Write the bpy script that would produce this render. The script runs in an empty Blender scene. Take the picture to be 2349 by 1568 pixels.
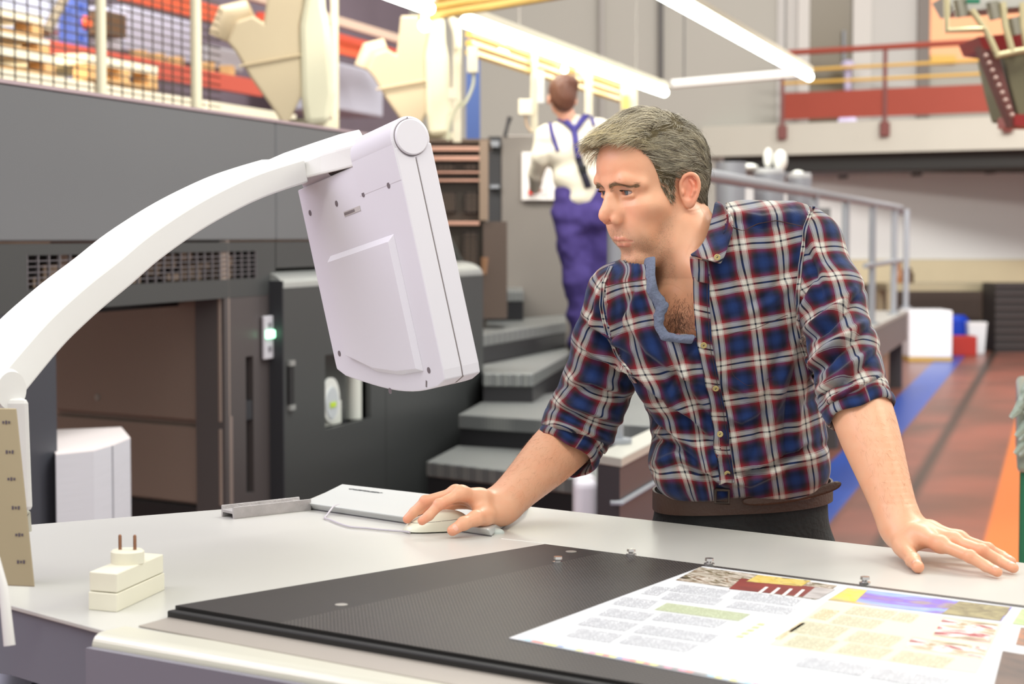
import bpy, math, random
import numpy as np
from mathutils import Vector, Matrix, noise as mnoise

scene = bpy.context.scene
# ------------------------------------------------------------------ camera
F = 4400.0                       # focal length in pixels of a 2349x1568 frame
CX, CY = 1174.5, 784.0
PITCH = math.atan(244.0 / F)
EYE = Vector((0.0, 0.0, 1.47))
cam_data = bpy.data.cameras.new('camera')
cam = bpy.data.objects.new('camera', cam_data)
scene.collection.objects.link(cam)
cam.location = EYE
cam.rotation_euler = (math.radians(90) - PITCH, 0, 0)
cam_data.sensor_fit = 'HORIZONTAL'
cam_data.sensor_width = 36.0
cam_data.lens = F / 2349.0 * 36.0
cam_data.clip_start = 0.05
cam_data.clip_end = 200
cam_data.dof.use_dof = True
cam_data.dof.focus_distance = 3.02
cam_data.dof.aperture_fstop = 6.3
scene.camera = cam

# ------------------------------------------------------------------ light
scene.view_settings.view_transform = 'Standard'
scene.view_settings.look = 'None'
scene.view_settings.gamma = 1.0
scene.view_settings.exposure = 0.32
scene.view_settings.use_curve_mapping = False
scene.cycles.use_denoising = True
scene.cycles.max_bounces = 8
scene.cycles.sample_clamp_indirect = 6.0
world = bpy.data.worlds.new('hall_daylight')
scene.world = world
world.use_nodes = True
bg = world.node_tree.nodes['Background']
bg.inputs[0].default_value = (1.0, 0.98, 0.95, 1)
bg.inputs[1].default_value = 0.72


def area_lamp(name, loc, target, sx, sy, power, col=(1, 1, 1)):
    d = bpy.data.lights.new(name, 'AREA')
    d.shape = 'RECTANGLE'
    d.size = sx
    d.size_y = sy
    d.energy = power
    d.color = col
    o = bpy.data.objects.new(name, d)
    scene.collection.objects.link(o)
    o.location = loc
    o.rotation_euler = (Vector(target) - Vector(loc)).to_track_quat('-Z', 'Y').to_euler()
    return o

# rows of ceiling fluorescents over the inspection desk and the press line
area_lamp('ceiling_lamp_row', (-0.3, 1.4, 3.6), (0.1, 3.0, 1.0), 3.4, 0.35, 34, (1.0, 1.0, 0.88))
area_lamp('ceiling_lamp_row', (-2.6, 3.0, 3.0), (0.2, 3.0, 1.1), 3.2, 0.8, 42, (0.90, 0.84, 1.0))
area_lamp('ceiling_lamp_row', (2.6, 3.2, 3.5), (0.4, 3.2, 1.1), 2.6, 0.6, 34, (1.0, 1.0, 0.84))
area_lamp('ceiling_lamp_row', (1.6, 5.2, 3.6), (0.5, 3.4, 1.0), 3.4, 0.5, 44, (1.0, 1.0, 0.96))
area_lamp('ceiling_lamp_row', (2.4, 7.5, 5.6), (0.2, 10.5, 0.8), 5.0, 0.5, 260, (1.0, 1.0, 0.95))
area_lamp('ceiling_lamp_row', (-2.6, 9.8, 5.6), (-2.9, 13.5, 2.2), 5.0, 0.6, 420, (1.0, 0.95, 0.88))
area_lamp('ceiling_lamp_row', (4.5, 16.0, 6.4), (5.0, 22, 1.0), 8.0, 0.6, 700, (1.0, 0.97, 0.93))

# ------------------------------------------------------------------ geometry of the view
_ct, _st = math.cos(PITCH), math.sin(PITCH)


def ray(px, py):
    a = (px - CX) / F
    b = (CY - py) / F
    return Vector((a, _ct + b * _st, -_st + b * _ct))


def P(px, py, Y):
    r = ray(px, py)
    return EYE + r * (Y / r.y)


def G(px, py, z=0.0):
    r = ray(px, py)
    return EYE + r * ((z - EYE.z) / r.z)

# the press line: u runs along the machines away from us, v to the right of their long face
ANG = math.radians(16.0)
UD = Vector((math.sin(ANG), math.cos(ANG), 0))
VD = Vector((math.cos(ANG), -math.sin(ANG), 0))
ORG = Vector((-3.01, 0, 0))


def W(u, v, z):
    p = ORG + UD * u + VD * v
    return Vector((p.x, p.y, z))


def PL(px, py, v):
    """where the sight line of a point of the photo meets the vertical plane v -> (u, z)"""
    r = ray(px, py)
    n = VD
    t = (v - (EYE - ORG).dot(n)) / r.dot(n)
    p = EYE + r * t
    return (p - ORG).dot(UD), p.z


def S(v):
    v = v / 255.0
    return v / 12.92 if v <= 0.04045 else ((v + 0.055) / 1.055) ** 2.4


def rgb(r, g, b):
    return (S(r), S(g), S(b), 1.0)

# ------------------------------------------------------------------ materials
MATS = {}


def mat(name, col, rough=0.5, metal=0.0, emit=None, estr=0.0, bump=0.0, bscale=40.0, var=0.0, vscale=6.0,
        spec=0.5, coat=0.0, stretch=(1, 1, 1), transmission=0.0, alpha=1.0, sss=0.0):
    if name in MATS:
        return MATS[name]
    m = bpy.data.materials.new(name)
    m.use_nodes = True
    nt = m.node_tree
    b = nt.nodes['Principled BSDF']
    b.inputs['Base Color'].default_value = col
    b.inputs['Roughness'].default_value = rough
    b.inputs['Metallic'].default_value = metal
    b.inputs['Specular IOR Level'].default_value = spec
    b.inputs['Coat Weight'].default_value = coat
    b.inputs['Transmission Weight'].default_value = transmission
    b.inputs['Alpha'].default_value = alpha
    if sss:
        b.inputs['Subsurface Weight'].default_value = sss
        b.inputs['Subsurface Radius'].default_value = (0.012, 0.004, 0.002)
        b.inputs['Subsurface Scale'].default_value = 1.0
    if emit:
        b.inputs['Emission Color'].default_value = emit
        b.inputs['Emission Strength'].default_value = estr
    if bump or var:
        tc = nt.nodes.new('ShaderNodeTexCoord')
        mp = nt.nodes.new('ShaderNodeMapping')
        mp.inputs['Scale'].default_value = stretch
        nt.links.new(tc.outputs['Object'], mp.inputs['Vector'])
    if var:
        n = nt.nodes.new('ShaderNodeTexNoise')
        n.inputs['Scale'].default_value = vscale
        n.inputs['Detail'].default_value = 6
        nt.links.new(mp.outputs[0], n.inputs['Vector'])
        hs = nt.nodes.new('ShaderNodeMixRGB')
        hs.blend_type = 'MIX'
        lo = tuple(c * (1 - var) for c in col[:3]) + (1,)
        hi = tuple(min(1, c * (1 + var)) for c in col[:3]) + (1,)
        hs.inputs[1].default_value = lo
        hs.inputs[2].default_value = hi
        nt.links.new(n.outputs[0], hs.inputs[0])
        nt.links.new(hs.outputs[0], b.inputs['Base Color'])
    if bump:
        n2 = nt.nodes.new('ShaderNodeTexNoise')
        n2.inputs['Scale'].default_value = bscale
        n2.inputs['Detail'].default_value = 4
        nt.links.new(mp.outputs[0], n2.inputs['Vector'])
        bp = nt.nodes.new('ShaderNodeBump')
        bp.inputs['Strength'].default_value = bump
        bp.inputs['Distance'].default_value = 0.01
        nt.links.new(n2.outputs[0], bp.inputs['Height'])
        nt.links.new(bp.outputs[0], b.inputs['Normal'])
    MATS[name] = m
    return m

# ------------------------------------------------------------------ mesh helpers
OFF = {}      # object name -> world offset of its local origin


class MB:
    def __init__(self):
        self.v = []
        self.f = []
        self.s = []

    def add(self, verts, faces, smooth=False):
        n = len(self.v)
        self.v += [Vector(p) for p in verts]
        self.f += [tuple(i + n for i in f) for f in faces]
        self.s += [smooth] * len(faces)
        return self

    def hexa(self, a, b):
        """a: four corners, b: the four opposite corners"""
        n = len(a)
        q = list(range(n))
        fs = [tuple(reversed(q)), tuple(i + n for i in q)]
        fs += [(i, (i + 1) % n, (i + 1) % n + n, i + n) for i in q]
        return self.add(list(a) + list(b), fs)

    def prism(self, xy, z0, z1):
        a = [Vector((p[0], p[1], z0)) for p in xy]
        b = [Vector((p[0], p[1], z1)) for p in xy]
        return self.hexa(a, b)

    def box(self, c, s, rz=0.0, m=None):
        c = Vector(c)
        R = m if m is not None else Matrix.Rotation(rz, 3, 'Z')
        h = [x / 2 for x in s]
        pts = [(-1, -1), (1, -1), (1, 1), (-1, 1)]
        a = [c + R @ Vector((x * h[0], y * h[1], -h[2])) for x, y in pts]
        b = [c + R @ Vector((x * h[0], y * h[1], h[2])) for x, y in pts]
        return self.hexa(a, b)

    def wbox(self, u0, u1, v0, v1, z0, z1):
        return self.prism([W(u0, v0, 0), W(u1, v0, 0), W(u1, v1, 0), W(u0, v1, 0)], z0, z1)

    def extrude(self, pts, d):
        """polygon of 3-D points extruded by vector d"""
        d = Vector(d)
        return self.hexa(pts, [Vector(p) + d for p in pts])

    def tube(self, path, r, n=10, cap=True, smooth=True):
        path = [Vector(p) for p in path]
        k = len(path)
        if not hasattr(r, '__len__'):
            r = [r] * k
        vs, fs = [], []
        prev = None
        for i, p in enumerate(path):
            t = (path[min(i + 1, k - 1)] - path[max(i - 1, 0)]).normalized()
            if prev is None:
                prev = t.orthogonal().normalized()
            prev = (prev - t * prev.dot(t)).normalized()
            b = t.cross(prev)
            for j in range(n):
                a = 2 * math.pi * j / n
                vs.append(p + (prev * math.cos(a) + b * math.sin(a)) * r[i])
        for i in range(k - 1):
            for j in range(n):
                fs.append((i * n + j, i * n + (j + 1) % n, (i + 1) * n + (j + 1) % n, (i + 1) * n + j))
        self.add(vs, fs, smooth)
        if cap:
            m = len(self.v) - len(vs)
            self.f.append(tuple(m + j for j in reversed(range(n))))
            self.f.append(tuple(m + (k - 1) * n + j for j in range(n)))
            self.s += [False, False]
        return self

    def cyl(self, a, b, r, n=20, r2=None):
        return self.tube([a, b], [r, r if r2 is None else r2], n)

    def lathe(self, c, prof, n=24, axis=Vector((0, 0, 1))):
        """prof: list of (radius, height) along axis"""
        axis = Vector(axis).normalized()
        x = axis.orthogonal().normalized()
        y = axis.cross(x)
        vs, fs = [], []
        for r, h in prof:
            for j in range(n):
                a = 2 * math.pi * j / n
                vs.append(Vector(c) + axis * h + (x * math.cos(a) + y * math.sin(a)) * r)
        for i in range(len(prof) - 1):
            for j in range(n):
                fs.append((i * n + j, i * n + (j + 1) % n, (i + 1) * n + (j + 1) % n, (i + 1) * n + j))
        fs.append(tuple(reversed(range(n))))
        fs.append(tuple((len(prof) - 1) * n + j for j in range(n)))
        return self.add(vs, fs, True)

    def sphere(self, c, r, n=16, m=10, sc=(1, 1, 1)):
        c = Vector(c)
        vs = [c + Vector((0, 0, r * sc[2]))]
        for i in range(1, m):
            th = math.pi * i / m
            for j in range(n):
                a = 2 * math.pi * j / n
                vs.append(c + Vector((math.sin(th) * math.cos(a) * sc[0], math.sin(th) * math.sin(a) * sc[1],
                                      math.cos(th) * sc[2])) * r)
        vs.append(c - Vector((0, 0, r * sc[2])))
        fs = [(0, 1 + j, 1 + (j + 1) % n) for j in range(n)]
        for i in range(m - 2):
            for j in range(n):
                a = 1 + i * n
                fs.append((a + j, a + n + j, a + n + (j + 1) % n, a + (j + 1) % n))
        a = 1 + (m - 2) * n
        fs += [(a + j, len(vs) - 1, a + (j + 1) % n) for j in range(n)]
        return self.add(vs, fs, True)

    def build(self, name, material, parent=None, bevel=0.0, seg=2, keep=False):
        me = bpy.data.meshes.new(name)
        if parent is not None:
            off = OFF[parent.name]
        else:
            lo = [min(p[i] for p in self.v) for i in range(3)]
            hi = [max(p[i] for p in self.v) for i in range(3)]
            off = Vector(((lo[0] + hi[0]) / 2, (lo[1] + hi[1]) / 2, lo[2]))
        if keep:
            off = Vector((0, 0, 0)) if parent is None else off
        me.from_pydata([p - off for p in self.v], [], self.f)
        me.polygons.foreach_set('use_smooth', self.s)
        me.update()
        import bmesh
        bm = bmesh.new()
        bm.from_mesh(me)
        bmesh.ops.recalc_face_normals(bm, faces=bm.faces)
        bm.to_mesh(me)
        bm.free()
        if any(self.s):
            me.set_sharp_from_angle(angle=math.radians(38))
        o = bpy.data.objects.new(name, me)
        scene.collection.objects.link(o)
        if isinstance(material, (list, tuple)):
            for mm in material:
                me.materials.append(mm)
        else:
            me.materials.append(material)
        if parent is not None:
            o.parent = parent
            OFF[o.name] = off
        else:
            o.location = off
            OFF[o.name] = off
        if bevel:
            md = o.modifiers.new('bevel', 'BEVEL')
            md.width = bevel
            md.segments = seg
            md.limit_method = 'ANGLE'
            md.angle_limit = math.radians(40)
            md.harden_normals = False
        return o


def tag(o, label, cat, group=None, kind=None):
    o['label'] = label
    o['category'] = cat
    if group:
        o['group'] = group
    if kind:
        o['kind'] = kind
    return o


def struct(o, label=None):
    o['kind'] = 'structure'
    if label:
        o['label'] = label
    return o


def thing(name, loc, label, cat, group=None):
    o = bpy.data.objects.new(name, None)
    scene.collection.objects.link(o)
    o.location = loc
    o.empty_display_size = 0.1
    OFF[o.name] = Vector(loc)
    tag(o, label, cat, group)
    return o


def part(name, mb, material, parent, bevel=0.0, seg=2):
    return mb.build(name, material, parent, bevel, seg)


def copy_tree(root, loc, label, group=None):
    r = root.copy()
    scene.collection.objects.link(r)
    r.location = loc
    r['label'] = label
    if group:
        r['group'] = group
    for ch in root.children:
        c = ch.copy()
        scene.collection.objects.link(c)
        c.parent = r
        for g in ch.children:
            d = g.copy()
            scene.collection.objects.link(d)
            d.parent = c
    return r
# ------------------------------------------------------------------ implicit-surface sculpting
def npv(v):
    return np.array([v[0], v[1], v[2]], float)


class Vol:
    """dense distance volume; shapes are blended into it and it is turned into one continuous mesh"""

    def __init__(self, lo, hi, h, far=0.03):
        self.lo = np.array(lo, float)
        self.h = h
        self.n = np.ceil((np.array(hi, float) - self.lo) / h).astype(int) + 1
        self.D = np.full(self.n, far, np.float32)
        self.far = far

    def sub(self, lo, hi):
        a = np.maximum(np.floor((np.array(lo) - self.lo) / self.h).astype(int), 0)
        b = np.minimum(np.ceil((np.array(hi) - self.lo) / self.h).astype(int) + 1, self.n)
        if np.any(b <= a):
            return None
        ax = [(self.lo[i] + self.h * np.arange(a[i], b[i])).astype(np.float32) for i in range(3)]
        X, Y, Z = ax[0][:, None, None], ax[1][None, :, None], ax[2][None, None, :]
        return (slice(a[0], b[0]), slice(a[1], b[1]), slice(a[2], b[2])), X, Y, Z

    def apply(self, fn, lo, hi, k, mode):
        m = k + self.h * 3
        s = self.sub(np.array(lo) - m, np.array(hi) + m)
        if s is None:
            return
        sl, X, Y, Z = s
        d = fn(X, Y, Z).astype(np.float32)
        A = self.D[sl]
        if mode == 'add':
            hh = np.maximum(k - np.abs(A - d), 0) / max(k, 1e-6)
            self.D[sl] = np.minimum(A, d) - hh * hh * k * 0.25
        else:
            d = -d
            hh = np.maximum(k - np.abs(A - d), 0) / max(k, 1e-6)
            self.D[sl] = np.maximum(A, d) + hh * hh * k * 0.25

    def ell(self, c, r, k=0.008, R=None, mode='add'):
        c = np.array(c, float)
        r = np.array(r, float)
        M_ = np.eye(3) if R is None else np.array(R)      # rows = local axes

        def fn(X, Y, Z):
            x, y, z = X - c[0], Y - c[1], Z - c[2]
            q = [M_[i][0] * x + M_[i][1] * y + M_[i][2] * z for i in range(3)]
            k0 = np.sqrt((q[0] / r[0]) ** 2 + (q[1] / r[1]) ** 2 + (q[2] / r[2]) ** 2)
            k1 = np.sqrt((q[0] / r[0] ** 2) ** 2 + (q[1] / r[1] ** 2) ** 2 + (q[2] / r[2] ** 2) ** 2)
            return k0 * (k0 - 1) / np.maximum(k1, 1e-6)
        rm = r.max()
        self.apply(fn, c - rm, c + rm, k, mode)

    def cap(self, a, b, ra, rb, k=0.008, mode='add', flat=None):
        """tapered capsule; flat=(axis, factor) squashes it across a direction"""
        a = np.array(a, float)
        b = np.array(b, float)
        ab = b - a
        L2 = max(ab.dot(ab), 1e-9)

        def fn(X, Y, Z):
            x, y, z = X - a[0], Y - a[1], Z - a[2]
            t = np.clip((x * ab[0] + y * ab[1] + z * ab[2]) / L2, 0, 1)
            x, y, z = x - t * ab[0], y - t * ab[1], z - t * ab[2]
            if flat is not None:
                ax, f = flat
                q = x * ax[0] + y * ax[1] + z * ax[2]
                e = (1 / f - 1) * q
                x, y, z = x + e * ax[0], y + e * ax[1], z + e * ax[2]
            d = np.sqrt(x * x + y * y + z * z) - (ra + (rb - ra) * t)
            return d * (flat[1] if flat is not None and flat[1] < 1 else 1)
        rm = max(ra, rb) * (max(1, flat[1]) if flat is not None else 1)
        self.apply(fn, np.minimum(a, b) - rm, np.maximum(a, b) + rm, k, mode)

    def chain(self, pts, rad, k=0.008, mode='add', flat=None):
        for i in range(len(pts) - 1):
            self.cap(pts[i], pts[i + 1], rad[i], rad[i + 1], k, mode, flat)

    def mesh(self, smooth=1):
        D = self.D
        s = D < 0
        nx, ny, nz = D.shape
        c = [s[i:nx - 1 + i, j:ny - 1 + j, k:nz - 1 + k] for i in (0, 1) for j in (0, 1) for k in (0, 1)]
        anyv = np.zeros_like(c[0])
        allv = np.ones_like(c[0])
        for q in c:
            anyv |= q
            allv &= q
        act = anyv & ~allv
        idx = np.argwhere(act)
        ids = -np.ones(act.shape, np.int32)
        ids[act] = np.arange(len(idx))
        corners = np.array([(i, j, k) for i in (0, 1) for j in (0, 1) for k in (0, 1)])
        val = np.stack([D[idx[:, 0] + o[0], idx[:, 1] + o[1], idx[:, 2] + o[2]] for o in corners], 1)
        acc = np.zeros((len(idx), 3))
        cnt = np.zeros(len(idx))
        for a in range(8):
            for b in range(a + 1, 8):
                if np.abs(corners[a] - corners[b]).sum() != 1:
                    continue
                va, vb = val[:, a], val[:, b]
                m = (va < 0) != (vb < 0)
                t = np.where(m, va / np.where(m, va - vb, 1), 0)
                p = corners[a] + (corners[b] - corners[a]) * t[:, None]
                acc += p * m[:, None]
                cnt += m
        V = (idx + acc / cnt[:, None]) * self.h + self.lo
        quads = []
        for ax in range(3):
            o = [0, 0, 0]
            o[ax] = 1
            A = s[:nx - o[0], :ny - o[1], :nz - o[2]]
            B = s[o[0]:, o[1]:, o[2]:]
            e = np.argwhere(A != B)
            u, v = [(1, 2), (2, 0), (0, 1)][ax]
            ok = (e[:, u] > 0) & (e[:, v] > 0) & (e[:, u] < act.shape[u]) & (e[:, v] < act.shape[v]) & (e[:, ax] < act.shape[ax])
            e = e[ok]
            du = np.zeros(3, int)
            dv = np.zeros(3, int)
            du[u] = 1
            dv[v] = 1
            q = [ids[tuple((e - x).T)] for x in (du * 0, du, du + dv, dv)]
            q = np.stack(q, 1)
            flip = A[tuple(e.T)]
            q[~flip] = q[~flip][:, ::-1]
            quads.append(q)
        Q = np.concatenate(quads)
        Q = Q[(Q >= 0).all(1)]
        for _ in range(smooth):
            acc = np.zeros_like(V)
            cnt = np.zeros(len(V))
            for a, b in ((0, 1), (1, 2), (2, 3), (3, 0)):
                for p, q in ((Q[:, a], Q[:, b]), (Q[:, b], Q[:, a])):
                    for d_ in range(3):
                        acc[:, d_] += np.bincount(p, V[q, d_], len(V))
                    cnt += np.bincount(p, minlength=len(V))
            V = V * 0.5 + acc / np.maximum(cnt, 1)[:, None] * 0.5
        return V, Q


def vnormals(V, Q):
    n = np.cross(V[Q[:, 2]] - V[Q[:, 0]], V[Q[:, 3]] - V[Q[:, 1]])
    N = np.zeros_like(V)
    for a in range(4):
        for d_ in range(3):
            N[:, d_] += np.bincount(Q[:, a], n[:, d_], len(V))
    return N / np.maximum(np.linalg.norm(N, axis=1), 1e-12)[:, None]


def np_mesh(name, V, F_, material, parent=None, attrs=None, smooth=True):
    off = OFF[parent.name] if parent is not None else Vector((0, 0, 0))
    me = bpy.data.meshes.new(name)
    V = np.asarray(V, float) - np.array(off)
    F_ = np.asarray(F_, np.int32)
    k = F_.shape[1]
    me.vertices.add(len(V))
    me.vertices.foreach_set('co', V.astype(np.float32).ravel())
    me.loops.add(F_.size)
    me.loops.foreach_set('vertex_index', F_.ravel())
    me.polygons.add(len(F_))
    me.polygons.foreach_set('loop_start', (np.arange(len(F_)) * k).astype(np.int32))
    me.polygons.foreach_set('loop_total', np.full(len(F_), k, np.int32))
    me.update(calc_edges=True)
    me.validate()
    me.polygons.foreach_set('use_smooth', np.full(len(me.polygons), smooth))
    for an, arr in (attrs or {}).items():
        arr = np.asarray(arr, np.float32)
        if arr.ndim == 1:
            at = me.attributes.new(an, 'FLOAT', 'POINT')
            at.data.foreach_set('value', arr)
        else:
            at = me.attributes.new(an, 'FLOAT_COLOR', 'POINT')
            if arr.shape[1] == 3:
                arr = np.concatenate([arr, np.ones((len(arr), 1), np.float32)], 1)
            at.data.foreach_set('color', arr.ravel())
    for mm in (material if isinstance(material, (list, tuple)) else [material]):
        me.materials.append(mm)
    o = bpy.data.objects.new(name, me)
    scene.collection.objects.link(o)
    if parent is not None:
        o.parent = parent
    OFF[o.name] = off
    return o


def smoothstep(a, b, x):
    t = np.clip((x - a) / (b - a), 0, 1)
    return t * t * (3 - 2 * t)


def project(V):
    """world points -> photo pixels (numpy)"""
    d = np.asarray(V, float) - np.array(EYE)
    fw = d[:, 1] * _ct - d[:, 2] * _st
    up = d[:, 1] * _st + d[:, 2] * _ct
    return np.stack([CX + F * d[:, 0] / fw, CY - F * up / fw], 1)


_rs = np.random.RandomState(5)
_lat = _rs.rand(32, 32, 32).astype(np.float32) * 2 - 1


def vnoise(Pn):
    """cheap smooth value noise on an (n,3) array, period 32"""
    i = np.floor(Pn).astype(int)
    f = Pn - i
    f = f * f * (3 - 2 * f)
    out = 0
    for a in (0, 1):
        for b in (0, 1):
            for c in (0, 1):
                w_ = (f[:, 0] if a else 1 - f[:, 0]) * (f[:, 1] if b else 1 - f[:, 1]) * (f[:, 2] if c else 1 - f[:, 2])
                out = out + w_ * _lat[(i[:, 0] + a) % 32, (i[:, 1] + b) % 32, (i[:, 2] + c) % 32]
    return out
# ================================================================== the hall
wall_paint = mat('wall_paint', rgb(170, 167, 158), 0.8, var=0.04, vscale=0.6)
wall_pale = mat('wall_pale', rgb(226, 226, 224), 0.8, var=0.03, vscale=0.5)
cream_band = mat('cream_band', rgb(214, 200, 165), 0.6, var=0.08, vscale=2)
red_paint = mat('red_paint', rgb(160, 74, 58), 0.45, var=0.06, vscale=3)
orange_red = mat('orange_red', rgb(222, 92, 55), 0.45, var=0.06, vscale=3)
yellow_paint = mat('yellow_paint', rgb(222, 178, 84), 0.45)
steel_grey = mat('steel_grey', rgb(148, 152, 158), 0.45, 0.1)
dark_pipe = mat('dark_pipe', rgb(70, 70, 68), 0.6)
concrete = mat('concrete', rgb(200, 197, 184), 0.75, var=0.06, vscale=1.5)


def floor_material():
    m = bpy.data.materials.new('red_floor_paint')
    m.use_nodes = True
    nt = m.node_tree
    L = nt.links.new
    b = nt.nodes['Principled BSDF']
    tc = nt.nodes.new('ShaderNodeTexCoord')
    sep = nt.nodes.new('ShaderNodeSeparateXYZ')
    # coordinates along the painted lines: x' = distance to the right of the press line
    rot = nt.nodes.new('ShaderNodeVectorRotate')
    rot.rotation_type = 'Z_AXIS'
    rot.inputs['Angle'].default_value = ANG
    L(tc.outputs['Object'], rot.inputs['Vector'])
    L(rot.outputs[0], sep.inputs[0])
    n = nt.nodes.new('ShaderNodeTexNoise')
    n.inputs['Scale'].default_value = 0.9
    n.inputs['Detail'].default_value = 7
    L(tc.outputs['Object'], n.inputs['Vector'])
    cr = nt.nodes.new('ShaderNodeValToRGB')
    cr.color_ramp.elements[0].position = 0.32
    cr.color_ramp.elements[0].color = rgb(104, 74, 64)
    cr.color_ramp.elements[1].position = 0.62
    cr.color_ramp.elements[1].color = rgb(150, 90, 76)
    L(n.outputs[0], cr.inputs[0])
    cur = cr.outputs[0]

    def band(cur, x0, x1, soft, col):
        a = nt.nodes.new('ShaderNodeMapRange')
        a.inputs[1].default_value = x0 - soft
        a.inputs[2].default_value = x0 + soft
        L(sep.outputs[0], a.inputs[0])
        c = nt.nodes.new('ShaderNodeMapRange')
        c.inputs[1].default_value = x1 - soft
        c.inputs[2].default_value = x1 + soft
        c.inputs[3].default_value = 1
        c.inputs[4].default_value = 0
        L(sep.outputs[0], c.inputs[0])
        mu = nt.nodes.new('ShaderNodeMath')
        mu.operation = 'MULTIPLY'
        L(a.outputs[0], mu.inputs[0])
        L(c.outputs[0], mu.inputs[1])
        mx = nt.nodes.new('ShaderNodeMixRGB')
        L(mu.outputs[0], mx.inputs[0])
        L(cur, mx.inputs[1])
        mx.inputs[2].default_value = col
        return mx.outputs[0]

    def vx(px, py):
        p = G(px, py, 0)
        return p.x * math.cos(ANG) - p.y * math.sin(ANG)
    x0 = vx(1905, 1195)
    cur = band(cur, vx(2000, 910) - 0.55, x0 + 0.03, 0.02, rgb(120, 74, 62))
    cur = band(cur, x0 - 0.30, x0 + 0.0, 0.012, rgb(34, 78, 168))
    xd = vx(2060, 1190)
    cur = band(cur, xd - 0.05, xd + 0.03, 0.03, rgb(58, 48, 42))
    xo = vx(2256, 1246)
    cur = band(cur, xo, xo + 0.62, 0.012, rgb(226, 120, 52))
    L(cur, b.inputs['Base Color'])
    b.inputs['Roughness'].default_value = 0.33
    return m


fl = MB()
fl.add([(-14, -3, 0), (16, -3, 0), (16, 28, 0), (-14, 28, 0)], [(0, 1, 2, 3)])
floor = fl.build('floor', floor_material(), keep=True)
struct(floor)

YB = 26.8
w = MB().prism([(-14, YB), (16, YB), (16, YB + 0.3), (-14, YB + 0.3)], 0, 9.5).build('wall_back', wall_paint)
struct(w)
w = MB().prism([(-14.3, -3), (-14, -3), (-14, YB), (-14.3, YB)], 0, 9.5).build('wall_left', wall_paint)
struct(w)
# paler lower wall below the gallery, with the cream skirting band
a = P(1690, 560, YB - 0.06)
w = MB().prism([(2.9, YB - 0.06), (15.9, YB - 0.06), (15.9, YB), (2.9, YB)], 1.14, 2.6).build('wall_back_lining', wall_pale)
w.name = 'trim_1'
struct(w)
w = MB().prism([(3.4, YB - 0.10), (15.9, YB - 0.10), (15.9, YB), (3.4, YB)], 0.80, 1.135).build('trim_2', cream_band)
struct(w)
w = MB().prism([(3.4, YB - 0.08), (15.9, YB - 0.08), (15.9, YB), (3.4, YB)], 0.0, 0.80).build('trim_3', mat('dark_skirting', rgb(74, 60, 52), 0.7))
struct(w)

# pipe run under the gallery
t = thing('service_pipe', (5.6, 26.2, 2.35), 'pale horizontal pipe run along the back wall under the gallery', 'pipe')
part('pipe', MB().tube([P(1780, 398, 26.3), P(2600, 372, 26.3)], 0.05, 12), steel_grey, t)
for px in (1940, 2110, 2280):
    p = P(px, 398 - (px - 1780) * 0.032, 26.3)
    part('pipe_bracket', MB().box(p + Vector((0, 0.19, -0.03)), (0.08, 0.32, 0.12)), dark_pipe, t)

# gallery: slab, dark soffit, railings
g0 = Vector((2.62, 26.75, 0))
g1 = Vector((9.6, 22.1, 0))
gd = (g1 - g0).normalized()
gn = Vector((gd.y, -gd.x, 0))          # towards the camera
if gn.y > 0:
    gn = -gn
ztop, zbot = 2.98, 2.56
gal = thing('gallery', (5.5, 26, zbot), 'raised cream concrete gallery floor across the far right wall', 'gallery')
part('slab', MB().prism([g0, g1, g1 + Vector((2, 4.6, 0)), g0 + Vector((0, 0.02, 0))], zbot, ztop), concrete, gal)
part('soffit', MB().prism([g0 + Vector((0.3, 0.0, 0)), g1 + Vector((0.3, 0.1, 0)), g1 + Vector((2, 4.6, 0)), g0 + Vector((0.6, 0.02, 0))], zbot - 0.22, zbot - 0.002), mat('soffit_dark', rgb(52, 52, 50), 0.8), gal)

rail = thing('gallery_railing', (5.5, 25, ztop), 'red gallery railing with two yellow rails and red kick panel', 'railing')


def gp(px, py):
    """sight line onto the vertical front plane of the gallery"""
    r = ray(px, py)
    q = g0 + gn * 0.04
    tt = (q - EYE).dot(gn) / r.dot(gn)
    return EYE + r * tt


# front plane heights taken where the first post stands
pts = [gp(1795, 200), gp(2030, 200), gp(2312, 200)]
pts.append(gp(2600, 200))
zA = gp(2030, 108).z
zy1 = gp(2030, 150).z
zy2 = gp(2030, 180).z
zk1 = gp(2030, 203).z
zk0 = gp(2030, 266).z
mb_p = None
for i, p in enumerate(pts[:4]):
    mb = MB().box((p.x, p.y, (zA + ztop - 0.22) / 2), (0.05, 0.05, zA - ztop + 0.22))
    mb.box((p.x, p.y, ztop - 0.12), (0.12, 0.10, 0.18))
    part('post', mb, mat('rail_post', rgb(110, 48, 40), 0.5), rail)


def along(z, r, name, m, a=pts[0], b=pts[3]):
    part(name, MB().tube([(a.x, a.y, z), (b.x, b.y, z)], r, 8), m, rail)


along(zA, 0.04, 'handrail', red_paint)
along(zy1, 0.022, 'middle_rail', yellow_paint)
along(zy2, 0.022, 'middle_rail', yellow_paint)
a, b = pts[0], pts[3]
part('kick_panel', MB().prism([a, b, b - gn * 0.02, a - gn * 0.02], zk0, zk1), red_paint, rail)

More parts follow.
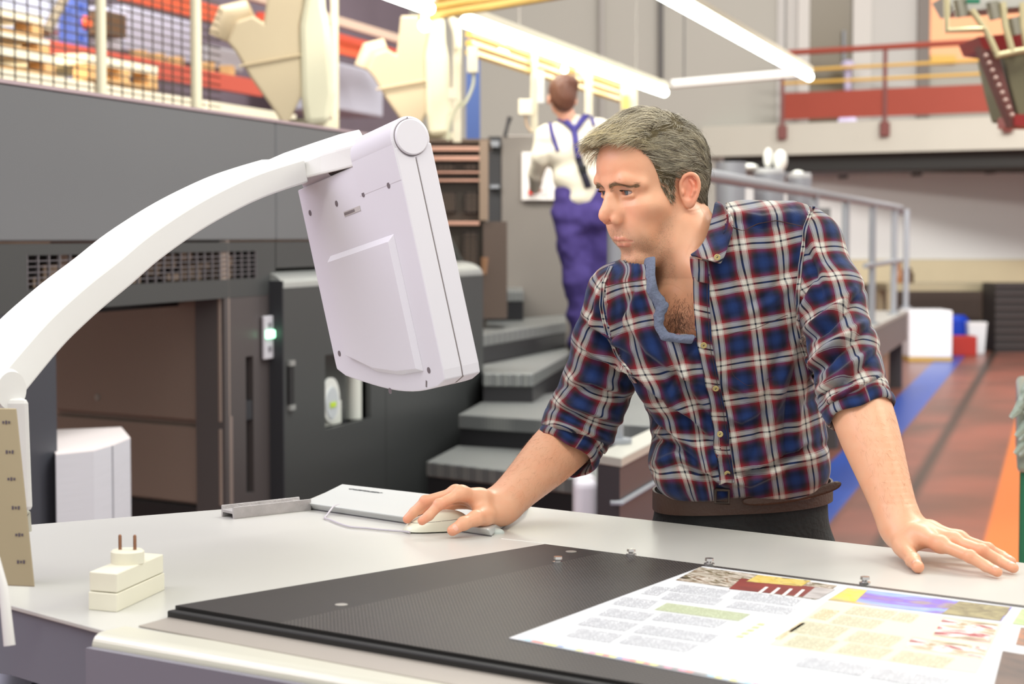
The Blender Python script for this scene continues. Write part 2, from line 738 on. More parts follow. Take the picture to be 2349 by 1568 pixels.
# doors and lit opening on the gallery wall
frame_m = mat('door_frame', rgb(196, 192, 186), 0.6)
d0, d1 = P(1856, 100, YB), P(1952, 100, YB)
ztopd = P(1900, 2, YB).z
door = MB().prism([(d0.x, YB - 0.04), (d1.x, YB - 0.04), (d1.x, YB - 0.002), (d0.x, YB - 0.002)], ztop, ztopd + 0.4).build('door_1', mat('door_brown', rgb(96, 84, 58), 0.35))
struct(door)
fr = MB()
fr.box(((d0.x - 0.09), YB - 0.05, (ztop + ztopd) / 2 + 0.2), (0.16, 0.09, ztopd - ztop + 0.5))
fr.box(((d1.x + 0.14), YB - 0.05, (ztop + ztopd) / 2 + 0.2), (0.26, 0.09, ztopd - ztop + 0.5))
fr.build('door_frame', frame_m, door)
hd = MB().tube([P(1936, 70, YB - 0.1), P(1936, 140, YB - 0.1)], 0.02, 8).build('door_handle', steel_grey, door)
e0, e1 = P(2132, 100, YB), P(2262, 100, YB)
mb = MB().prism([(e0.x, YB - 0.05), (e1.x + 1.2, YB - 0.05), (e1.x + 1.2, YB - 0.002), (e0.x, YB - 0.002)], P(2150, 142, YB).z, 6.2)
win = mb.build('window_1', mat('lit_room', rgb(216, 150, 110), 0.6, emit=rgb(226, 160, 116), estr=0.55))
struct(win)
fr = MB().box((e0.x - 0.1, YB - 0.06, 4.6), (0.16, 0.1, 3.2))
fr.build('window_frame', mat('win_frame_dark', rgb(120, 112, 106), 0.6), win)
MB().prism([(e0.x, YB - 0.09), (e0.x + 0.35, YB - 0.09), (e0.x + 0.35, YB - 0.055), (e0.x, YB - 0.055)], P(2150, 146, YB).z, P(2150, 128, YB).z).build('window_sill', yellow_paint, win)
# panels of the upper wall
for i, (x0, x1) in enumerate(((1782, 1846), (1985, 2122))):
    pa, pb = P(x0, 100, YB), P(x1, 100, YB)
    s = MB().prism([(pa.x, YB - 0.03), (pb.x, YB - 0.03), (pb.x, YB), (pa.x, YB)], ztop, 7.5).build('trim_%d' % (4 + i), mat('wall_panel', rgb(186, 183, 178), 0.7))
    struct(s)
# bright violet-white reflection on the gallery, put in as a small glowing stand
c = P(1944, 262, 26.3)
st_ = thing('reflection_stand', (c.x, c.y, ztop), 'small glowing white and violet stand put in for a reflection by the brown gallery door', 'lamp')
c.z = ztop
part('base', MB().lathe(c, [(0.14, 0), (0.14, 0.02), (0.10, 0.12), (0.05, 0.2)], 16), mat('reflection_white', rgb(240, 235, 250), 0.3, emit=rgb(220, 210, 255), estr=0.6), st_)
part('pole', MB().cyl(c + Vector((0, 0, 0.1)), c + Vector((0, 0, 0.75)), 0.05, 12), mat('violet_white', rgb(196, 186, 214), 0.4), st_)
part('head', MB().sphere(c + Vector((0, 0, 0.8)), 0.10, 12, 8, (1, 1, 0.8)), mat('violet_white', rgb(196, 186, 214), 0.4), st_)

# thin pipes down the back wall
for px, lab in ((1380, 'thin pale vertical pipe high on the back wall left of the dark one'), (1516, 'dark vertical drop pipe on the grey back wall')):
    p0, p1 = P(px, -30, YB - 0.12), P(px, 190 if px > 1400 else 700, YB - 0.12)
    o = MB().tube([p0, p1], 0.035, 8).build('drop_pipe', mat('pipe_' + str(px), rgb(96, 94, 92) if px > 1400 else rgb(168, 164, 158), 0.6))
    tag(o, lab, 'pipe')
# cable tray that runs across
p0, p1 = P(1540, 193, 20), P(1830, 168, 20)
o = thing('cable_tray', tuple(p0), 'slim white overhead cable tray between the two bright tubes', 'cable tray')
part('tray', MB().tube([p0, p1], 0.045, 6), mat('tray_white', rgb(214, 214, 208), 0.5), o)
for f_ in (0.1, 0.9):
    q_ = p0 + (p1 - p0) * f_
    part('hanger', MB().tube([q_ + Vector((0, 0, .04)), (q_.x, q_.y, 9.0)], 0.008, 6), dark_pipe, o)

# ------------------------------------------------------------------ workbench area at the back
bench_y = 25.4


def XZ(px, py, Y):
    p = P(px, py, Y)
    return p.x, p.z


metal_tan = mat('metal_tan', rgb(176, 160, 130), 0.4, 0.2)
x0 = P(2022, 700, bench_y).x
x1 = P(2285, 700, bench_y).x
zt = P(2150, 648, bench_y).z
bench = thing('workbench', ((x0 + x1) / 2, bench_y, 0), 'tan metal workbench against the cream skirting at the back wall', 'workbench')
part('worktop', MB().box(((x0 + x1) / 2, bench_y, zt - 0.05), (x1 - x0, 0.8, 0.10)), mat('bench_top', rgb(186, 176, 146), 0.25, 0.4), bench)
for x in (x0 + 0.05, x1 - 0.05):
    for dy in (-0.35, 0.35):
        part('leg', MB().prism([(x - 0.05, bench_y + dy - 0.04), (x + 0.05, bench_y + dy - 0.04), (x + 0.05, bench_y + dy + 0.04), (x - 0.05, bench_y + dy + 0.04)], 0, zt - 0.1), metal_tan, bench)
for px, h, col, lab in ((2062, 0.26, (150, 96, 50), 'brown bottle standing on the left end of the workbench'),
                        (2086, 0.20, (90, 70, 50), 'dark jar standing on the workbench left of the bottles'),):
    p = P(px, 640, bench_y - 0.1)
    o = MB().lathe((p.x, p.y, zt), [(0.06, 0), (0.06, h * .6), (0.03, h * .75), (0.03, h)], 12).build('bottle', mat('bottle_%d' % px, rgb(*col), 0.3))
    tag(o, lab, 'bottle')

bx = P(2086, 700, 22.4)
bx1 = P(2186, 700, 22.4)
zb0, zb1 = P(2130, 820, 22.4).z, P(2130, 712, 22.4).z
xc = (bx.x + bx1.x) / 2
pal = thing('yellow_pallet', (xc, 22.7, 0), 'small yellow pallet on the red floor under the white box', 'pallet')
part('deck', MB().box((xc, 22.7, zb0 - 0.02), (bx1.x - bx.x, 0.6, 0.04)), mat('pallet_yellow', rgb(196, 160, 80), 0.6), pal)
for dx in (-0.2, 0, 0.2):
    part('block', MB().prism([(xc + dx - .04, 22.42), (xc + dx + .04, 22.42), (xc + dx + .04, 22.98), (xc + dx - .04, 22.98)], 0, zb0 - 0.04), mat('pallet_yellow', rgb(196, 160, 80), 0.6), pal)
o = MB().prism([(bx.x, 22.4), (bx1.x, 22.4), (bx1.x, 23.0), (bx.x, 23.0)], zb0, zb1)
o = o.build('white_box', mat('box_white', rgb(236, 236, 240), 0.5), bevel=0.02)
tag(o, 'big white carton on the yellow pallet at the end of the platform', 'box')
c = P(2190, 740, 24.2)
o = MB().lathe((c.x, c.y, 0), [(0.17, 0), (0.18, 0.06), (0.18, 0.38), (0.185, 0.40), (0.12, 0.47)], 20)
o = o.build('blue_drum', mat('drum_blue', rgb(24, 62, 178), 0.35))
tag(o, 'blue plastic drum standing behind the white carton', 'drum')
c = P(2207, 775, 23.6)
o = MB().box((c.x, c.y, 0.12), (0.3, 0.3, 0.24)).build('red_crate', mat('crate_red', rgb(168, 40, 30), 0.5), bevel=0.01)
tag(o, 'small red crate on the floor right of the white carton', 'crate')
c = P(2238, 750, 24.0)
bin_ = thing('white_bin', (c.x, c.y, 0), 'translucent white plastic bin with lid below the workbench', 'bin')
part('body', MB().lathe((c.x, c.y, 0), [(0.13, 0), (0.16, 0.36)], 4), mat('bin_white', rgb(214, 218, 222), 0.4), bin_)
part('lid', MB().lathe((c.x, c.y, 0.36), [(0.165, 0), (0.165, 0.03)], 4), mat('bin_lid', rgb(226, 228, 230), 0.4), bin_)
x0, x1 = P(2284, 700, 24.2).x, P(2420, 700, 24.2).x
crate = thing('mesh_crate', ((x0 + x1) / 2, 24.5, 0), 'tall black slatted crate at the far right below the cream band', 'crate')
part('body', MB().prism([(x0, 24.2), (x1, 24.2), (x1, 24.9), (x0, 24.9)], 0.0, P(2300, 645, 24.6).z - 0.02), mat('crate_black', rgb(40, 36, 36), 0.6), crate)
mb = MB()
for i in range(9):
    z = 0.06 + i * 0.095
    mb.prism([(x0 - .01, 24.18), (x1, 24.18), (x1, 24.2), (x0 - .01, 24.2)], z, z + 0.04)
part('slats', mb, mat('crate_slat', rgb(58, 52, 52), 0.5), crate)

# ------------------------------------------------------------------ long platform with guard rail
z_deck = 0.74
pend = G(2082, 713, z_deck)
vP = (Vector(pend) - ORG).dot(VD)
uP1 = (Vector(pend) - ORG).dot(UD)
uP0 = 8.8
uD0 = 13.9
plat = thing('press_platform', tuple(W((uP0 + uP1) / 2, vP - 0.5, 0)), 'long grey raised walkway beside the press, running to the back', 'platform')
tread_plate = mat('tread_plate', rgb(150, 150, 146), 0.4, 0.35, bump=0.5, bscale=60)
part('deck', MB().wbox(uD0, uP1, vP - 1.1, vP, z_deck - 0.03, z_deck), mat('deck_plate', rgb(172, 170, 164), 0.42, 0.25), plat)
part('side_beam', MB().wbox(uP0, uP1, vP - 0.05, vP - 0.002, z_deck - 0.28, z_deck - 0.035), mat('beam_grey', rgb(128, 126, 126), 0.45, 0.3), plat)
part('end_beam', MB().wbox(uP1 - 0.05, uP1, vP - 1.3, vP - 0.06, z_deck - 0.28, z_deck - 0.035), mat('beam_grey', rgb(128, 126, 126), 0.45, 0.3), plat)
for u in (uP1 - 0.1, uP1 - 3.0, uP1 - 5.6):
    part('leg', MB().wbox(u - 0.06, u + 0.06, vP - 0.16, vP - 0.04, 0, z_deck - 0.28), mat('leg_dark', rgb(70, 66, 66), 0.5), plat)

gr = thing('guard_rail', tuple(W((uP0 + uP1) / 2, vP - 0.06, z_deck)), 'grey tubular guard rail along the edge of the raised walkway', 'railing')
vr = vP - 0.07


def upx(px, v):
    return PL(px, 500, v)[0]


zr = 1.735
ustart = upx(1412, vr)
part('top_rail', MB().tube([W(ustart, vr, zr), W(uP1 - 0.05, vr, zr), W(uP1, vr, zr - 0.05)], 0.03, 10), steel_grey, gr)
for px in (1412, 1868, 1940, 2002, 2052, 2080):
    u = upx(px, vr)
    mb = MB().tube([W(u, vr, z_deck + 0.002), W(u, vr, zr)], 0.03, 10)
    mb.lathe(W(u, vr, z_deck + 0.002), [(0.06, 0), (0.06, 0.015)], 14)
    part('post', mb, steel_grey, gr)
part('lower_rail', MB().tube([W(uP1 - 3.5, vr, 1.23), W(uP1, vr, 1.23)], 0.022, 8), steel_grey, gr)

# boxed end of the walkway with the pale cap and a grey trim line
zc = 0.74
c0 = G(1370, 1040, zc)
c1 = G(1422, 1049, zc)
c2 = G(1530, 985, zc)
c3 = G(1478, 975, zc)
hw = thing('stair_cheek', ((c0.x + c1.x) / 2, c0.y, 0), 'dark steel stair cheek with a pale cap just left of the man', 'stair side')
foot = [c0, c1, c1 + UD * 1.6, c0 + UD * 1.6]
part('body', MB().prism(foot, 0, zc - 0.035), mat('cheek_dark', rgb(72, 68, 72), 0.4, 0.2), hw)
part('cap', MB().prism([c0 + Vector((-.005, -.005, 0)), c1 + Vector((.005, -.005, 0)), c1 + UD * 1.6 + Vector((.005, 0, 0)), c0 + UD * 1.6], zc - 0.033, zc), mat('cap_pale', rgb(192, 190, 180), 0.4, 0.2), hw, 0.004)
q = c1 + VD * 0.012
za = PL(1425, 1150, (Vector(c1) - ORG).dot(VD))[1]
part('trim_strip', MB().tube([Vector((c0.x * .45 + c1.x * .55, c1.y - 0.01, za)), Vector((c1.x + .004, c1.y - 0.01, za)), Vector((c1.x + .01, c1.y, za)) + UD * 1.5], 0.009, 6), steel_grey, hw)
# ================================================================== the printing press
def press_grey(name, col, rough=0.38, metal=0.25, var=0.05):
    return mat(name, col, rough, metal, var=var, vscale=1.2)


hood_m = press_grey('hood_grey', rgb(116, 118, 121), 0.30, 0.4)
body_m = press_grey('body_grey', rgb(66, 68, 68), 0.42, 0.2)
dark_m = press_grey('press_dark', rgb(44, 45, 50), 0.5, 0.1)
brown_m = press_grey('door_steel', rgb(158, 142, 132), 0.4, 0.1, 0.12)
jamb_m = press_grey('jamb_steel', rgb(84, 78, 78), 0.4, 0.3)
black_m = mat('matte_black', rgb(22, 22, 24), 0.6)
silver_m = mat('cap_silver', rgb(176, 178, 176), 0.3, 0.55)

u_l = PL(-90, 500, 0)[0]
u_s = PL(634, 500, 0)[0]
u_e = PL(972, 500, 0)[0]
z_top = 1.9
z_h = 1.452
unit = thing('press_unit', tuple(W((u_l + u_s) / 2, -0.8, 0)), 'large dark grey press tower with a grille and an open steel door, left', 'printing press')
part('hood', MB().wbox(u_l, u_s - 0.004, -1.7, 0.0, z_h, z_top), hood_m, unit, 0.006)
part('hood', MB().wbox(u_s + 0.004, u_e, -1.7, 0.0, z_h, z_top), hood_m, unit, 0.006)
part('edge_trim', MB().wbox(u_l, u_e, -0.03, 0.004, z_top + 0.001, z_top + 0.012), mat('edge_pink', rgb(190, 170, 176), 0.35, 0.4), unit)
# frame strip with the grille opening
g_l, g_r = PL(66, 620, 0)[0], PL(590, 620, 0)[0]
zf0, zf1 = 1.245, z_h - 0.006
zg0, zg1 = 1.312, 1.412
mb = MB()
mb.wbox(u_l, g_l, -0.1, -0.004, zf0, zf1)
mb.wbox(g_r, u_s - .004, -0.1, -0.004, zf0, zf1)
mb.wbox(g_l, g_r, -0.1, -0.004, zg1, zf1)
mb.wbox(g_l, g_r, -0.1, -0.004, zf0, zg0)
part('grille_surround', mb, body_m, unit)
part('frame_side', MB().wbox(u_s + .004, u_e, -0.4, -0.004, 1.345, zf1), body_m, unit)
mb = MB()
n = 26
for i in range(n + 1):
    u = g_l + (g_r - g_l) * i / n
    mb.wbox(u - 0.003, u + 0.003, -0.012, -0.004, zg0 - .004, zg1 + .004)
for i in range(1, 6):
    z = zg0 + (zg1 - zg0) * i / 6
    mb.wbox(g_l, g_r, -0.011, -0.006, z - 0.0013, z + 0.0013)
gri = part('grille', mb, mat('grille_metal', rgb(128, 124, 128), 0.35, 0.6), unit)
random.seed(4)
for i in range(40):
    u = g_l + (g_r - g_l) * random.random()
    z = zg0 + 0.1 * random.random()
    mb = MB().box(W(u, -0.09 - 0.09 * random.random(), z), (0.03 + 0.08 * random.random(), 0.03, 0.01 + 0.04 * random.random()), random.random())
    part('machine_innard', mb, mat('innards', rgb(168, 146, 128), 0.5, 0.4, var=0.5, vscale=30), gri)
part('cavity', MB().wbox(g_l - .05, g_r + .05, -0.3, -0.22, zg0 - .1, zg1 + .02), black_m, gri)

# left column, bluish dark
u_c = PL(133, 900, 0)[0]
part('column', MB().wbox(u_l, u_c, -0.6, -0.005, 0, zf0 - .001), press_grey('column_blue', rgb(62, 64, 72), 0.5, 0.1), unit)
# jamb on the right of the door opening
u_j = PL(519, 900, 0)[0]
mb = MB()
s0, s1 = PL(567, 900, 0)[0], PL(584, 900, 0)[0]
zs1 = PL(575, 817, 0)[1]
zs0 = PL(580, 1130, 0)[1]
mb.wbox(u_j, s0, -0.12, -0.005, 0, zf0 - .001)
mb.wbox(s1, u_s - .004, -0.12, -0.005, 0, zf0 - .001)
mb.wbox(s0, s1, -0.12, -0.005, zs1, zf0 - .001)
mb.wbox(s0, s1, -0.12, -0.005, 0, zs0)
part('jamb', mb, jamb_m, unit)
part('handle_slot', MB().wbox(s0, s1, -0.115, -0.03, zs0, zs1), black_m, unit)
part('slot_latch', MB().wbox(s0 + .008, s1 - .004, -0.03, -0.008, (zs0 + zs1) / 2 + .02, (zs0 + zs1) / 2 + .09), dark_m, unit)
# angled door panels in the opening
pr = W(u_j - .004, -0.02, 0)
pl = Vector((P(118, 900, 7.45).x, 7.45, 0))
dn = (pr - pl).normalized()
nn = Vector((dn.y, -dn.x, 0))
if nn.y > 0:
    nn = -nn
zgap = 1.47 - (965 - 540) / F * 7.1
zlow = 1.47 - (1150 - 540) / F * 7.1
for nm, z0, z1, m_ in (('upper_door', zgap + .012, zf0 + .25, brown_m), ('lower_door', zlow + 0.006, zgap - .012, brown_m), ('plinth', 0, zlow - 0.006, dark_m)):
    part(nm, MB().prism([pl, pr, pr - nn * 0.05, pl - nn * 0.05], z0, z1), m_, unit, 0.004)
part('door_seam', MB().prism([pl - nn * .03, pr - nn * .03, pr - nn * 0.06, pl - nn * 0.06], zlow - .01, zgap + .03), mat('seam_light', rgb(150, 136, 130), 0.4, 0.5), unit)
r_ = ray(224, 911)
tt = (pl - EYE).dot(nn) / r_.dot(nn)
c = EYE + r_ * tt
part('door_screw', MB().lathe(c, [(0.012, 0), (0.012, 0.006)], 12, nn), silver_m, unit)
# signal strip with the green light
q0 = PL(600, 725, 0)
q1 = PL(628, 820, 0)
ind = part('signal_strip', MB().wbox(q0[0], PL(626, 770, 0)[0], 0.0, 0.012, q1[1], q0[1]), mat('strip_white', rgb(196, 194, 202), 0.4), unit, 0.003)
zz0, zz1 = PL(614, 775, 0.0)[1], PL(614, 757, 0)[1]
part('signal_light', MB().wbox(PL(602, 770, 0)[0], PL(625, 770, 0)[0], 0.0125, 0.02, zz0, zz1), mat('green_lamp', rgb(190, 255, 215), 0.3, emit=(0.35, 1.0, 0.55, 1), estr=3.0), ind, 0.004)
mb = MB()
for py in (742, 748, 796, 802):
    c = PL(612, py, 0)
    mb.wbox(c[0] - 0.015, c[0] + 0.015, 0.0125, 0.015, c[1] - 0.004, c[1] + 0.004)
part('signal_icon', mb, mat('icon_grey', rgb(130, 128, 136), 0.5), ind)

# ---- protruding delivery cabinet with the curved silver cap
vc = 0.05
c_l = PL(652, 900, vc)[0]
c_m = PL(885, 900, vc)[0]
c_r = PL(1106, 900, vc)[0]
zc_ = 1.268
cab = thing('press_cabinet', tuple(W((c_l + c_r) / 2, 0.1, 0)), 'dark cabinet with curved silver top edge and inspection window behind the monitor', 'press cabinet')
wl, wr = PL(746, 900, vc)[0], PL(850, 900, vc)[0]
wz1 = PL(800, 806, vc)[1]
wz0 = PL(797, 972, vc)[1]
mb = MB()
mb.wbox(c_l, wl, vc - 0.02, vc, 0, zc_)
mb.wbox(wr, c_m - .003, vc - 0.02, vc, 0, zc_)
mb.wbox(wl, wr, vc - 0.02, vc, 0, wz0)
mb.wbox(wl, wr, vc - 0.02, vc, wz1, zc_)
part('window_panel', mb, body_m, cab)
part('side_panel', MB().wbox(c_m + .003, c_r, vc - 0.02, vc, 0, zc_), body_m, cab)
part('carcass', MB().wbox(c_l, c_r, -0.6, vc - 0.08, 0, zc_ - .001), dark_m, cab)
part('end_panel', MB().wbox(c_l - 0.012, c_l - 0.001, -0.12, vc, 0, zc_ + .03), dark_m, cab)
part('end_panel', MB().wbox(c_r, c_r + 0.02, -.7, vc, 0, zc_), body_m, cab)
# curved cap
vs, fs = [], []
K = 8
for u in (c_l, c_r + .02):
    for k in range(K + 1):
        a = math.pi / 2 * k / K
        vs.append(W(u, vc - 0.12 + 0.12 * math.cos(a), zc_ + 0.002 + 0.068 * math.sin(a)))
    vs.append(W(u, -0.7, zc_ + 0.070))
    vs.append(W(u, -0.7, zc_ + 0.002))
m_ = K + 3
fs = [tuple(range(m_)), tuple(reversed(range(m_, 2 * m_)))]
for k in range(m_):
    fs.append((k, (k + 1) % m_, (k + 1) % m_ + m_, k + m_))
part('curved_cap', MB().add(vs, fs, True), silver_m, cab)
hs0, hs1 = PL(655, 840, vc), PL(655, 930, vc)
sl = part('side_handle', MB().wbox(c_l + .03, c_l + .075, vc + .001, vc + 0.01, hs1[1], hs0[1]), black_m, cab)
part('handle_end', MB().wbox(c_l + .03, c_l + .08, vc + .001, vc + 0.014, hs0[1], hs0[1] + .02), silver_m, sl)
part('handle_end', MB().wbox(c_l + .03, c_l + .08, vc + .001, vc + 0.014, hs1[1] - .02, hs1[1]), silver_m, sl)
# window contents
iw = mat('inner_white', rgb(206, 208, 200), 0.5)
part('window_interior', MB().wbox(wl, wr - .12, vc - 0.09, vc - 0.06, wz0, wz1), mat('window_dark', rgb(52, 54, 52), 0.2), cab)  # dark sheet standing in for the dark interior of the opening
dial = part('dial_plate', MB().wbox(wl, PL(806, 900, vc)[0], vc - 0.058, vc - 0.045, wz0, PL(775, 925, vc)[1]), iw, cab)
dc = PL(776, 918, vc)
cc = W(dc[0] + .01, vc - 0.045, dc[1])
part('dial_disc', MB().lathe(cc, [(0.092, 0), (0.092, 0.012)], 28, VD), mat('disc_white', rgb(216, 218, 214), 0.45), dial)
part('dial_band', MB().lathe(cc + Vector((0, 0, -0.012)), [(0.066, 0.012), (0.066, 0.016)], 24, VD), mat('disc_grey', rgb(186, 192, 196), 0.45), dial)
part('dial_label', MB().wbox(dc[0] - .02, dc[0] + .045, vc - 0.028, vc - 0.026, dc[1] - .03, dc[1] - .008), mat('lime_label', rgb(186, 214, 60), 0.5), dial)
tu = PL(826, 900, vc - .03)[0]
part('white_tube', MB().cyl(W(tu, vc - 0.06, wz0), W(tu, vc - 0.06, wz1), 0.035, 16), iw, cab)

# ---- white stack of finished sheets in front of the press door
za = 0.82
f0, f1, f2 = G(128, 1043, za), G(299, 1005, za), G(128, 994, za)
fm = G(215, 1034, za)
fq = G(262, 1020, za)
st = thing('paper_stack', ((f0.x + f1.x) / 2, f0.y + .3, 0), 'tall stack of white printed sheets standing at the press door, left', 'paper stack')
base = [f0, fm, fq, f1, f1 + Vector((-.1, .35, 0)), f2 + Vector((-.05, .1, 0))]
stripes = mat('paper_edges', rgb(196, 198, 206), 0.7, var=0.08, vscale=5, stretch=(1, 1, 60))
part('sheets', MB().prism(base, 0.14, za), stripes, st)
part('top_sheet', MB().prism(base, za, za + 0.002), mat('paper_warm', rgb(250, 240, 240), 0.7), st)
part('skid', MB().prism([p + Vector((0, .01, 0)) for p in base], 0, 0.138), mat('skid_wood', rgb(150, 120, 84), 0.8), st)
mb = MB()
p = fq + (fm - fq) * 0.1
part('sheet_mark', MB().prism([p + Vector((-.002, -.004, 0)), p + Vector((.003, -.004, 0)), p + Vector((.003, .001, 0)), p + Vector((-.002, .001, 0))], 0.14, za), mat('mark_grey', rgb(150, 152, 160), 0.7), st)

# ---- press end with louvres (behind the cabinet)
YL = 10.9


def Q(px, py, Y=YL):
    p = P(px, py, Y)
    return p


lou = thing('louvred_unit', (-.25, 11.2, 0), 'brown-grey press end with louvre bars coloured by pinkish reflections and vent grids beside the monitor', 'press unit')
lx0, lx1, lx2 = Q(960, 400).x, Q(1112, 400).x, Q(1150, 400).x
taupe = mat('taupe_steel', rgb(106, 92, 80), 0.45, 0.3, var=0.08, vscale=3)
part('casing', MB().prism([(lx0, YL + .03), (lx1, YL + .03), (lx1, YL + 1.2), (lx0, YL + 1.2)], 0, Q(1050, 326).z), mat('taupe_dark', rgb(72, 64, 56), 0.5, 0.2), lou)
part('top_plate', MB().prism([(lx0, YL - .0), (lx1 + .03, YL - .0), (lx1 + .03, YL + 1.2), (lx0, YL + 1.2)], Q(1050, 326).z + .001, Q(1050, 318).z), taupe, lou)
part('edge_post', MB().prism([(Q(1100, 400).x, YL - .03), (lx1 + .02, YL - .03), (lx1 + .02, YL + .03), (Q(1100, 400).x, YL + .03)], Q(1050, 505).z, Q(1050, 322).z), mat('post_tan', rgb(150, 130, 112), 0.4, 0.3), lou)
pink = mat('louvre_reflection', rgb(206, 160, 140), 0.32, 0.5)  # pinkish reflections on the slats put into their base colour
for y0, y1 in ((335, 350), (357, 372), (392, 401), (410, 420), (506, 520)):
    a, b = Q(970, y1), Q(1100, y0)
    part('louvre', MB().prism([(a.x, YL - .03), (b.x, YL - .03), (b.x, YL + .02), (a.x, YL + .02)], Q(1050, y1).z + .008, Q(1050, y0).z - .004), pink, lou, 0.003)
for x0, y0, x1, y1 in ((1064, 375, 1096, 390), (1000, 376, 1044, 391), (1010, 440, 1046, 486), (1066, 440, 1098, 488), (1062, 532, 1096, 640)):
    a, b = Q(x0, y1), Q(x1, y0)
    mb = MB().prism([(a.x, YL + .0), (b.x, YL + .0), (b.x, YL + .028), (a.x, YL + .028)], a.z, b.z)
    vt = part('vent', mb, mat('vent_dark', rgb(44, 32, 30), 0.6), lou)
    mb = MB()
    nz = max(2, int((b.z - a.z) / 0.022))
    for i in range(1, nz):
        z = a.z + (b.z - a.z) * i / nz
        mb.box(((a.x + b.x) / 2, YL - .003, z), (b.x - a.x, 0.006, 0.006))
    nx = max(2, int((b.x - a.x) / 0.022))
    for i in range(1, nx):
        x = a.x + (b.x - a.x) * i / nx
        mb.box((x, YL - .003, (a.z + b.z) / 2), (0.006, 0.006, b.z - a.z))
    part('vent_bars', mb, taupe, vt)
part('lower_door', MB().prism([(Q(1108, 400).x, YL - .02), (Q(1163, 400).x, YL - .02), (Q(1163, 400).x, YL + .4), (Q(1108, 400).x, YL + .4)], 1.0, Q(1130, 508).z), mat('lower_taupe', rgb(96, 82, 74), 0.42, 0.35), lou)
part('lever', MB().tube([Q(1088, 630, YL - .1), Q(1110, 625, YL - .1), Q(1112, 590, YL - .1)], [0.018, 0.018, 0.022], 8), mat('lever_tan', rgb(170, 130, 100), 0.3, 0.5), lou)
part('dark_hood', MB().extrude([Q(1015, 640, 10.3), Q(1015, 520, 10.3), Q(1032, 545, 10.3), Q(1062, 605, 10.3), Q(1070, 640, 10.3)], (0, .3, 0)), mat('hood_green', rgb(54, 56, 52), 0.5), lou)

# ---- big grey guard panel beside the louvred unit
YG = 12.9
x0, x1 = P(1150, 500, YG).x, P(1470, 500, YG).x
gz1 = P(1200, 309, YG).z
guard = thing('machine_housing', ((x0 + x1) / 2, YG, 0), 'tall smooth grey machine panel the woman works in front of', 'machine panel')
part('sheet', MB().prism([(x0, YG), (x1, YG), (x1, YG + 1.3), (x0, YG + 1.3)], 0, gz1), mat('guard_grey', rgb(130, 124, 118), 0.42, 0.3, var=0.06, vscale=1.0), guard, 0.01)
part('dark_edge', MB().prism([(P(1120, 500, YG).x, YG + .02), (x0 - .002, YG + .02), (x0 - .002, YG + 1.2), (P(1120, 500, YG).x, YG + 1.2)], 0, gz1 - .01), mat('guard_dark', rgb(50, 50, 52), 0.5), guard)
part('hinge', MB().box((P(1135, 330, YG).x, YG - .0, P(1135, 330, YG).z), (0.06, 0.05, 0.04)), steel_grey, guard)
part('hinge', MB().box((P(1135, 428, YG).x, YG - .0, P(1135, 428, YG).z), (0.06, 0.05, 0.02)), steel_grey, guard)
lv = MB().tube([P(1158, 312, YG), P(1164, 288, YG), P(1170, 268, YG)], [0.014, 0.012, 0.018], 8)
part('handle', lv, mat('handle_dark', rgb(60, 60, 62), 0.4), guard)

# sheet holder on the panel
a, b = P(1197, 459, YG - .04), P(1285, 349, YG - .04)
hold = thing('sheet_holder', ((a.x + b.x) / 2, YG - .02, a.z), 'white document board hung on the grey panel at the woman\'s left', 'document board')
part('board', MB().prism([(a.x, YG - .04), (b.x, YG - .04), (b.x, YG - .005), (a.x, YG - .005)], a.z, b.z), mat('board_white', rgb(228, 222, 218), 0.5), hold, 0.004)
a2, b2 = P(1212, 448, YG - .05), P(1258, 358, YG - .05)
part('printed_sheet', MB().prism([(a2.x, YG - .045), (b2.x, YG - .045), (b2.x, YG - .041), (a2.x, YG - .041)], a2.z, b2.z), mat('sheet_grey', rgb(206, 200, 198), 0.6, var=0.15, vscale=22), hold)
part('red_button', MB().lathe(P(1218, 440, YG - .05), [(0.02, 0), (0.018, 0.02)], 12, Vector((0, -1, 0))), mat('button_red', rgb(214, 40, 26), 0.4), hold)

# ---- stairs up to the walkway
def stair_block(name, pts, z, h, tm, rm, parent):
    """tread polygon (photo points at height z) with a chequer plate on a dark riser"""
    g = [G(x, y, z) for x, y in pts]
    cen = sum((Vector(p) for p in g), Vector()) / len(g)
    t_ = part('tread', MB().prism(g, z - 0.065, z), tm, parent, 0.006)
    gi = [cen + (Vector(p) - cen) * 0.985 for p in g]
    part('riser', MB().prism(gi, z - h, z - 0.066), rm, parent)
    return t_


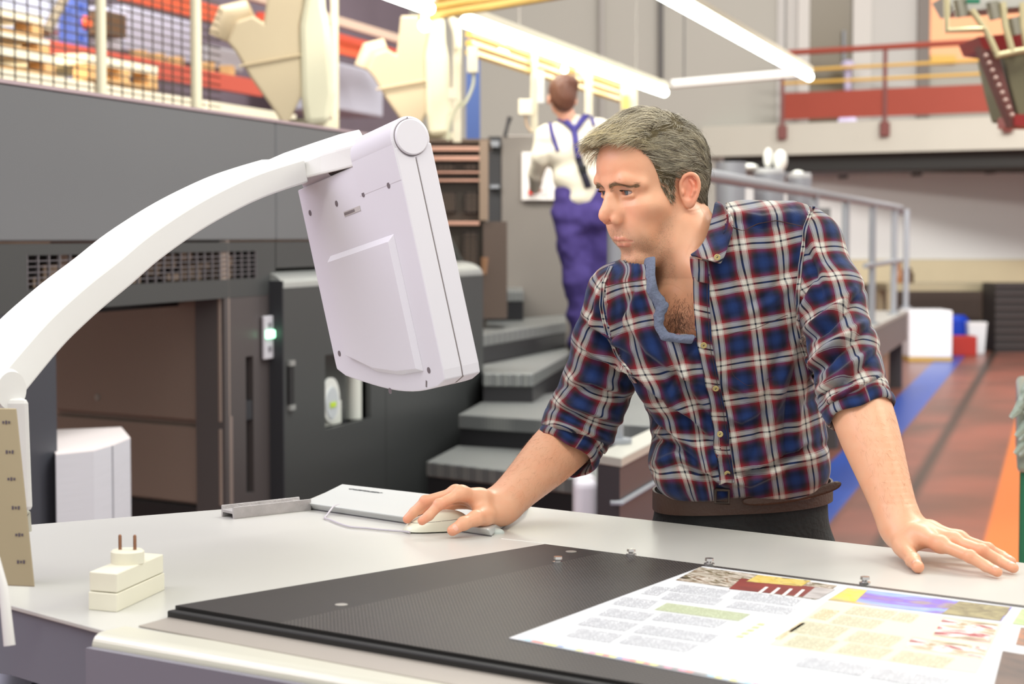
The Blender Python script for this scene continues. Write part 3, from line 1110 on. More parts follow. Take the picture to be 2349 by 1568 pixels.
def diamond_plate():
    m = bpy.data.materials.new('diamond_plate')
    m.use_nodes = True
    nt = m.node_tree
    L = nt.links.new
    b = nt.nodes['Principled BSDF']
    b.inputs['Base Color'].default_value = rgb(126, 130, 130)
    b.inputs['Metallic'].default_value = 0.5
    b.inputs['Roughness'].default_value = 0.36
    tc = nt.nodes.new('ShaderNodeTexCoord')
    ws = []
    for a in (math.radians(29), math.radians(-61)):
        mp = nt.nodes.new('ShaderNodeMapping')
        mp.inputs['Rotation'].default_value = (0, 0, a)
        L(tc.outputs['Object'], mp.inputs[0])
        w_ = nt.nodes.new('ShaderNodeTexWave')
        w_.inputs['Scale'].default_value = 17
        L(mp.outputs[0], w_.inputs[0])
        ws.append(w_)
    mu = nt.nodes.new('ShaderNodeMath')
    mu.operation = 'MULTIPLY'
    L(ws[0].outputs['Fac'], mu.inputs[0])
    L(ws[1].outputs['Fac'], mu.inputs[1])
    cr = nt.nodes.new('ShaderNodeValToRGB')
    cr.color_ramp.elements[0].position = 0.25
    cr.color_ramp.elements[0].color = rgb(134, 136, 136)
    cr.color_ramp.elements[1].position = 0.7
    cr.color_ramp.elements[1].color = rgb(166, 168, 164)
    L(mu.outputs[0], cr.inputs[0])
    L(cr.outputs[0], b.inputs['Base Color'])
    bp = nt.nodes.new('ShaderNodeBump')
    bp.inputs['Strength'].default_value = 0.35
    bp.inputs['Distance'].default_value = 0.01
    L(mu.outputs[0], bp.inputs['Height'])
    L(bp.outputs[0], b.inputs['Normal'])
    return m


dplate = diamond_plate()
riser_m = mat('riser_black', rgb(34, 33, 36), 0.45)
stairs = thing('staircase', (0.1, 9.8, 0), 'black steel staircase with chequer plate treads climbing to the walkway', 'stairs')
stair_block('a', [(978, 1058), (1049, 1021), (1420, 1040), (1400, 1106)], 0.50, 0.50, dplate, riser_m, stairs)
stair_block('b', [(1052, 950), (1102, 922), (1330, 893), (1590, 893), (1515, 978)], 0.643, 0.643, dplate, riser_m, stairs)
stair_block('c', [(1107, 856), (1104, 836), (1296, 797), (1312, 808), (1222, 857)], 0.786, 0.786, dplate, riser_m, stairs)
stair_block('d', [(1104, 768), (1104, 736), (1296, 721), (1299, 738)], 0.942, 0.942, dplate, riser_m, stairs)
stair_block('e', [(1100, 668), (1100, 658), (1198, 658), (1201, 667)], 1.125, 1.125, dplate, riser_m, stairs)

# standing platform the woman is on
p0, p1 = P(1230, 800, 10.95), P(1650, 800, 10.95)
o = thing('work_platform', (1.0, 11.5, 0), 'grey chequer plate work platform under the woman in overalls', 'platform')
part('plate', MB().prism([(P(1314, 800, 11.0).x, 11.0), (1.7, 11.0), (1.7, 12.25), (P(1314, 800, 11.0).x, 12.25)], 0.76, 0.80), dplate, o)
part('support', MB().prism([(P(1314, 800, 11.0).x + .02, 11.02), (1.7, 11.02), (1.7, 12.2), (P(1314, 800, 11.0).x + .02, 12.2)], 0, 0.758), riser_m, o)

# rounded white machine foot by the stair cheek
c = G(1345, 1100, 0.62)
o = MB().box((c.x, c.y + .1, 0.31), (0.085, 0.22, 0.62)).build('white_bollard', mat('bollard_white', rgb(240, 236, 244), 0.35), bevel=0.03, seg=4)
tag(o, 'rounded white plastic block beside the dark stair cheek', 'bollard')
# ================================================================== inspection desk
ZT = 1.0


def desk_white():
    m = mat('desk_white', rgb(198, 197, 192), 0.28, var=0.02, vscale=8, spec=0.5)
    return m


desk = thing('inspection_desk', (0.0, 2.7, 0), 'large pale grey-white inspection desk the man leans on', 'desk')
desk_m = desk_white()
grey_face = mat('desk_grey', rgb(122, 124, 136), 0.4, 0.1)


def GT(px, py, z=ZT):
    return G(px, py, z)


L0 = GT(-60, 1213)
L1 = GT(500, 1168)
L2 = GT(690, 1152)
L3 = GT(785, 1112)
far_r = GT(2349, 1290)
far_d = (far_r - L3).normalized()
R0 = L3 + far_d * 2.1
near_l = GT(15, 1385)
near_a = GT(245, 1447)
nd = (GT(900, 1560) - GT(250, 1452)).normalized()
near_r = near_a + nd * 1.9
top = [L0, L1, L2, L3, R0, near_r, near_a, near_l, GT(-80, 1372)]
part('desktop', MB().prism(top, ZT - 0.006, ZT), desk_m, desk, 0.0015)
# cabinet body below: grey side visible at the lower left
ins = Vector((0.012, 0.012, 0))
body = [L0 + Vector((.02, -.02, 0)), L1 + Vector((.01, -.03, 0)), L2 + Vector((.02, -.04, 0)), L3 + Vector((.02, -.04, 0)), R0 + Vector((-.03, -.03, 0)),
        near_r + Vector((0, .02, 0)), near_a + Vector((0.002, .006, 0)), near_l + Vector((0.002, .004, 0)), GT(-80, 1374)]
part('apron', MB().prism(body, ZT - 0.092, ZT - 0.0065), grey_face, desk)
body2 = [p + (Vector((0.1, 2.85, 0)) - Vector((p.x, p.y, 0))).normalized() * 0.13 for p in body]
part('pedestal', MB().prism(body2, 0.0, ZT - 0.093), mat('pedestal_grey', rgb(90, 92, 98), 0.5), desk)
# front extrusion (bright rounded edge, grey face)
fs_ = Vector((nd.y, -nd.x, 0))
if fs_.y > 0:
    fs_ = -fs_
q0 = near_a + Vector((0.0, 0, 0))
q1 = q0 + nd * 1.9
rad = 0.016
vs, fc = [], []
K = 7
prof = []
for k in range(K + 1):
    a_ = math.pi / 2 * k / K
    prof.append((0.008 + rad * math.sin(a_), ZT + 0.001 + rad * math.cos(a_) - rad))
prof = [(-0.03, ZT + 0.001)] + prof + [(0.024, ZT - 0.10), (-0.03, ZT - 0.10)]
for q in (q0, q1):
    for d_, z_ in prof:
        p = q + fs_ * d_
        vs.append(Vector((p.x, p.y, z_)))
n_ = len(prof)
fc = [tuple(range(n_)), tuple(reversed(range(n_, 2 * n_)))]
fc += [(k, (k + 1) % n_, (k + 1) % n_ + n_, k + n_) for k in range(n_)]
part('front_rail', MB().add(vs, fc, False), mat('rail_cream', rgb(206, 204, 190), 0.32, 0.2), desk)
part('front_panel', MB().prism([q0 + fs_ * 0.0245, q1 + fs_ * 0.0245, q1 + fs_ * 0.034, q0 + fs_ * 0.034], ZT - 0.16, ZT - 0.014), mat('panel_mauve', rgb(128, 126, 138), 0.42), desk)
# recessed taupe channel between the rail and the board
k0, k1 = GT(318, 1438), GT(1290, 1620)
k2, k3 = GT(1290, 1568), GT(412, 1412)
part('channel', MB().prism([k0, k1, k2, k3], ZT + .0005, ZT + 0.002), mat('channel_taupe', rgb(170, 162, 154), 0.4, 0.3), desk)


def board_material():
    """black board with a field of fine suction holes"""
    m = bpy.data.materials.new('perforated_black')
    m.use_nodes = True
    nt = m.node_tree
    L = nt.links.new
    b = nt.nodes['Principled BSDF']
    b.inputs['Roughness'].default_value = 0.42
    b.inputs['Specular IOR Level'].default_value = 0.35
    at = nt.nodes.new('ShaderNodeAttribute')
    at.attribute_name = 'UVMap'
    tc = nt.nodes.new('ShaderNodeTexCoord')
    mp = nt.nodes.new('ShaderNodeMapping')
    L(tc.outputs['UV'], mp.inputs[0])
    sc = nt.nodes.new('ShaderNodeVectorMath')
    sc.operation = 'SCALE'
    sc.inputs['Scale'].default_value = 1 / 0.0060
    L(mp.outputs[0], sc.inputs[0])
    fr = nt.nodes.new('ShaderNodeVectorMath')
    fr.operation = 'FRACTION'
    L(sc.outputs[0], fr.inputs[0])
    sb = nt.nodes.new('ShaderNodeVectorMath')
    sb.operation = 'DISTANCE'
    L(fr.outputs[0], sb.inputs[0])
    sb.inputs[1].default_value = (0.5, 0.5, 0)
    lt = nt.nodes.new('ShaderNodeMath')
    lt.operation = 'LESS_THAN'
    lt.inputs[1].default_value = 0.20
    L(sb.outputs['Value'], lt.inputs[0])
    sx = nt.nodes.new('ShaderNodeSeparateXYZ')
    L(tc.outputs['UV'], sx.inputs[0])
    g1 = nt.nodes.new('ShaderNodeMath')
    g1.operation = 'GREATER_THAN'
    g1.inputs[1].default_value = 0.115
    L(sx.outputs[0], g1.inputs[0])
    mu = nt.nodes.new('ShaderNodeMath')
    mu.operation = 'MULTIPLY'
    L(lt.outputs[0], mu.inputs[0])
    L(g1.outputs[0], mu.inputs[1])
    mx = nt.nodes.new('ShaderNodeMixRGB')
    mx.inputs[1].default_value = rgb(38, 34, 33)
    mx.inputs[2].default_value = rgb(112, 108, 102)
    L(mu.outputs[0], mx.inputs[0])
    L(mx.outputs[0], b.inputs['Base Color'])
    return m


zb = ZT + 0.014
bd = thing('black_board', tuple(GT(1250, 1400)), 'black perforated metal proofing board set into the desk', 'board')
A_ = G(1250, 1247, zb)
fdir = (G(2349, 1388, zb) - A_).normalized()
B_ = G(402, 1388, zb)
C_ = B_ + (G(1060, 1499, zb) - B_).normalized() * 1.9
D_ = A_ + fdir * 1.9
bmesh_ = MB().add([B_, C_, D_, A_], [(0, 1, 2, 3)])
o = part('perforated_top', bmesh_, board_material(), bd)
uv = o.data.uv_layers.new(name='UVMap')
sdir = Vector((-fdir.y, fdir.x, 0))
for lp in o.data.loops:
    co = o.data.vertices[lp.vertex_index].co + OFF[bd.name] - A_
    uv.data[lp.index].uv = (co.dot(fdir), co.dot(sdir) + 5)
part('board_body', MB().prism([B_, C_, D_, A_], ZT + 0.0025, zb - 0.0004), mat('board_black', rgb(24, 22, 20), 0.45), bd)
e_ = (C_ - B_).normalized()
en = Vector((e_.y, -e_.x, 0))
if en.y > 0:
    en = -en
part('edge_strip', MB().prism([B_ + en * 0.001, C_ + en * 0.001, C_ + en * 0.014, B_ + en * 0.014], ZT - 0.001, zb - 0.004), mat('rubber_black', rgb(16, 15, 14), 0.5), bd, 0.002)
part('far_rail', MB().prism([A_ + sdir * 0.002, D_ + sdir * 0.002, D_ + sdir * 0.012, A_ + sdir * 0.012], ZT - .001, zb - 0.003), mat('rail_dark', rgb(74, 72, 60), 0.3, 0.5), bd)
chrome = mat('chrome', rgb(210, 208, 206), 0.15, 0.95)
pins = [(1280, 1292, 'chrome stop pin on the black board nearest the man\'s right hand'), (1448, 1274, 'chrome stop pin at the far edge of the black board, left of the printed sheet'),
        (1627, 1296, 'chrome stop pin touching the far left corner of the printed sheet'), (1984, 1339, 'chrome stop pin behind the printed sheet, in front of the man\'s left hand')]
for i, (x, y, lab) in enumerate(pins):
    c = G(x, y, zb)
    o = MB().lathe(c, [(0.0075, 0), (0.0075, 0.003), (0.004, 0.0035), (0.004, 0.006), (0.0065, 0.0065), (0.006, 0.010)], 16).build('stop_pin', chrome)
    tag(o, lab, 'pin', 'chrome stop pins on the black board')
for x, y, lab in ((1310, 1265, 'flat metal disc flush in the black board beyond the nearest stop pin'), (783, 1387, 'flat metal disc flush in the black board, nearest its left corner')):
    c = G(x, y, zb)
    o = MB().lathe(c, [(0.008, 0), (0.008, 0.0008)], 16).build('flush_disc', mat('disc_metal', rgb(190, 186, 180), 0.3, 0.6))
    tag(o, lab, 'disc')

# raised keyboard housing at the back corner of the desk
h0, h1, h2, h3 = GT(676, 1162), GT(1128, 1230), GT(1216, 1164), GT(785, 1113)
hz = 0.013
t0 = G(700, 1152, ZT + hz)
t1 = G(1120, 1213, ZT + hz)
t2 = G(1206, 1158, ZT + hz)
t3 = G(785, 1110, ZT + hz)
hs = MB().add([h0, h1, h2, h3, t0, t1, t2, t3], [(3, 2, 1, 0), (4, 5, 6, 7), (0, 1, 5, 4), (1, 2, 6, 5), (2, 3, 7, 6), (3, 0, 4, 7)])
hous = hs.build('control_housing', mat('housing_white', rgb(196, 198, 197), 0.35), bevel=0.003)
tag(hous, 'flat raised white housing with small dark lettering at the back of the desk', 'control housing')
MB().prism([h0 + Vector((0, -.0015, 0)), h1 + Vector((0, -.0015, 0)), h1 + Vector((0, 0, 0)), h0], ZT, ZT + 0.0006).build('joint_line', mat('joint_dark', rgb(110, 108, 116), 0.6), hous)
# lettering, upside down as seen from here
cu = bpy.data.curves.new('lettering', 'FONT')
cu.body = '-HEIDELBERG-'
cu.size = 0.0125
cu.align_x = 'CENTER'
cu.align_y = 'CENTER'
cu.extrude = 0.0001
cu.offset = 0.0004
to = bpy.data.objects.new('lettering', cu)
scene.collection.objects.link(to)
ld = (G(876, 1130, ZT + hz) - G(799, 1120, ZT + hz)).normalized()
bpy.context.view_layer.update()
dg = bpy.context.evaluated_depsgraph_get()
me = bpy.data.meshes.new_from_object(to.evaluated_get(dg))
bpy.data.objects.remove(to)
xs = [v.co.x for v in me.vertices]
wlen = (G(876, 1130, ZT + hz) - G(799, 1120, ZT + hz)).length
sc_ = wlen / (max(xs) - min(xs))
ctr = G(838, 1125, ZT + hz + 0.0006)
side = Vector((-ld.y, ld.x, 0))
for v in me.vertices:
    x, y, z = v.co
    p = ctr - ld * (x * sc_) - side * (y * sc_ * 1.0) + Vector((0, 0, z))
    v.co = p - OFF[hous.name]
lo = bpy.data.objects.new('lettering', me)
scene.collection.objects.link(lo)
me.materials.append(mat('letter_dark', rgb(60, 64, 70), 0.5))
lo.parent = hous
# small rounded clip by the bar and the seam of the desk
c = GT(652, 1152)
o = MB().sphere((c.x, c.y, ZT), 0.012, 16, 8, (1.7, 1.0, 0.5)).build('rounded_clip', mat('clip_white', rgb(216, 214, 216), 0.4))
tag(o, 'tiny rounded white knob behind the metal bar', 'knob')
c = GT(1139, 1222)
o = MB().sphere((c.x, c.y, ZT), 0.010, 14, 8, (1.3, 0.9, 0.8)).build('corner_cap', mat('cap_greyish', rgb(196, 204, 200), 0.4))
tag(o, 'small rounded pale corner cap by the man\'s right wrist', 'corner cap')
s0_, s1_ = GT(1150, 1235), GT(1262, 1247)
MB().prism([s0_, s1_, s1_ + Vector((0, .0014, 0)), s0_ + Vector((0, .0014, 0))], ZT, ZT + 0.0004).build('seam', mat('joint_pale', rgb(240, 240, 236), 0.4), desk)

# aluminium H-section bar
a0, a1 = GT(517, 1186), GT(695, 1166)
ax = (a1 - a0).normalized()
al = (GT(710, 1168) - GT(537, 1189)).length
pr_ = Vector((ax.y, -ax.x, 0))
if pr_.y > 0:
    pr_ = -pr_
hw_ = 0.0190
hh = 0.0195
tk = 0.0026
start = GT(536, 1190) - pr_ * 0.0
cc = start - pr_ * hw_
mb = MB()


def hb(d0, d1, z0, z1):
    mb.prism([cc + pr_ * d0, cc + pr_ * d1, cc + pr_ * d1 + ax * al, cc + pr_ * d0 + ax * al], ZT + z0, ZT + z1)


# cross section traced once so the bar is one solid piece
sec = [(-hw_, 0), (-hw_ + tk, 0), (-hw_ + tk + .002, .008), (hw_ - tk - .002, .008), (hw_ - tk, 0), (hw_, 0), (hw_, hh), (hw_ - tk, hh), (hw_ - tk - .002, .0125), (-hw_ + tk + .002, .0125), (-hw_ + tk, hh), (-hw_, hh)]
A0 = [cc + pr_ * d + Vector((0, 0, ZT * 0 + z + 0)) for d, z in sec]
mb = MB().extrude(A0, ax * al)
o = mb.build('metal_bar', mat('cast_metal', rgb(182, 178, 178), 0.42, 0.45, var=0.22, vscale=60, bump=0.2, bscale=300), bevel=0.0006)
tag(o, 'short H-section aluminium bar lying near the back edge of the desk', 'metal bar')

# plug adapter in the left foreground
pl_ = thing('plug_adapter', tuple(GT(285, 1395)), 'stacked white power plug adapter with two upright pins, blurred foreground', 'plug')
plug_m = mat('plug_white', rgb(226, 222, 204), 0.5, var=0.04, vscale=20)
b0, b1, b2 = GT(203, 1398), GT(268, 1404), GT(378, 1352)
b3 = b0 + (b2 - b1)
h_ = 0.024
part('lower_block', MB().prism([b0, b1, b2, b3], ZT, ZT + h_ - .001), plug_m, pl_, 0.0012)
mid = (b0 + b1 + b2 + b3) / 4
sh = [mid + (p - mid) * 0.97 for p in (b0, b1, b2, b3)]
part('upper_block', MB().prism(sh, ZT + h_, ZT + 2 * h_), plug_m, pl_, 0.0012)
dc_ = P(293, 1306, (mid.y))
part('round_socket', MB().lathe((dc_.x, dc_.y, ZT + 2 * h_), [(0.0215, 0), (0.0215, 0.015), (0.019, 0.017), (0.0, 0.017)], 24), plug_m, pl_)
brass = mat('brass_pin', rgb(150, 108, 84), 0.35, 0.7)
dx_ = Vector((1, -0.1, 0)).normalized()
for s_ in (-1, 1):
    c = Vector((dc_.x, dc_.y, ZT + 2 * h_ + 0.016)) + dx_ * 0.0098 * s_
    part('pin', MB().tube([c, c + Vector((0, 0, 0.019)), c + Vector((0, 0, 0.0205))], [0.0022, 0.0022, 0.0012], 10), brass, pl_)

# computer mouse under the right hand
mo = G(1002, 1222, ZT)
mouse = thing('computer_mouse', (mo.x, mo.y, ZT), 'off-white corded computer mouse under the man\'s right hand', 'mouse')
MX = Vector((-0.955, -0.30, 0)).normalized()        # front of the mouse
MY = Vector((0.30, -0.955, 0)).normalized()         # its left side, towards us
mouse_c = Vector((mo.x, mo.y + 0.028, ZT))


def mouse_shell(z_lo, z_hi, x_lo=-2, x_hi=2, grow=0.0, ylo=-2, yhi=2):
    nu, nv = 40, 14
    vs, fs_2 = [], []
    for i in range(nv + 1):
        f_ = i / nv
        zz = z_lo + (z_hi - z_lo) * f_
        for j in range(nu):
            a = 2 * math.pi * j / nu
            ca, sa = math.cos(a), math.sin(a)
            pw = 0.8
            ex = math.copysign(abs(ca) ** pw, ca)
            ey = math.copysign(abs(sa) ** pw, sa)
            # height field: highest towards the rear
            k = math.sqrt(max(0.0, 1 - zz ** 2.4)) if zz < 1 else 0
            x = ex * 0.056 * (k * 0.88 + 0.12 * (1 - zz)) * 1.0 - 0.004 * zz
            y = ey * 0.030 * (k * 0.9 + 0.1 * (1 - zz))
            y *= 1 - 0.10 * math.cos(math.pi * x / 0.056) * 0.5
            h = 0.036 * zz * (1.0 - 0.35 * (x / 0.056 * .5 + .5))
            vs.append(mouse_c + MX * x + MY * y + Vector((0, 0, 0.002 + h)))
    for i in range(nv):
        for j in range(nu):
            fs_2.append((i * nu + j, i * nu + (j + 1) % nu, (i + 1) * nu + (j + 1) % nu, (i + 1) * nu + j))
    fs_2.append(tuple(reversed(range(nu))))
    fs_2.append(tuple(nv * nu + j for j in range(nu)))
    return MB().add(vs, fs_2, True)


mouse_m = mat('mouse_white', rgb(230, 232, 214), 0.32)
part('lower_shell', mouse_shell(0.0, 0.538), mouse_m, mouse)
part('shell_gap', mouse_shell(0.530, 0.551), mat('gap_dark', rgb(90, 84, 80), 0.5), mouse)
part('upper_shell', mouse_shell(0.549, 1.0), mouse_m, mouse)
bl = [mouse_c + MX * x + Vector((0, 0, 0.002 + 0.0365 * math.sqrt(max(0, 1 - (x / 0.056) ** 2)) ** (1 / 1.2) * (1.0 - 0.35 * (x / 0.056 * .5 + .5)))) for x in [0.012 + 0.038 * i / 8 for i in range(9)]]
part('button_seam', MB().tube(bl, 0.0005, 5), mat('gap_dark', rgb(90, 84, 80), 0.5), mouse)
cs = [(940, 1223, 4), (930, 1221, 3), (880, 1217, 3), (840, 1213, 3), (805, 1210, 3), (780, 1203, 3), (758, 1194, 3), (746, 1190, 3), (747, 1186, 4)]
pth = [G(x, y, ZT + 0.001 + 0.0) for x, y, _ in cs]
yb = pth[-1].y
pth += [P(757, 1171, yb + .02), P(766, 1161, yb + .045), P(777, 1157.5, yb + .07), P(790, 1158, yb + .09), P(803, 1163, yb + .10), P(812, 1168, yb + .105)]


def smooth_path(pts, n=6):
    pts = [Vector(p) for p in pts]
    out = []
    for i in range(len(pts) - 1):
        p0 = pts[max(i - 1, 0)]
        p1, p2 = pts[i], pts[i + 1]
        p3 = pts[min(i + 2, len(pts) - 1)]
        for k in range(n):
            t = k / n
            out.append(0.5 * ((2 * p1) + (p2 - p0) * t + (2 * p0 - 5 * p1 + 4 * p2 - p3) * t * t + (3 * p1 - p0 - 3 * p2 + p3) * t ** 3))
    out.append(pts[-1])
    return out


pth = [Vector((p.x, p.y, max(p.z, ZT + 0.0026))) for p in smooth_path(pth)]
part('cord', MB().tube(pth, 0.0017, 8), mat('cord_mauve', rgb(190, 184, 192), 0.5), mouse)

# ------------------------------------------------------------------ printed sheet
zs = zb + 0.0012
SA, SB = G(1612, 1298, zs), G(1168, 1462, zs)
SF = (G(2349, 1394, zs) - SA).normalized()
SN = (G(1700, 1566, zs) - SB).normalized()
SD = SB + SN * 1.25
SC = SA + SF * 1.25
sheet = thing('printed_sheet', tuple(SB), 'large white printed proof sheet with colour pictures on the black board', 'printed sheet')
paper_m = mat('proof_paper', rgb(210, 212, 216), 0.5)
edge = [SB + (SA - SB) * t_ + Vector((0, 0, 0.0)) for t_ in (0, .33, .55, 1)]
part('paper', MB().prism([SB, SD, SC, SA], zb + 0.0003, zs), paper_m, sheet)


def qp(pts, z):
    return [G(x, y, z) for x, y in pts]


def print_patch(name, pts, m, z=None):
    z = zs + 0.0002 if z is None else z
    g = qp(pts, z)
    o = part(name, MB().prism(g, z, z + 0.0001), m, sheet)
    uv = o.data.uv_layers.new(name='UVMap')
    o_ = g[0]
    ex_ = (g[1] - g[0])
    ey_ = (g[-1] - g[0])
    lx, ly = ex_.length, ey_.length
    # oblique coordinates in the sheet plane
    det = ex_.x * ey_.y - ex_.y * ey_.x
    for lp in o.data.loops:
        q = o.data.vertices[lp.vertex_index].co + OFF[sheet.name] - o_
        a_ = (q.x * ey_.y - q.y * ey_.x) / det
        b_ = (ex_.x * q.y - ex_.y * q.x) / det
        uv.data[lp.index].uv = (a_ * lx, b_ * ly)
    return o


def picture(name, ramp, scale=12.0, distort=1.5, stretch=(1, 1, 1), seed=0.0):
    m = bpy.data.materials.new(name)
    m.use_nodes = True
    nt = m.node_tree
    L = nt.links.new
    b = nt.nodes['Principled BSDF']
    b.inputs['Roughness'].default_value = 0.4
    tc = nt.nodes.new('ShaderNodeTexCoord')
    mp = nt.nodes.new('ShaderNodeMapping')
    mp.inputs['Scale'].default_value = stretch
    mp.inputs['Location'].default_value = (seed, seed * .37, 0)
    L(tc.outputs['UV'], mp.inputs[0])
    n = nt.nodes.new('ShaderNodeTexNoise')
    n.inputs['Scale'].default_value = scale
    n.inputs['Detail'].default_value = 5
    n.inputs['Distortion'].default_value = distort
    L(mp.outputs[0], n.inputs['Vector'])
    cr = nt.nodes.new('ShaderNodeValToRGB')
    while len(cr.color_ramp.elements) < len(ramp):
        cr.color_ramp.elements.new(0.5)
    for e, (p, c) in zip(cr.color_ramp.elements, ramp):
        e.position = p
        e.color = rgb(*c)
    L(n.outputs[0], cr.inputs[0])
    L(cr.outputs[0], b.inputs['Base Color'])
    return m


def text_block(name, ink, paper, pitch=0.0042):
    """lines of small print: rows of broken dashes"""
    m = bpy.data.materials.new(name)
    m.use_nodes = True
    nt = m.node_tree
    L = nt.links.new
    b = nt.nodes['Principled BSDF']
    b.inputs['Roughness'].default_value = 0.45
    tc = nt.nodes.new('ShaderNodeTexCoord')
    sp = nt.nodes.new('ShaderNodeSeparateXYZ')
    L(tc.outputs['UV'], sp.inputs[0])
    dv = nt.nodes.new('ShaderNodeMath')
    dv.operation = 'DIVIDE'
    dv.inputs[1].default_value = pitch
    L(sp.outputs[1], dv.inputs[0])
    fr = nt.nodes.new('ShaderNodeMath')
    fr.operation = 'FRACT'
    L(dv.outputs[0], fr.inputs[0])
    lt = nt.nodes.new('ShaderNodeMath')
    lt.operation = 'LESS_THAN'
    lt.inputs[1].default_value = 0.5
    L(fr.outputs[0], lt.inputs[0])
    fl_ = nt.nodes.new('ShaderNodeMath')
    fl_.operation = 'FLOOR'
    L(dv.outputs[0], fl_.inputs[0])
    cb = nt.nodes.new('ShaderNodeCombineXYZ')
    mm = nt.nodes.new('ShaderNodeMath')
    mm.operation = 'MULTIPLY'
    mm.inputs[1].default_value = 420
    L(sp.outputs[0], mm.inputs[0])
    L(mm.outputs[0], cb.inputs[0])
    m7 = nt.nodes.new('ShaderNodeMath')
    m7.operation = 'MULTIPLY'
    m7.inputs[1].default_value = 7.3
    L(fl_.outputs[0], m7.inputs[0])
    L(m7.outputs[0], cb.inputs[1])
    n = nt.nodes.new('ShaderNodeTexNoise')
    n.inputs['Scale'].default_value = 1.0
    n.inputs['Detail'].default_value = 1
    L(cb.outputs[0], n.inputs['Vector'])
    g = nt.nodes.new('ShaderNodeMath')
    g.operation = 'GREATER_THAN'
    g.inputs[1].default_value = 0.42
    L(n.outputs[0], g.inputs[0])
    mu = nt.nodes.new('ShaderNodeMath')
    mu.operation = 'MULTIPLY'
    L(lt.outputs[0], mu.inputs[0])
    L(g.outputs[0], mu.inputs[1])
    mx = nt.nodes.new('ShaderNodeMixRGB')
    mx.inputs[1].default_value = rgb(*paper)
    mx.inputs[2].default_value = rgb(*ink)
    L(mu.outputs[0], mx.inputs[0])
    L(mx.outputs[0], b.inputs['Base Color'])
    return m


# first picture strip: brown machine scene
pic1 = picture('picture_brown', [(0.3, (40, 34, 24)), (0.42, (110, 96, 60)), (0.5, (214, 206, 196)), (0.58, (122, 96, 64)), (0.7, (60, 44, 30))], 22, 2.0, (1, 3, 1))
print_patch('picture', [(1605, 1300), (1922, 1342), (1872, 1375), (1550, 1330)], pic1)
print_patch('picture_detail', [(1700, 1326), (1900, 1349), (1872, 1371), (1672, 1350)], picture('picture_red', [(0.35, (110, 38, 30)), (0.6, (140, 50, 38))], 8), zs + 0.0004)
print_patch('picture_detail', [(1738, 1318), (1860, 1331), (1838, 1344), (1712, 1333)], picture('picture_gold', [(0.35, (196, 168, 60)), (0.5, (214, 190, 110)), (0.65, (120, 96, 40))], 40), zs + 0.0006)
print_patch('picture_detail', [(1870, 1346), (1916, 1351), (1878, 1373), (1840, 1370)], picture('picture_greyish', [(0.35, (150, 142, 140)), (0.6, (196, 190, 188))], 12), zs + 0.0005)
for k in range(4):
    x = 1748 + k * 28
    print_patch('picture_detail', [(x + 8, 1345 + k * 2), (x + 15, 1346 + k * 2), (x - 4, 1361 + k * 2.6), (x - 12, 1360 + k * 2.6)], mat('print_white', rgb(226, 220, 216), 0.5), zs + 0.0007)
pic2 = picture('picture_violet', [(0.28, (226, 190, 50)), (0.40, (120, 150, 220)), (0.47, (140, 170, 226)), (0.54, (120, 84, 196)), (0.60, (150, 130, 150)), (0.7, (130, 112, 74))], 7, 1.2, (1, 2, 1), 3.2)
print_patch('picture', [(1944, 1347), (2322, 1392), (2296, 1424), (1898, 1376)], pic2)
print_patch('picture_detail', [(2200, 1378), (2318, 1392), (2294, 1423), (2160, 1407)], picture('picture_olive', [(0.35, (110, 98, 62)), (0.6, (162, 150, 104))], 30), zs + 0.0005)
print_patch('picture_detail', [(1944, 1348), (1990, 1353), (1962, 1380), (1902, 1374)], picture('picture_yellow', [(0.35, (232, 196, 50)), (0.55, (206, 190, 110)), (0.7, (120, 112, 96))], 26), zs + 0.0005)
cream = mat('cream_print', rgb(212, 208, 182), 0.5)
print_patch('tinted_page', [(1896, 1378), (2302, 1428), (2240, 1545), (1764, 1478)], cream)
tx_w = text_block('small_print', (118, 118, 130), (210, 212, 216))
tx_c = text_block('small_print_cream', (140, 130, 96), (212, 208, 182))
tx_o = text_block('small_print_orange', (186, 130, 60), (212, 208, 182))
tx_g = text_block('small_print_green', (136, 144, 104), (188, 196, 168))
for pts in ([(1560, 1340), (1676, 1354), (1650, 1370), (1532, 1354)], [(1500, 1344), (1540, 1348), (1508, 1366), (1470, 1361)],
            [(1700, 1356), (1840, 1374), (1818, 1390), (1676, 1372)], [(1538, 1358), (1660, 1373), (1638, 1388), (1514, 1373)],
            [(1690, 1378), (1826, 1396), (1804, 1410), (1664, 1392)], [(1430, 1368), (1510, 1378), (1484, 1396), (1402, 1385)],
            [(1400, 1394), (1502, 1407), (1474, 1424), (1370, 1410)], [(1520, 1404), (1668, 1424), (1640, 1440), (1492, 1421)],
            [(1356, 1415), (1466, 1430), (1432, 1448), (1322, 1432)], [(1480, 1432), (1650, 1456), (1620, 1474), (1450, 1450)],
            [(1330, 1440), (1430, 1455), (1398, 1474), (1296, 1458)], [(1450, 1455), (1604, 1478), (1572, 1496), (1416, 1474)]):
    print_patch('text_block', pts, tx_w)
print_patch('text_panel', [(1530, 1382), (1722, 1408), (1694, 1424), (1500, 1398)], tx_g)
for k in range(5):
    y0 = 1428 + k * 7
    x0_ = 1742 - k * 12
    print_patch('heading_line', [(x0_, y0), (x0_ + 14, y0 + 2), (x0_ - 6 + 14, y0 + 6), (x0_ - 8, y0 + 4)], mat('heading_green', rgb(190, 196, 140), 0.5), zs + 0.0003)
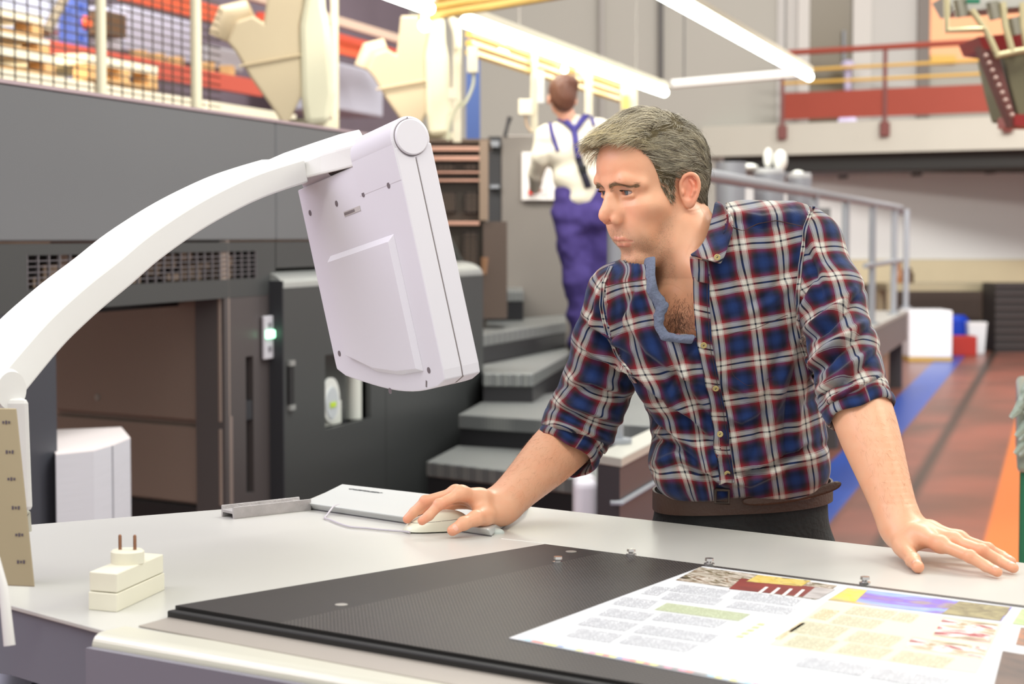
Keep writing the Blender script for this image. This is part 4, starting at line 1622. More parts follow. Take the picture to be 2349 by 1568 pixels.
for pts, m_ in (([(1960, 1390), (2060, 1403), (2036, 1420), (1934, 1406)], tx_c), ([(2066, 1404), (2110, 1410), (2088, 1428), (2040, 1421)], tx_c),
                ([(1888, 1396), (1926, 1401), (1896, 1422), (1856, 1416)], tx_o), ([(1930, 1410), (2030, 1424), (2000, 1442), (1902, 1428)], tx_c),
                ([(1846, 1424), (1950, 1440), (1912, 1464), (1808, 1448)], tx_c), ([(1836, 1427), (1848, 1429), (1790, 1466), (1776, 1464)], tx_o),
                ([(1970, 1446), (2074, 1461), (2040, 1484), (1934, 1468)], tx_c), ([(1830, 1456), (1924, 1470), (1890, 1492), (1796, 1478)], tx_c),
                ([(1950, 1474), (2050, 1490), (2016, 1510), (1914, 1495)], tx_c), ([(2070, 1492), (2190, 1510), (2160, 1532), (2038, 1514)], tx_c),
                ([(1850, 1504), (2000, 1528), (1972, 1550), (1820, 1526)], tx_w), ([(2020, 1530), (2180, 1556), (2150, 1580), (1990, 1554)], tx_w)):
    print_patch('text_block', pts, m_, zs + 0.0004)
pic3 = picture('picture_small', [(0.3, (64, 48, 30)), (0.45, (176, 150, 110)), (0.55, (232, 228, 226)), (0.62, (170, 40, 50)), (0.75, (70, 60, 50))], 20, 1.0, (1, 2, 1), 9)
print_patch('picture', [(2164, 1416), (2290, 1432), (2272, 1474), (2140, 1456)], pic3, zs + 0.0005)
print_patch('picture', [(2092, 1461), (2264, 1485), (2256, 1509), (2076, 1483)], pic3, zs + 0.0005)
print_patch('picture', [(2344, 1396), (2420, 1405), (2400, 1440), (2322, 1430)], picture('picture_green', [(0.35, (150, 176, 110)), (0.6, (196, 206, 160))], 14), zs + 0.0003)
print_patch('picture', [(2342, 1438), (2420, 1450), (2410, 1490), (2330, 1478)], picture('picture_teal', [(0.35, (60, 90, 90)), (0.6, (200, 120, 70))], 14), zs + 0.0003)
print_patch('picture', [(2300, 1492), (2420, 1512), (2400, 1590), (2280, 1570)], picture('picture_dark', [(0.35, (70, 54, 48)), (0.6, (110, 84, 70))], 14), zs + 0.0003)
# colour control strip along the near edge
cols = [(240, 226, 60), (90, 190, 226), (40, 40, 40), (226, 70, 130), (240, 226, 60), (160, 200, 226), (246, 190, 200), (220, 60, 60), (60, 90, 170)]
up_ = (SA - SB).normalized()


def bar_material():
    m = bpy.data.materials.new('colour_patches')
    m.use_nodes = True
    nt = m.node_tree
    L = nt.links.new
    b = nt.nodes['Principled BSDF']
    tc = nt.nodes.new('ShaderNodeTexCoord')
    sp = nt.nodes.new('ShaderNodeSeparateXYZ')
    L(tc.outputs['UV'], sp.inputs[0])
    mu = nt.nodes.new('ShaderNodeMath')
    mu.operation = 'DIVIDE'
    mu.inputs[1].default_value = 0.0095
    L(sp.outputs[0], mu.inputs[0])
    fl_ = nt.nodes.new('ShaderNodeMath')
    fl_.operation = 'FLOOR'
    L(mu.outputs[0], fl_.inputs[0])
    wn = nt.nodes.new('ShaderNodeTexWhiteNoise')
    wn.noise_dimensions = '1D'
    L(fl_.outputs[0], wn.inputs['W'])
    cr = nt.nodes.new('ShaderNodeValToRGB')
    cr.color_ramp.interpolation = 'CONSTANT'
    pal_ = [(240, 226, 110), (150, 200, 226), (120, 118, 118), (226, 130, 160), (240, 232, 120), (190, 210, 226), (244, 200, 206), (216, 110, 100), (120, 140, 190)]
    while len(cr.color_ramp.elements) < len(pal_):
        cr.color_ramp.elements.new(0.5)
    for i, (e, c_) in enumerate(zip(cr.color_ramp.elements, pal_)):
        e.position = i / len(pal_)
    for e, c_ in zip(cr.color_ramp.elements, pal_):
        e.color = rgb(*c_)
    L(wn.outputs['Value'], cr.inputs[0])
    L(cr.outputs[0], b.inputs['Base Color'])
    return m


q = SB + SN * 0.012 + up_ * 0.002
o = part('colour_bar', MB().prism([q, q + SN * 1.1, q + SN * 1.1 + up_ * 0.006, q + up_ * 0.006], zs + .0001, zs + 0.0003), bar_material(), sheet)
uv = o.data.uv_layers.new(name='UVMap')
for lp in o.data.loops:
    w_ = o.data.vertices[lp.vertex_index].co + OFF[sheet.name] - q
    uv.data[lp.index].uv = (w_.dot(SN), 0.5)

# ------------------------------------------------------------------ wrapped item below the desk corner, lower left
zz_ = 0.86
w0, w1, w2, w3 = G(-60, 1478, zz_), G(60, 1499, zz_), G(300, 1600, zz_), G(-60, 1640, zz_)
o = MB().prism([w0, w1, w2, w3], zz_ - 0.10, zz_)
wb = o.build('white_package', mat('package_white', rgb(226, 228, 240), 0.5), bevel=0.01)
tag(wb, 'white package with a grey curl printed on it, bottom left corner', 'package')
cc_ = G(130, 1566, zz_ + 0.0012)
pts_ = []
for k in range(22):
    a = math.radians(20 + k * 12)
    pts_.append(cc_ + Vector((math.cos(a) * 0.034, math.sin(a) * 0.026, 0)))
mb = MB()
for k in range(len(pts_) - 1):
    a_, b_ = pts_[k], pts_[k + 1]
    ca, cb_ = cc_ + (a_ - cc_) * 0.82, cc_ + (b_ - cc_) * 0.82
    mb.prism([a_, b_, cb_, ca], zz_ + 0.0003, zz_ + 0.0012)
mb.build('printed_curl', mat('curl_grey', rgb(120, 122, 140), 0.6), wb)
# ================================================================== monitor on its curved arm
plastic = mat('arm_plastic', rgb(222, 221, 220), 0.38, spec=0.5)
plastic2 = mat('monitor_plastic', rgb(216, 213, 222), 0.42)
seam_m = mat('seam_dark', rgb(120, 112, 114), 0.6)

Yb, Yt = 2.55, 3.12       # distance of the arm at its foot and at its head
arm = thing('swing_stand', tuple(GT(20, 1330)), 'thick curved white swing arm rising from the desk corner', 'monitor arm')
edge_px = [(-60, 935), (-22, 892), (14, 844), (60, 790), (100, 745), (138, 707), (205, 648), (275, 593), (335, 543), (396, 500), (455, 463), (517, 430), (580, 401), (640, 380), (700, 362)]
n_ = len(edge_px)
path = []
acc = [0.0]
for i in range(1, n_):
    acc.append(acc[-1] + math.dist(edge_px[i], edge_px[i - 1]))
for (x, y), s in zip(edge_px, acc):
    path.append(P(x, y, Yb + (Yt - Yb) * s / acc[-1]))
path = smooth_path(path, 4)
hd_ = Vector((path[-1].x - path[0].x, path[-1].y - path[0].y, 0)).normalized()
side_v = Vector((hd_.y, -hd_.x, 0))
if side_v.y > 0:
    side_v = -side_v
vs, fc = [], []
npt = len(path)
for i, p in enumerate(path):
    t = (path[min(i + 1, npt - 1)] - path[max(i - 1, 0)]).normalized()
    nrm = side_v.cross(t)
    if nrm.z < 0:
        nrm = -nrm
    nrm.normalize()
    f_ = i / (npt - 1)
    wd = 0.105 * (1 - 0.12 * f_)
    th = 0.052 * (1 - 0.22 * f_)
    for d_, h_ in ((0, 0), (-wd, 0), (-wd, -th), (0, -th)):
        vs.append(p + side_v * d_ + nrm * h_)
m9 = 4
for i in range(npt - 1):
    for j in range(m9):
        fc.append((i * m9 + j, i * m9 + (j + 1) % m9, (i + 1) * m9 + (j + 1) % m9, (i + 1) * m9 + j))
fc.append(tuple(range(m9)))
fc.append(tuple((npt - 1) * m9 + j for j in range(m9)))
mb = MB()
mb.add(vs, fc, True)
o = part('curved_beam', mb, plastic, arm, 0.004, 2)
# elbow, column and foot
e = P(18, 895, Yb - 0.01)
part('elbow', MB().tube([e - side_v * 0.115, e - side_v * 0.112, e - side_v * 0.0, e + side_v * 0.006], [0.022, 0.029, 0.029, 0.024], 28), plastic, arm)
part('elbow_seam', MB().tube([e + side_v * 0.0065, e + side_v * 0.0075], [0.0255, 0.0255], 28), plastic, arm)
x0, x1 = P(36, 900, Yb - .02), P(66, 900, Yb - .02)
y0_, y1_ = P(46, 1172, Yb - .02), P(76, 1172, Yb - .02)
part('column', MB().extrude([P(-20, 915, Yb - .02), P(66, 915, Yb - .02), P(76, 1172, Yb - .02), P(-10, 1172, Yb - .02)], (-0.03, 0.07, 0)), plastic, arm, 0.006)
cz = P(60, 1172, Yb - .02).z
part('post', MB().extrude([P(-8, 1174, Yb - .0), P(70, 1174, Yb - .0), P(73, 1218, Yb - .0), P(-2, 1240, Yb - .0), P(0, 1260, Yb)], (-0.02, 0.05, 0)), mat('post_grey', rgb(206, 206, 190), 0.4), arm)
pf = Vector((P(22, 1200, Yb).x, Yb + .03, 0))
part('foot', MB().tube([(pf.x, pf.y, ZT), (pf.x, pf.y, P(30, 1180, Yb).z)], [0.017, 0.015], 20), mat('post_grey', rgb(206, 206, 190), 0.4), arm)
# thin near strut
part('strut', MB().tube([P(-120, 930, 2.34), P(-30, 1200, 2.30), P(8, 1350, 2.26), P(22, 1480, 2.25)], [0.004, 0.004, 0.006, 0.007], 10), plastic, arm)

# scale plate hung on the column
sp_pts = [P(-40, 935, 2.42), P(37, 936, 2.42), P(79, 1345, 2.36), P(6, 1342, 2.36)]
sp = thing('scale_plate', tuple(sp_pts[3]), 'tan metal scale plate with dark tick marks at the left edge', 'scale plate')
nrm_ = (sp_pts[1] - sp_pts[0]).cross(sp_pts[2] - sp_pts[1]).normalized() * 0.003
if nrm_.y < 0:
    nrm_ = -nrm_
part('plate', MB().extrude(sp_pts, nrm_), mat('plate_tan', rgb(166, 152, 124), 0.4, 0.45), sp, 0.001)
for i, (x, y) in enumerate(((14, 968), (22, 1036), (26, 1098), (36, 1164), (44, 1226), (48, 1288))):
    yy = 2.42 + (y - 935) / 410 * (-0.06) - 0.0012
    c = P(x, y, yy)
    mb = MB()
    for k in range(3):
        mb.box(c + Vector((0.0022 * (k - 1) * 1.7, 0, 0)), (0.0022, 0.0008, 0.003 + 0.0014 * ((i + k) % 2)))
    part('tick_mark', mb, mat('tick_violet', rgb(92, 84, 96), 0.6), sp)

# upper link from the arm head to the hinge
lk = [P(596, 374, 3.20), P(640, 356, 3.19), P(700, 335, 3.17), P(760, 318, 3.12), P(815, 303, 3.05), P(842, 296, 3.02)]
lkb = [P(640, 385, 3.20), P(680, 398, 3.19), P(706, 410, 3.16), P(762, 396, 3.11), P(818, 382, 3.05), P(842, 376, 3.02)]
bk = Vector((-0.50, 0.86, -0.05)).normalized()
# front lip of the link is lower than its crest: crest set back
crest = [P(596, 372, 3.26), P(650, 349, 3.25), P(720, 325, 3.22), P(780, 305, 3.17), P(812, 297, 3.12), P(826, 294, 3.10)]
fr_t = [P(640, 386, 3.17), P(690, 368, 3.13), P(735, 350, 3.11), P(770, 340, 3.08), P(815, 328, 3.03), P(842, 322, 3.0)]
fr_b = [P(652, 400, 3.17), P(690, 414, 3.13), P(735, 403, 3.11), P(770, 395, 3.08), P(818, 383, 3.03), P(842, 378, 3.0)]
vs, fc = [], []
for a_, b_, c_ in zip(crest, fr_t, fr_b):
    vs += [b_, c_, c_ + (a_ - b_) * 0.9, a_]
k6 = len(crest)
for i in range(k6 - 1):
    for j in range(4):
        fc.append((i * 4 + j, i * 4 + (j + 1) % 4, (i + 1) * 4 + (j + 1) % 4, (i + 1) * 4 + j))
fc += [(0, 1, 2, 3), tuple((k6 - 1) * 4 + j for j in (3, 2, 1, 0))]
link = MB().add(vs, fc, False)
part('hinge_link', link, plastic, arm, 0.006, 3)
part('hinge_shaft', MB().tube([P(762, 392, 3.13), P(815, 383, 3.06)], [0.008, 0.008], 14), mat('shaft_black', rgb(40, 36, 38), 0.4), arm)

# ---- the monitor (back towards us)
HC = P(941, 315, 2.93)                    # centre of the hinge cap
wv = Vector((-math.sin(math.radians(30)), math.cos(math.radians(30)), -0.155)).normalized()
t0v = Vector((math.cos(math.radians(30)), math.sin(math.radians(30)), 0))
tau = math.radians(9.0)
dv_ = (Vector((0, 0, -math.cos(tau))) + t0v * math.sin(tau))
dv_ = (dv_ - wv * dv_.dot(wv)).normalized()
tv = wv.cross(dv_)
if tv.x < 0:
    tv = -tv
MON_W, MON_H, MON_T = 0.37, 0.378, 0.060


def M(w_, d_, t_):
    return HC + wv * w_ + dv_ * d_ + tv * t_


mon = thing('monitor', tuple(M(MON_W / 2, MON_H, 0)), 'white flat monitor seen from behind, hanging from the curved arm', 'monitor')


def shell(t0, t1, wset=0.0):
    """monitor outline in (w, d): rounded bottom, straight sides"""
    pts = []
    r = 0.012
    top_d = 0.012
    K = 16
    w0_, w1_ = wset, MON_W - wset
    pts.append((w0_, top_d))
    pts.append((w0_, MON_H - 0.01 - r))
    pts.append((w0_ + 0.002, MON_H - 0.006))
    for k in range(1, K):
        f_ = k / K
        w_ = w0_ + 0.006 + (w1_ - w0_ - 0.012) * f_
        # lower edge: deepest near the hinge side, rising to the far corner
        d_ = MON_H - 0.001 - 0.05 * (f_ ** 2.2) + 0.010 * math.sin(math.pi * min(1, f_ * 1.25)) * (1 - f_)
        pts.append((w_, d_))
    pts.append((w1_ - 0.001, MON_H - 0.058))
    pts.append((w1_, MON_H - 0.068))
    pts.append((w1_, top_d))
    a = [M(w_, d_, t0) for w_, d_ in pts]
    b = [M(w_, d_, t1) for w_, d_ in pts]
    return MB().hexa(a, b)


T0 = -MON_T / 2
part('back_shell', shell(T0, 0.0022), plastic2, mon, 0.0025, 3)
part('front_shell', shell(0.0030, T0 + MON_T + 0.004), plastic2, mon, 0.0025, 3)
part('seam', shell(0.0, 0.0045, 0.0010), seam_m, mon)
part('screen', MB().hexa([M(0.03, 0.05, 0.0325), M(0.34, 0.05, 0.0325), M(0.34, 0.31, 0.0325), M(0.03, 0.31, 0.0325)],
                         [M(0.03, 0.05, 0.0335), M(0.34, 0.05, 0.0335), M(0.34, 0.31, 0.0335), M(0.03, 0.31, 0.0335)]),
     mat('screen_dark', rgb(30, 34, 40), 0.15), mon)
# hinge barrel across the right half of the top
rb = 0.0335
part('hinge_barrel', MB().tube([M(0.0, 0, 0.001), M(0.003, 0, 0.001), M(0.146, 0, 0.001), M(0.149, 0, 0.001)], [rb - .003, rb, rb, rb - .003], 40), plastic2, mon)
cp = part('hinge_cap', MB().tube([M(0.0015, 0, 0.001), M(-0.0035, 0, 0.001), M(-0.005, 0, 0.001)], [0.0278, 0.0278, 0.0262], 40), plastic2, mon)
part('cap_seam', MB().tube([M(0.0004, 0, 0.001), M(-0.0006, 0, 0.001)], [0.0288, 0.0288], 40), seam_m, cp)
part('cap_notch', MB().box(M(-0.001, -0.0295, 0.0015), (0.0012, 0.002, 0.004)), seam_m, cp)
part('left_barrel', MB().tube([M(0.25, 0.004, -0.004), M(0.36, 0.004, -0.004)], [0.020, 0.020], 24), plastic2, mon)
part('hinge_fairing', MB().hexa([M(0.001, 0.0, T0 - .002), M(0.148, 0.0, T0 - .002), M(0.148, 0.062, T0 - .0005), M(0.001, 0.062, T0 - .0005)],
    [M(0.001, 0.0, T0 + .05), M(0.148, 0.0, T0 + .05), M(0.148, 0.062, T0 + .02), M(0.001, 0.062, T0 + .02)]), plastic2, mon, 0.001)
# raised back plate with chamfer
pa = [(0.062, 0.135), (0.300, 0.135), (0.310, 0.300), (0.29, 0.312), (0.22, 0.338), (0.14, 0.351), (0.062, 0.352)]
pb = [(0.072, 0.145), (0.300, 0.145), (0.310, 0.300), (0.29, 0.306), (0.22, 0.330), (0.14, 0.343), (0.072, 0.346)]
a_ = [M(w_, d_, T0 - 0.000) for w_, d_ in pa]
b_ = [M(w_, d_, T0 - 0.008) for w_, d_ in pb]
part('raised_plate', MB().hexa(a_, b_), plastic2, mon, 0.001)
mb = MB()
scr = [(0.045, 0.062), (0.135, 0.060), (0.235, 0.058), (0.34, 0.056), (0.045, 0.34 + .012), (0.19, 0.372), (0.345, 0.295)]
for w_, d_ in scr:
    part('screw', MB().lathe(M(w_, d_, T0 + 0.0006), [(0.0050, 0), (0.0050, 0.0012), (0.0034, 0.0012)], 14, -tv), mat('screw_grey', rgb(112, 104, 110), 0.4), mon)
part('label', MB().hexa([M(0.155, 0.075, T0 - .0002), M(0.215, 0.075, T0 - .0002), M(0.215, 0.083, T0 - .0002), M(0.155, 0.083, T0 - .0002)],
                        [M(0.155, 0.075, T0 - .001), M(0.215, 0.075, T0 - .001), M(0.215, 0.083, T0 - .001), M(0.155, 0.083, T0 - .001)]), mat('label_grey', rgb(190, 184, 184), 0.4), mon)
part('label_mark', MB().hexa([M(0.175, 0.077, T0 - .0012), M(0.213, 0.077, T0 - .0012), M(0.213, 0.081, T0 - .0012), M(0.175, 0.081, T0 - .0012)],
                             [M(0.175, 0.077, T0 - .0016), M(0.213, 0.077, T0 - .0016), M(0.213, 0.081, T0 - .0016), M(0.175, 0.081, T0 - .0016)]), seam_m, mon)
part('back_slot', MB().hexa([M(0.058, 0.368, T0 - .0002), M(0.061, 0.366, T0 - .0002), M(0.066, 0.376, T0 - .0002), M(0.063, 0.377, T0 - .0002)],
                            [M(0.058, 0.368, T0 - .0008), M(0.061, 0.366, T0 - .0008), M(0.066, 0.376, T0 - .0008), M(0.063, 0.377, T0 - .0008)]), seam_m, mon)
# ================================================================== on and above the press: ducts, tubes, rails
duct_m = mat('duct_cream', rgb(206, 188, 156), 0.5, var=0.02, vscale=3)
duct_lit = mat('duct_lit', rgb(226, 220, 192), 0.5)  # paler fronts: the stronger light on them put into the colour


def duct(sx, sy, k, Y, label, ztop_px):
    """Y shaped sheet-metal duct: photo outline of the first one, shifted and scaled by k"""
    def q(x, y):
        return (sx + (x - 700) * k, sy + (y - 293) * k)
    body = [(648, 285), (626, 250), (575, 178), (541, 120), (521, 96), (541, 50), (580, 36), (605, 52), (612, 0), (618, -60), (690, -60), (697, 0), (686, 60), (692, 220), (660, 285)]
    front = [(697, 0), (690, -60), (742, -60), (746, 16), (756, 60), (768, 215), (756, 282), (700, 288), (690, 220), (686, 60)]
    t = thing('ventilation_duct', tuple(P(*q(700, 290), Y)), label, 'duct', 'cream ventilation ducts on top of the press')
    pb = [P(*q(x, y), Y) for x, y in body]
    dv0 = ray(*q(660, 150)) * 0.5
    part('side_plate', MB().extrude(pb, dv0), duct_m, t, 0.02)
    pf = [P(*q(x, y), Y - 0.02) for x, y in front]
    part('front_plate', MB().extrude(pf, ray(*q(768, 150)) * 0.45), duct_lit, t, 0.03)
    a, b = q(600, 150), q(690, 128)
    part('seam_band', MB().tube([P(q(548, 152)[0], q(548, 152)[1], Y - .01), P(q(690, 126)[0], q(690, 126)[1], Y - .01)], 0.006, 6), mat('duct_seam', rgb(206, 186, 152), 0.5), t)
    c = P(*q(558, 88), Y + .2)
    part('side_inlet', MB().tube([P(*q(521, 96), Y + .25), P(*q(541, 50), Y + .25), P(*q(580, 34), Y + .25)], [0.10 * k, 0.11 * k, 0.08 * k], 20), duct_m, t)
    p0, p1 = P(*q(708, 292), Y + .25), P(*q(708, 276), Y + .25)
    part('collar', MB().cyl((p0.x, p0.y, z_top), (p0.x, p0.y, p1.z), 0.13, 20), duct_lit, t)
    return t


duct(700, 293, 1.0, 9.3, 'nearer cream branching ventilation duct, above the monitor arm', 0)
duct(985, 318, 0.80, 11.2, 'farther cream branching ventilation duct, behind the hinge of the monitor', 0)

# machine deck under the far duct
o = MB().prism([(Q(905, 330, 11.0).x, 10.95), (Q(1100, 330, 11.0).x, 10.95), (Q(1100, 330, 11.0).x, 12.1), (Q(905, 330, 11.0).x, 12.1)], 1.94, 1.97)

# ---- long fluorescent tubes
tube_m = mat('tube_light', (1, 1, 1, 1), 0.5, emit=(0.93, 1.0, 0.90, 1), estr=9.0)
fit_m = mat('fitting_white', rgb(196, 190, 170), 0.5)


def fluor(px0, py0, px1, py1, z, label, r=0.032):
    a, b = G(px0, py0, z), G(px1, py1, z)
    t = thing('fluorescent_lamp', tuple((a + b) / 2), label, 'lamp', 'bright fluorescent tubes above the press')
    part('tube', MB().tube([a, b], r, 12), tube_m, t)
    d = (b - a).normalized()
    n = Vector((d.y, -d.x, 0))
    up = Vector((0, 0, r + .004))
    part('fitting', MB().hexa([a - n * .04 + up, a + n * .04 + up, a + n * .03 + up * 2.2, a - n * .03 + up * 2.2],
                              [b - n * .04 + up, b + n * .04 + up, b + n * .03 + up * 2.2, b - n * .03 + up * 2.2]), fit_m, t)
    L = (b - a).length
    for f_ in (0.2, 0.8):
        p = a + (b - a) * f_
        part('hanger', MB().tube([p + up * 2.2, (p.x, p.y, 9.0)], 0.006, 6), mat('hanger_grey', rgb(150, 146, 140), 0.6), t)
    return t


zl = 2.6
fluor(1068, 50, 1524, 212, zl, 'bright fluorescent tube running back above the woman', 0.033)
fluor(800, -48, 985, 20, zl, 'bright fluorescent tube at the top edge, above the ducts', 0.030)
fluor(1490, -30, 1856, 176, 2.95, 'bright fluorescent tube at the top right, nearest the red railing', 0.040)

# ---- amber rail profile under the tubes and the cross beam
amber = mat('amber_rail', rgb(206, 168, 92), 0.4, 0.3)
a, b = G(1075, 78, zl - .02), G(1440, 205, zl - .02)
rl = thing('light_track', tuple((a + b) / 2), 'amber aluminium track running back beside the bright tube', 'track')
for i, dz in enumerate((0, -.05, -.10)):
    part('profile', MB().tube([a + Vector((0, 0, dz)), b + Vector((0, 0, dz))], 0.022, 6), amber, rl)
a, b = P(965, 42, 10.0), P(1480, -42, 9.3)
rl = thing('cross_beam', tuple((a + b) / 2), 'amber cross beam sloping up over the press at the top of the picture', 'beam')
for i in range(4):
    dz = 0.045 * i
    part('profile', MB().tube([a + Vector((0, .03 * i, dz)), b + Vector((0, .03 * i, dz))], 0.020, 6), amber, rl)

# ---- white equipment posts
post_m = mat('post_white', rgb(222, 214, 190), 0.5)
cable_m = mat('cable_cream', rgb(196, 196, 168), 0.5)
glow = mat('lamp_glow', (1, .98, .9, 1), 0.4, emit=(1, 0.95, 0.82, 1), estr=5.0)


def bulb(x, y, Y, r, label):
    c = P(x, y, Y)
    o = MB().sphere(c, r, 16, 10)
    o.cyl(c + Vector((0, 0, r * .9)), c + Vector((0, 0, r * 1.7)), r * .5, 10)
    o = o.build('lamp_bulb', glow)
    tag(o, label, 'lamp')


def epost(px, y0, y1, Y, w, label, zend):
    a, b = P(px, y0, Y), P(px + 6, y1, Y)
    t = thing('equipment_post', (a.x, Y, zend), label, 'post', 'white equipment posts along the top of the press')
    part('profile', MB().prism([(a.x - w, Y - w), (a.x + w, Y - w), (a.x + w, Y + w), (a.x - w, Y + w)], zend, a.z), post_m, t, 0.004)
    return t


t = epost(1048, 45, 320, 10.6, 0.022, 'white equipment post with junction box just right of the farther duct', 1.98)
part('bracket', MB().tube([P(1030, 30, 10.55), P(1045, 70, 10.55), P(1050, 110, 10.55)], 0.02, 8), post_m, t)
part('junction_box', MB().box(P(1084, 138, 10.5), (0.058, 0.06, 0.14)), mat('jbox', rgb(214, 206, 180), 0.5), t, 0.006)
part('cable', MB().tube(smooth_path([P(1086, 160, 10.5), P(1085, 195, 10.5), P(1070, 232, 10.5), P(1058, 245, 10.5)]), 0.008, 8), cable_m, t)
part('cable', MB().tube(smooth_path([P(1060, 230, 10.5), P(1040, 262, 10.5), P(1030, 295, 10.5), P(1028, 322, 10.5)]), 0.008, 8), cable_m, t)
part('clamp', MB().box(P(1038, 215, 10.5), (0.05, 0.05, 0.06)), post_m, t)
t = epost(1225, 120, 305, 11.9, 0.022, 'white equipment post with a square box left of the woman\'s head', 2.1)
part('bracket', MB().tube([P(1180, 110, 11.9), P(1210, 130, 11.9), P(1224, 160, 11.9)], 0.018, 8), post_m, t)
part('square_box', MB().box(P(1205, 246, 11.8), (0.085, 0.06, 0.095)), mat('jbox2', rgb(228, 218, 196), 0.5), t, 0.006)
part('side_box', MB().box(P(1240, 200, 11.8), (0.045, 0.05, 0.20)), mat('jbox3', rgb(206, 206, 204), 0.5), t, 0.004)
part('cable', MB().tube(smooth_path([P(1206, 262, 11.8), P(1208, 285, 11.8), P(1218, 302, 11.8)]), 0.007, 8), mat('cable_tan', rgb(190, 160, 130), 0.5), t)
t = epost(1350, 160, 262, 13.0, 0.026, 'white equipment post directly right of the woman\'s hair', 1.9)
part('bracket', MB().tube([P(1300, 160, 13), P(1330, 165, 13), P(1345, 185, 13)], 0.02, 8), post_m, t)
t = epost(1442, 195, 262, 14.0, 0.060, 'pale wide equipment post just above the man\'s hair', 1.9)
part('yellow_tag', MB().box(P(1435, 234, 13.9), (0.05, 0.02, 0.1)), mat('tag_yellow', rgb(216, 200, 110), 0.5), t)
bulb(975, 58, 9.9, 0.034, 'glowing round bulb at the corner where the amber beams meet')
bulb(1155, 116, 11.5, 0.032, 'glowing round bulb hanging below the amber track')
bulb(995, 33, 10.1, 0.014, 'tiny bright spot lamp left of its twin under the cross beam')
bulb(1025, 35, 10.1, 0.014, 'tiny bright spot lamp right of its twin under the cross beam')
bulb(1295, 160, 12.6, 0.022, 'small bright lamp just above the woman\'s hair')

# blue upright far behind the far duct
o = MB()
bp = P(1085, 300, 14)
o.prism([(bp.x - .05, 14), (bp.x + .05, 14), (bp.x + .05, 14.1), (bp.x - .05, 14.1)], 0, P(1085, 80, 14).z)
o = o.build('rack_post', mat('rack_blue', rgb(60, 84, 140), 0.45))
tag(o, 'dark blue upright seen between the far duct and the grey wall', 'rack post')

# ================================================================== storage behind the press, upper left
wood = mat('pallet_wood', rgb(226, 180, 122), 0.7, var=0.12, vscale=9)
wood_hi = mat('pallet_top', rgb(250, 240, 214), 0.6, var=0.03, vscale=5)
dark_gap = mat('pallet_dark', rgb(92, 66, 54), 0.8)


def pallet(x, y, Z, label, L=1.2, D=0.8, rz=ANG, nb=3, light=True, group='wooden pallets stored behind the press', H=0.145):
    """long side along the local x axis"""
    R = Matrix.Rotation(math.pi / 2 - rz, 3, 'Z')
    base = Vector((x, y, Z))
    t = thing('wooden_pallet', (x, y, Z), label, 'pallet', group)

    def bx(c, s):
        k_ = H / 0.1455
        return MB().box(base + R @ Vector((c[0], c[1], c[2] * k_)), (s[0], s[1], s[2] * k_), 0, R)
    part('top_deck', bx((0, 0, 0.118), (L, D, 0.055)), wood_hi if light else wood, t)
    for sy in (-1, 1):
        part('bottom_board', bx((0, sy * (D / 2 - 0.05), 0.011), (L, 0.1, 0.022)), wood, t)
        for i in range(nb):
            part('block', bx((-L / 2 + 0.06 + (L - 0.12) * i / (nb - 1), sy * (D / 2 - 0.05), 0.056), (0.11, 0.1, 0.066)), wood, t)
    return t


VS = -2.2        # plane of the pallet rows, behind the press
ords = ['topmost', 'upper', 'middle', 'lower', 'bottom']


def pz(px, py, v=VS):
    return PL(px, py, v)


# stack of pallets at the upper left corner; heights follow the photo
u1, _ = pz(135, 150)
L_ = 1.6
tops = []
for k, py in enumerate((24, 80, 116)):
    tops.append(pz(100 + k * 14, py + 12)[1])
row_top = (pz(-40, 152)[1] + pz(640, 255)[1]) / 2
labs = ('wooden pallet near the top left corner, uppermost of the tall stack', 'wooden pallet second from the top of the tall stack at the left edge', 'wooden pallet third from the top of the tall stack at the left edge')
for k, lab in enumerate(labs):
    u_r = pz(100 + k * 14, 100)[0]
    below = tops[k + 1] if k < 2 else row_top
    c = W(u_r - L_ / 2, VS - .4, 0)
    pallet(c.x, c.y, below + 0.003, lab, L_, 0.8, H=tops[k] - below - 0.006)
# long row whose pale deck boards show above the press
u_a, z_a = pz(-40, 152)
u_b, z_b = pz(640, 255)
zr_ = (z_a + z_b) / 2
u = u_a - .3
i = 0
names = ['first', 'second', 'third', 'fourth', 'fifth', 'sixth']
while u < u_b and i < 6:
    c = W(u + 0.72, VS - .4, 0)
    pallet(c.x, c.y, zr_ - .145, 'wooden pallet, %s from the left in the long row just above the press edge' % names[i], 1.4, 0.8, nb=4)
    u += 1.44
    i += 1
u_r, z_r = pz(362, 190)
u_l2, _ = pz(205, 150)
c = W((u_r + u_l2) / 2, VS - .4, 0)
pallet(c.x, c.y, zr_ + .012, 'pale wooden pallet standing on the long row between the two fence posts', u_r - u_l2, 0.8)
# supports below the rows so they stand on something
o = MB().wbox(u_a - .6, u_b + 1.2, VS - .8, VS - .02, 0, zr_ - .15)
o = o.build('storage_block', mat('storage_block', rgb(120, 96, 80), 0.8))
tag(o, 'brown block of stored goods carrying the long pallet row behind the press', 'storage block')

# ---- rack with blue uprights and red beams
VR = -3.6


def rp(px, py):
    u, z = PL(px, py, VR)
    return W(u, VR, z)


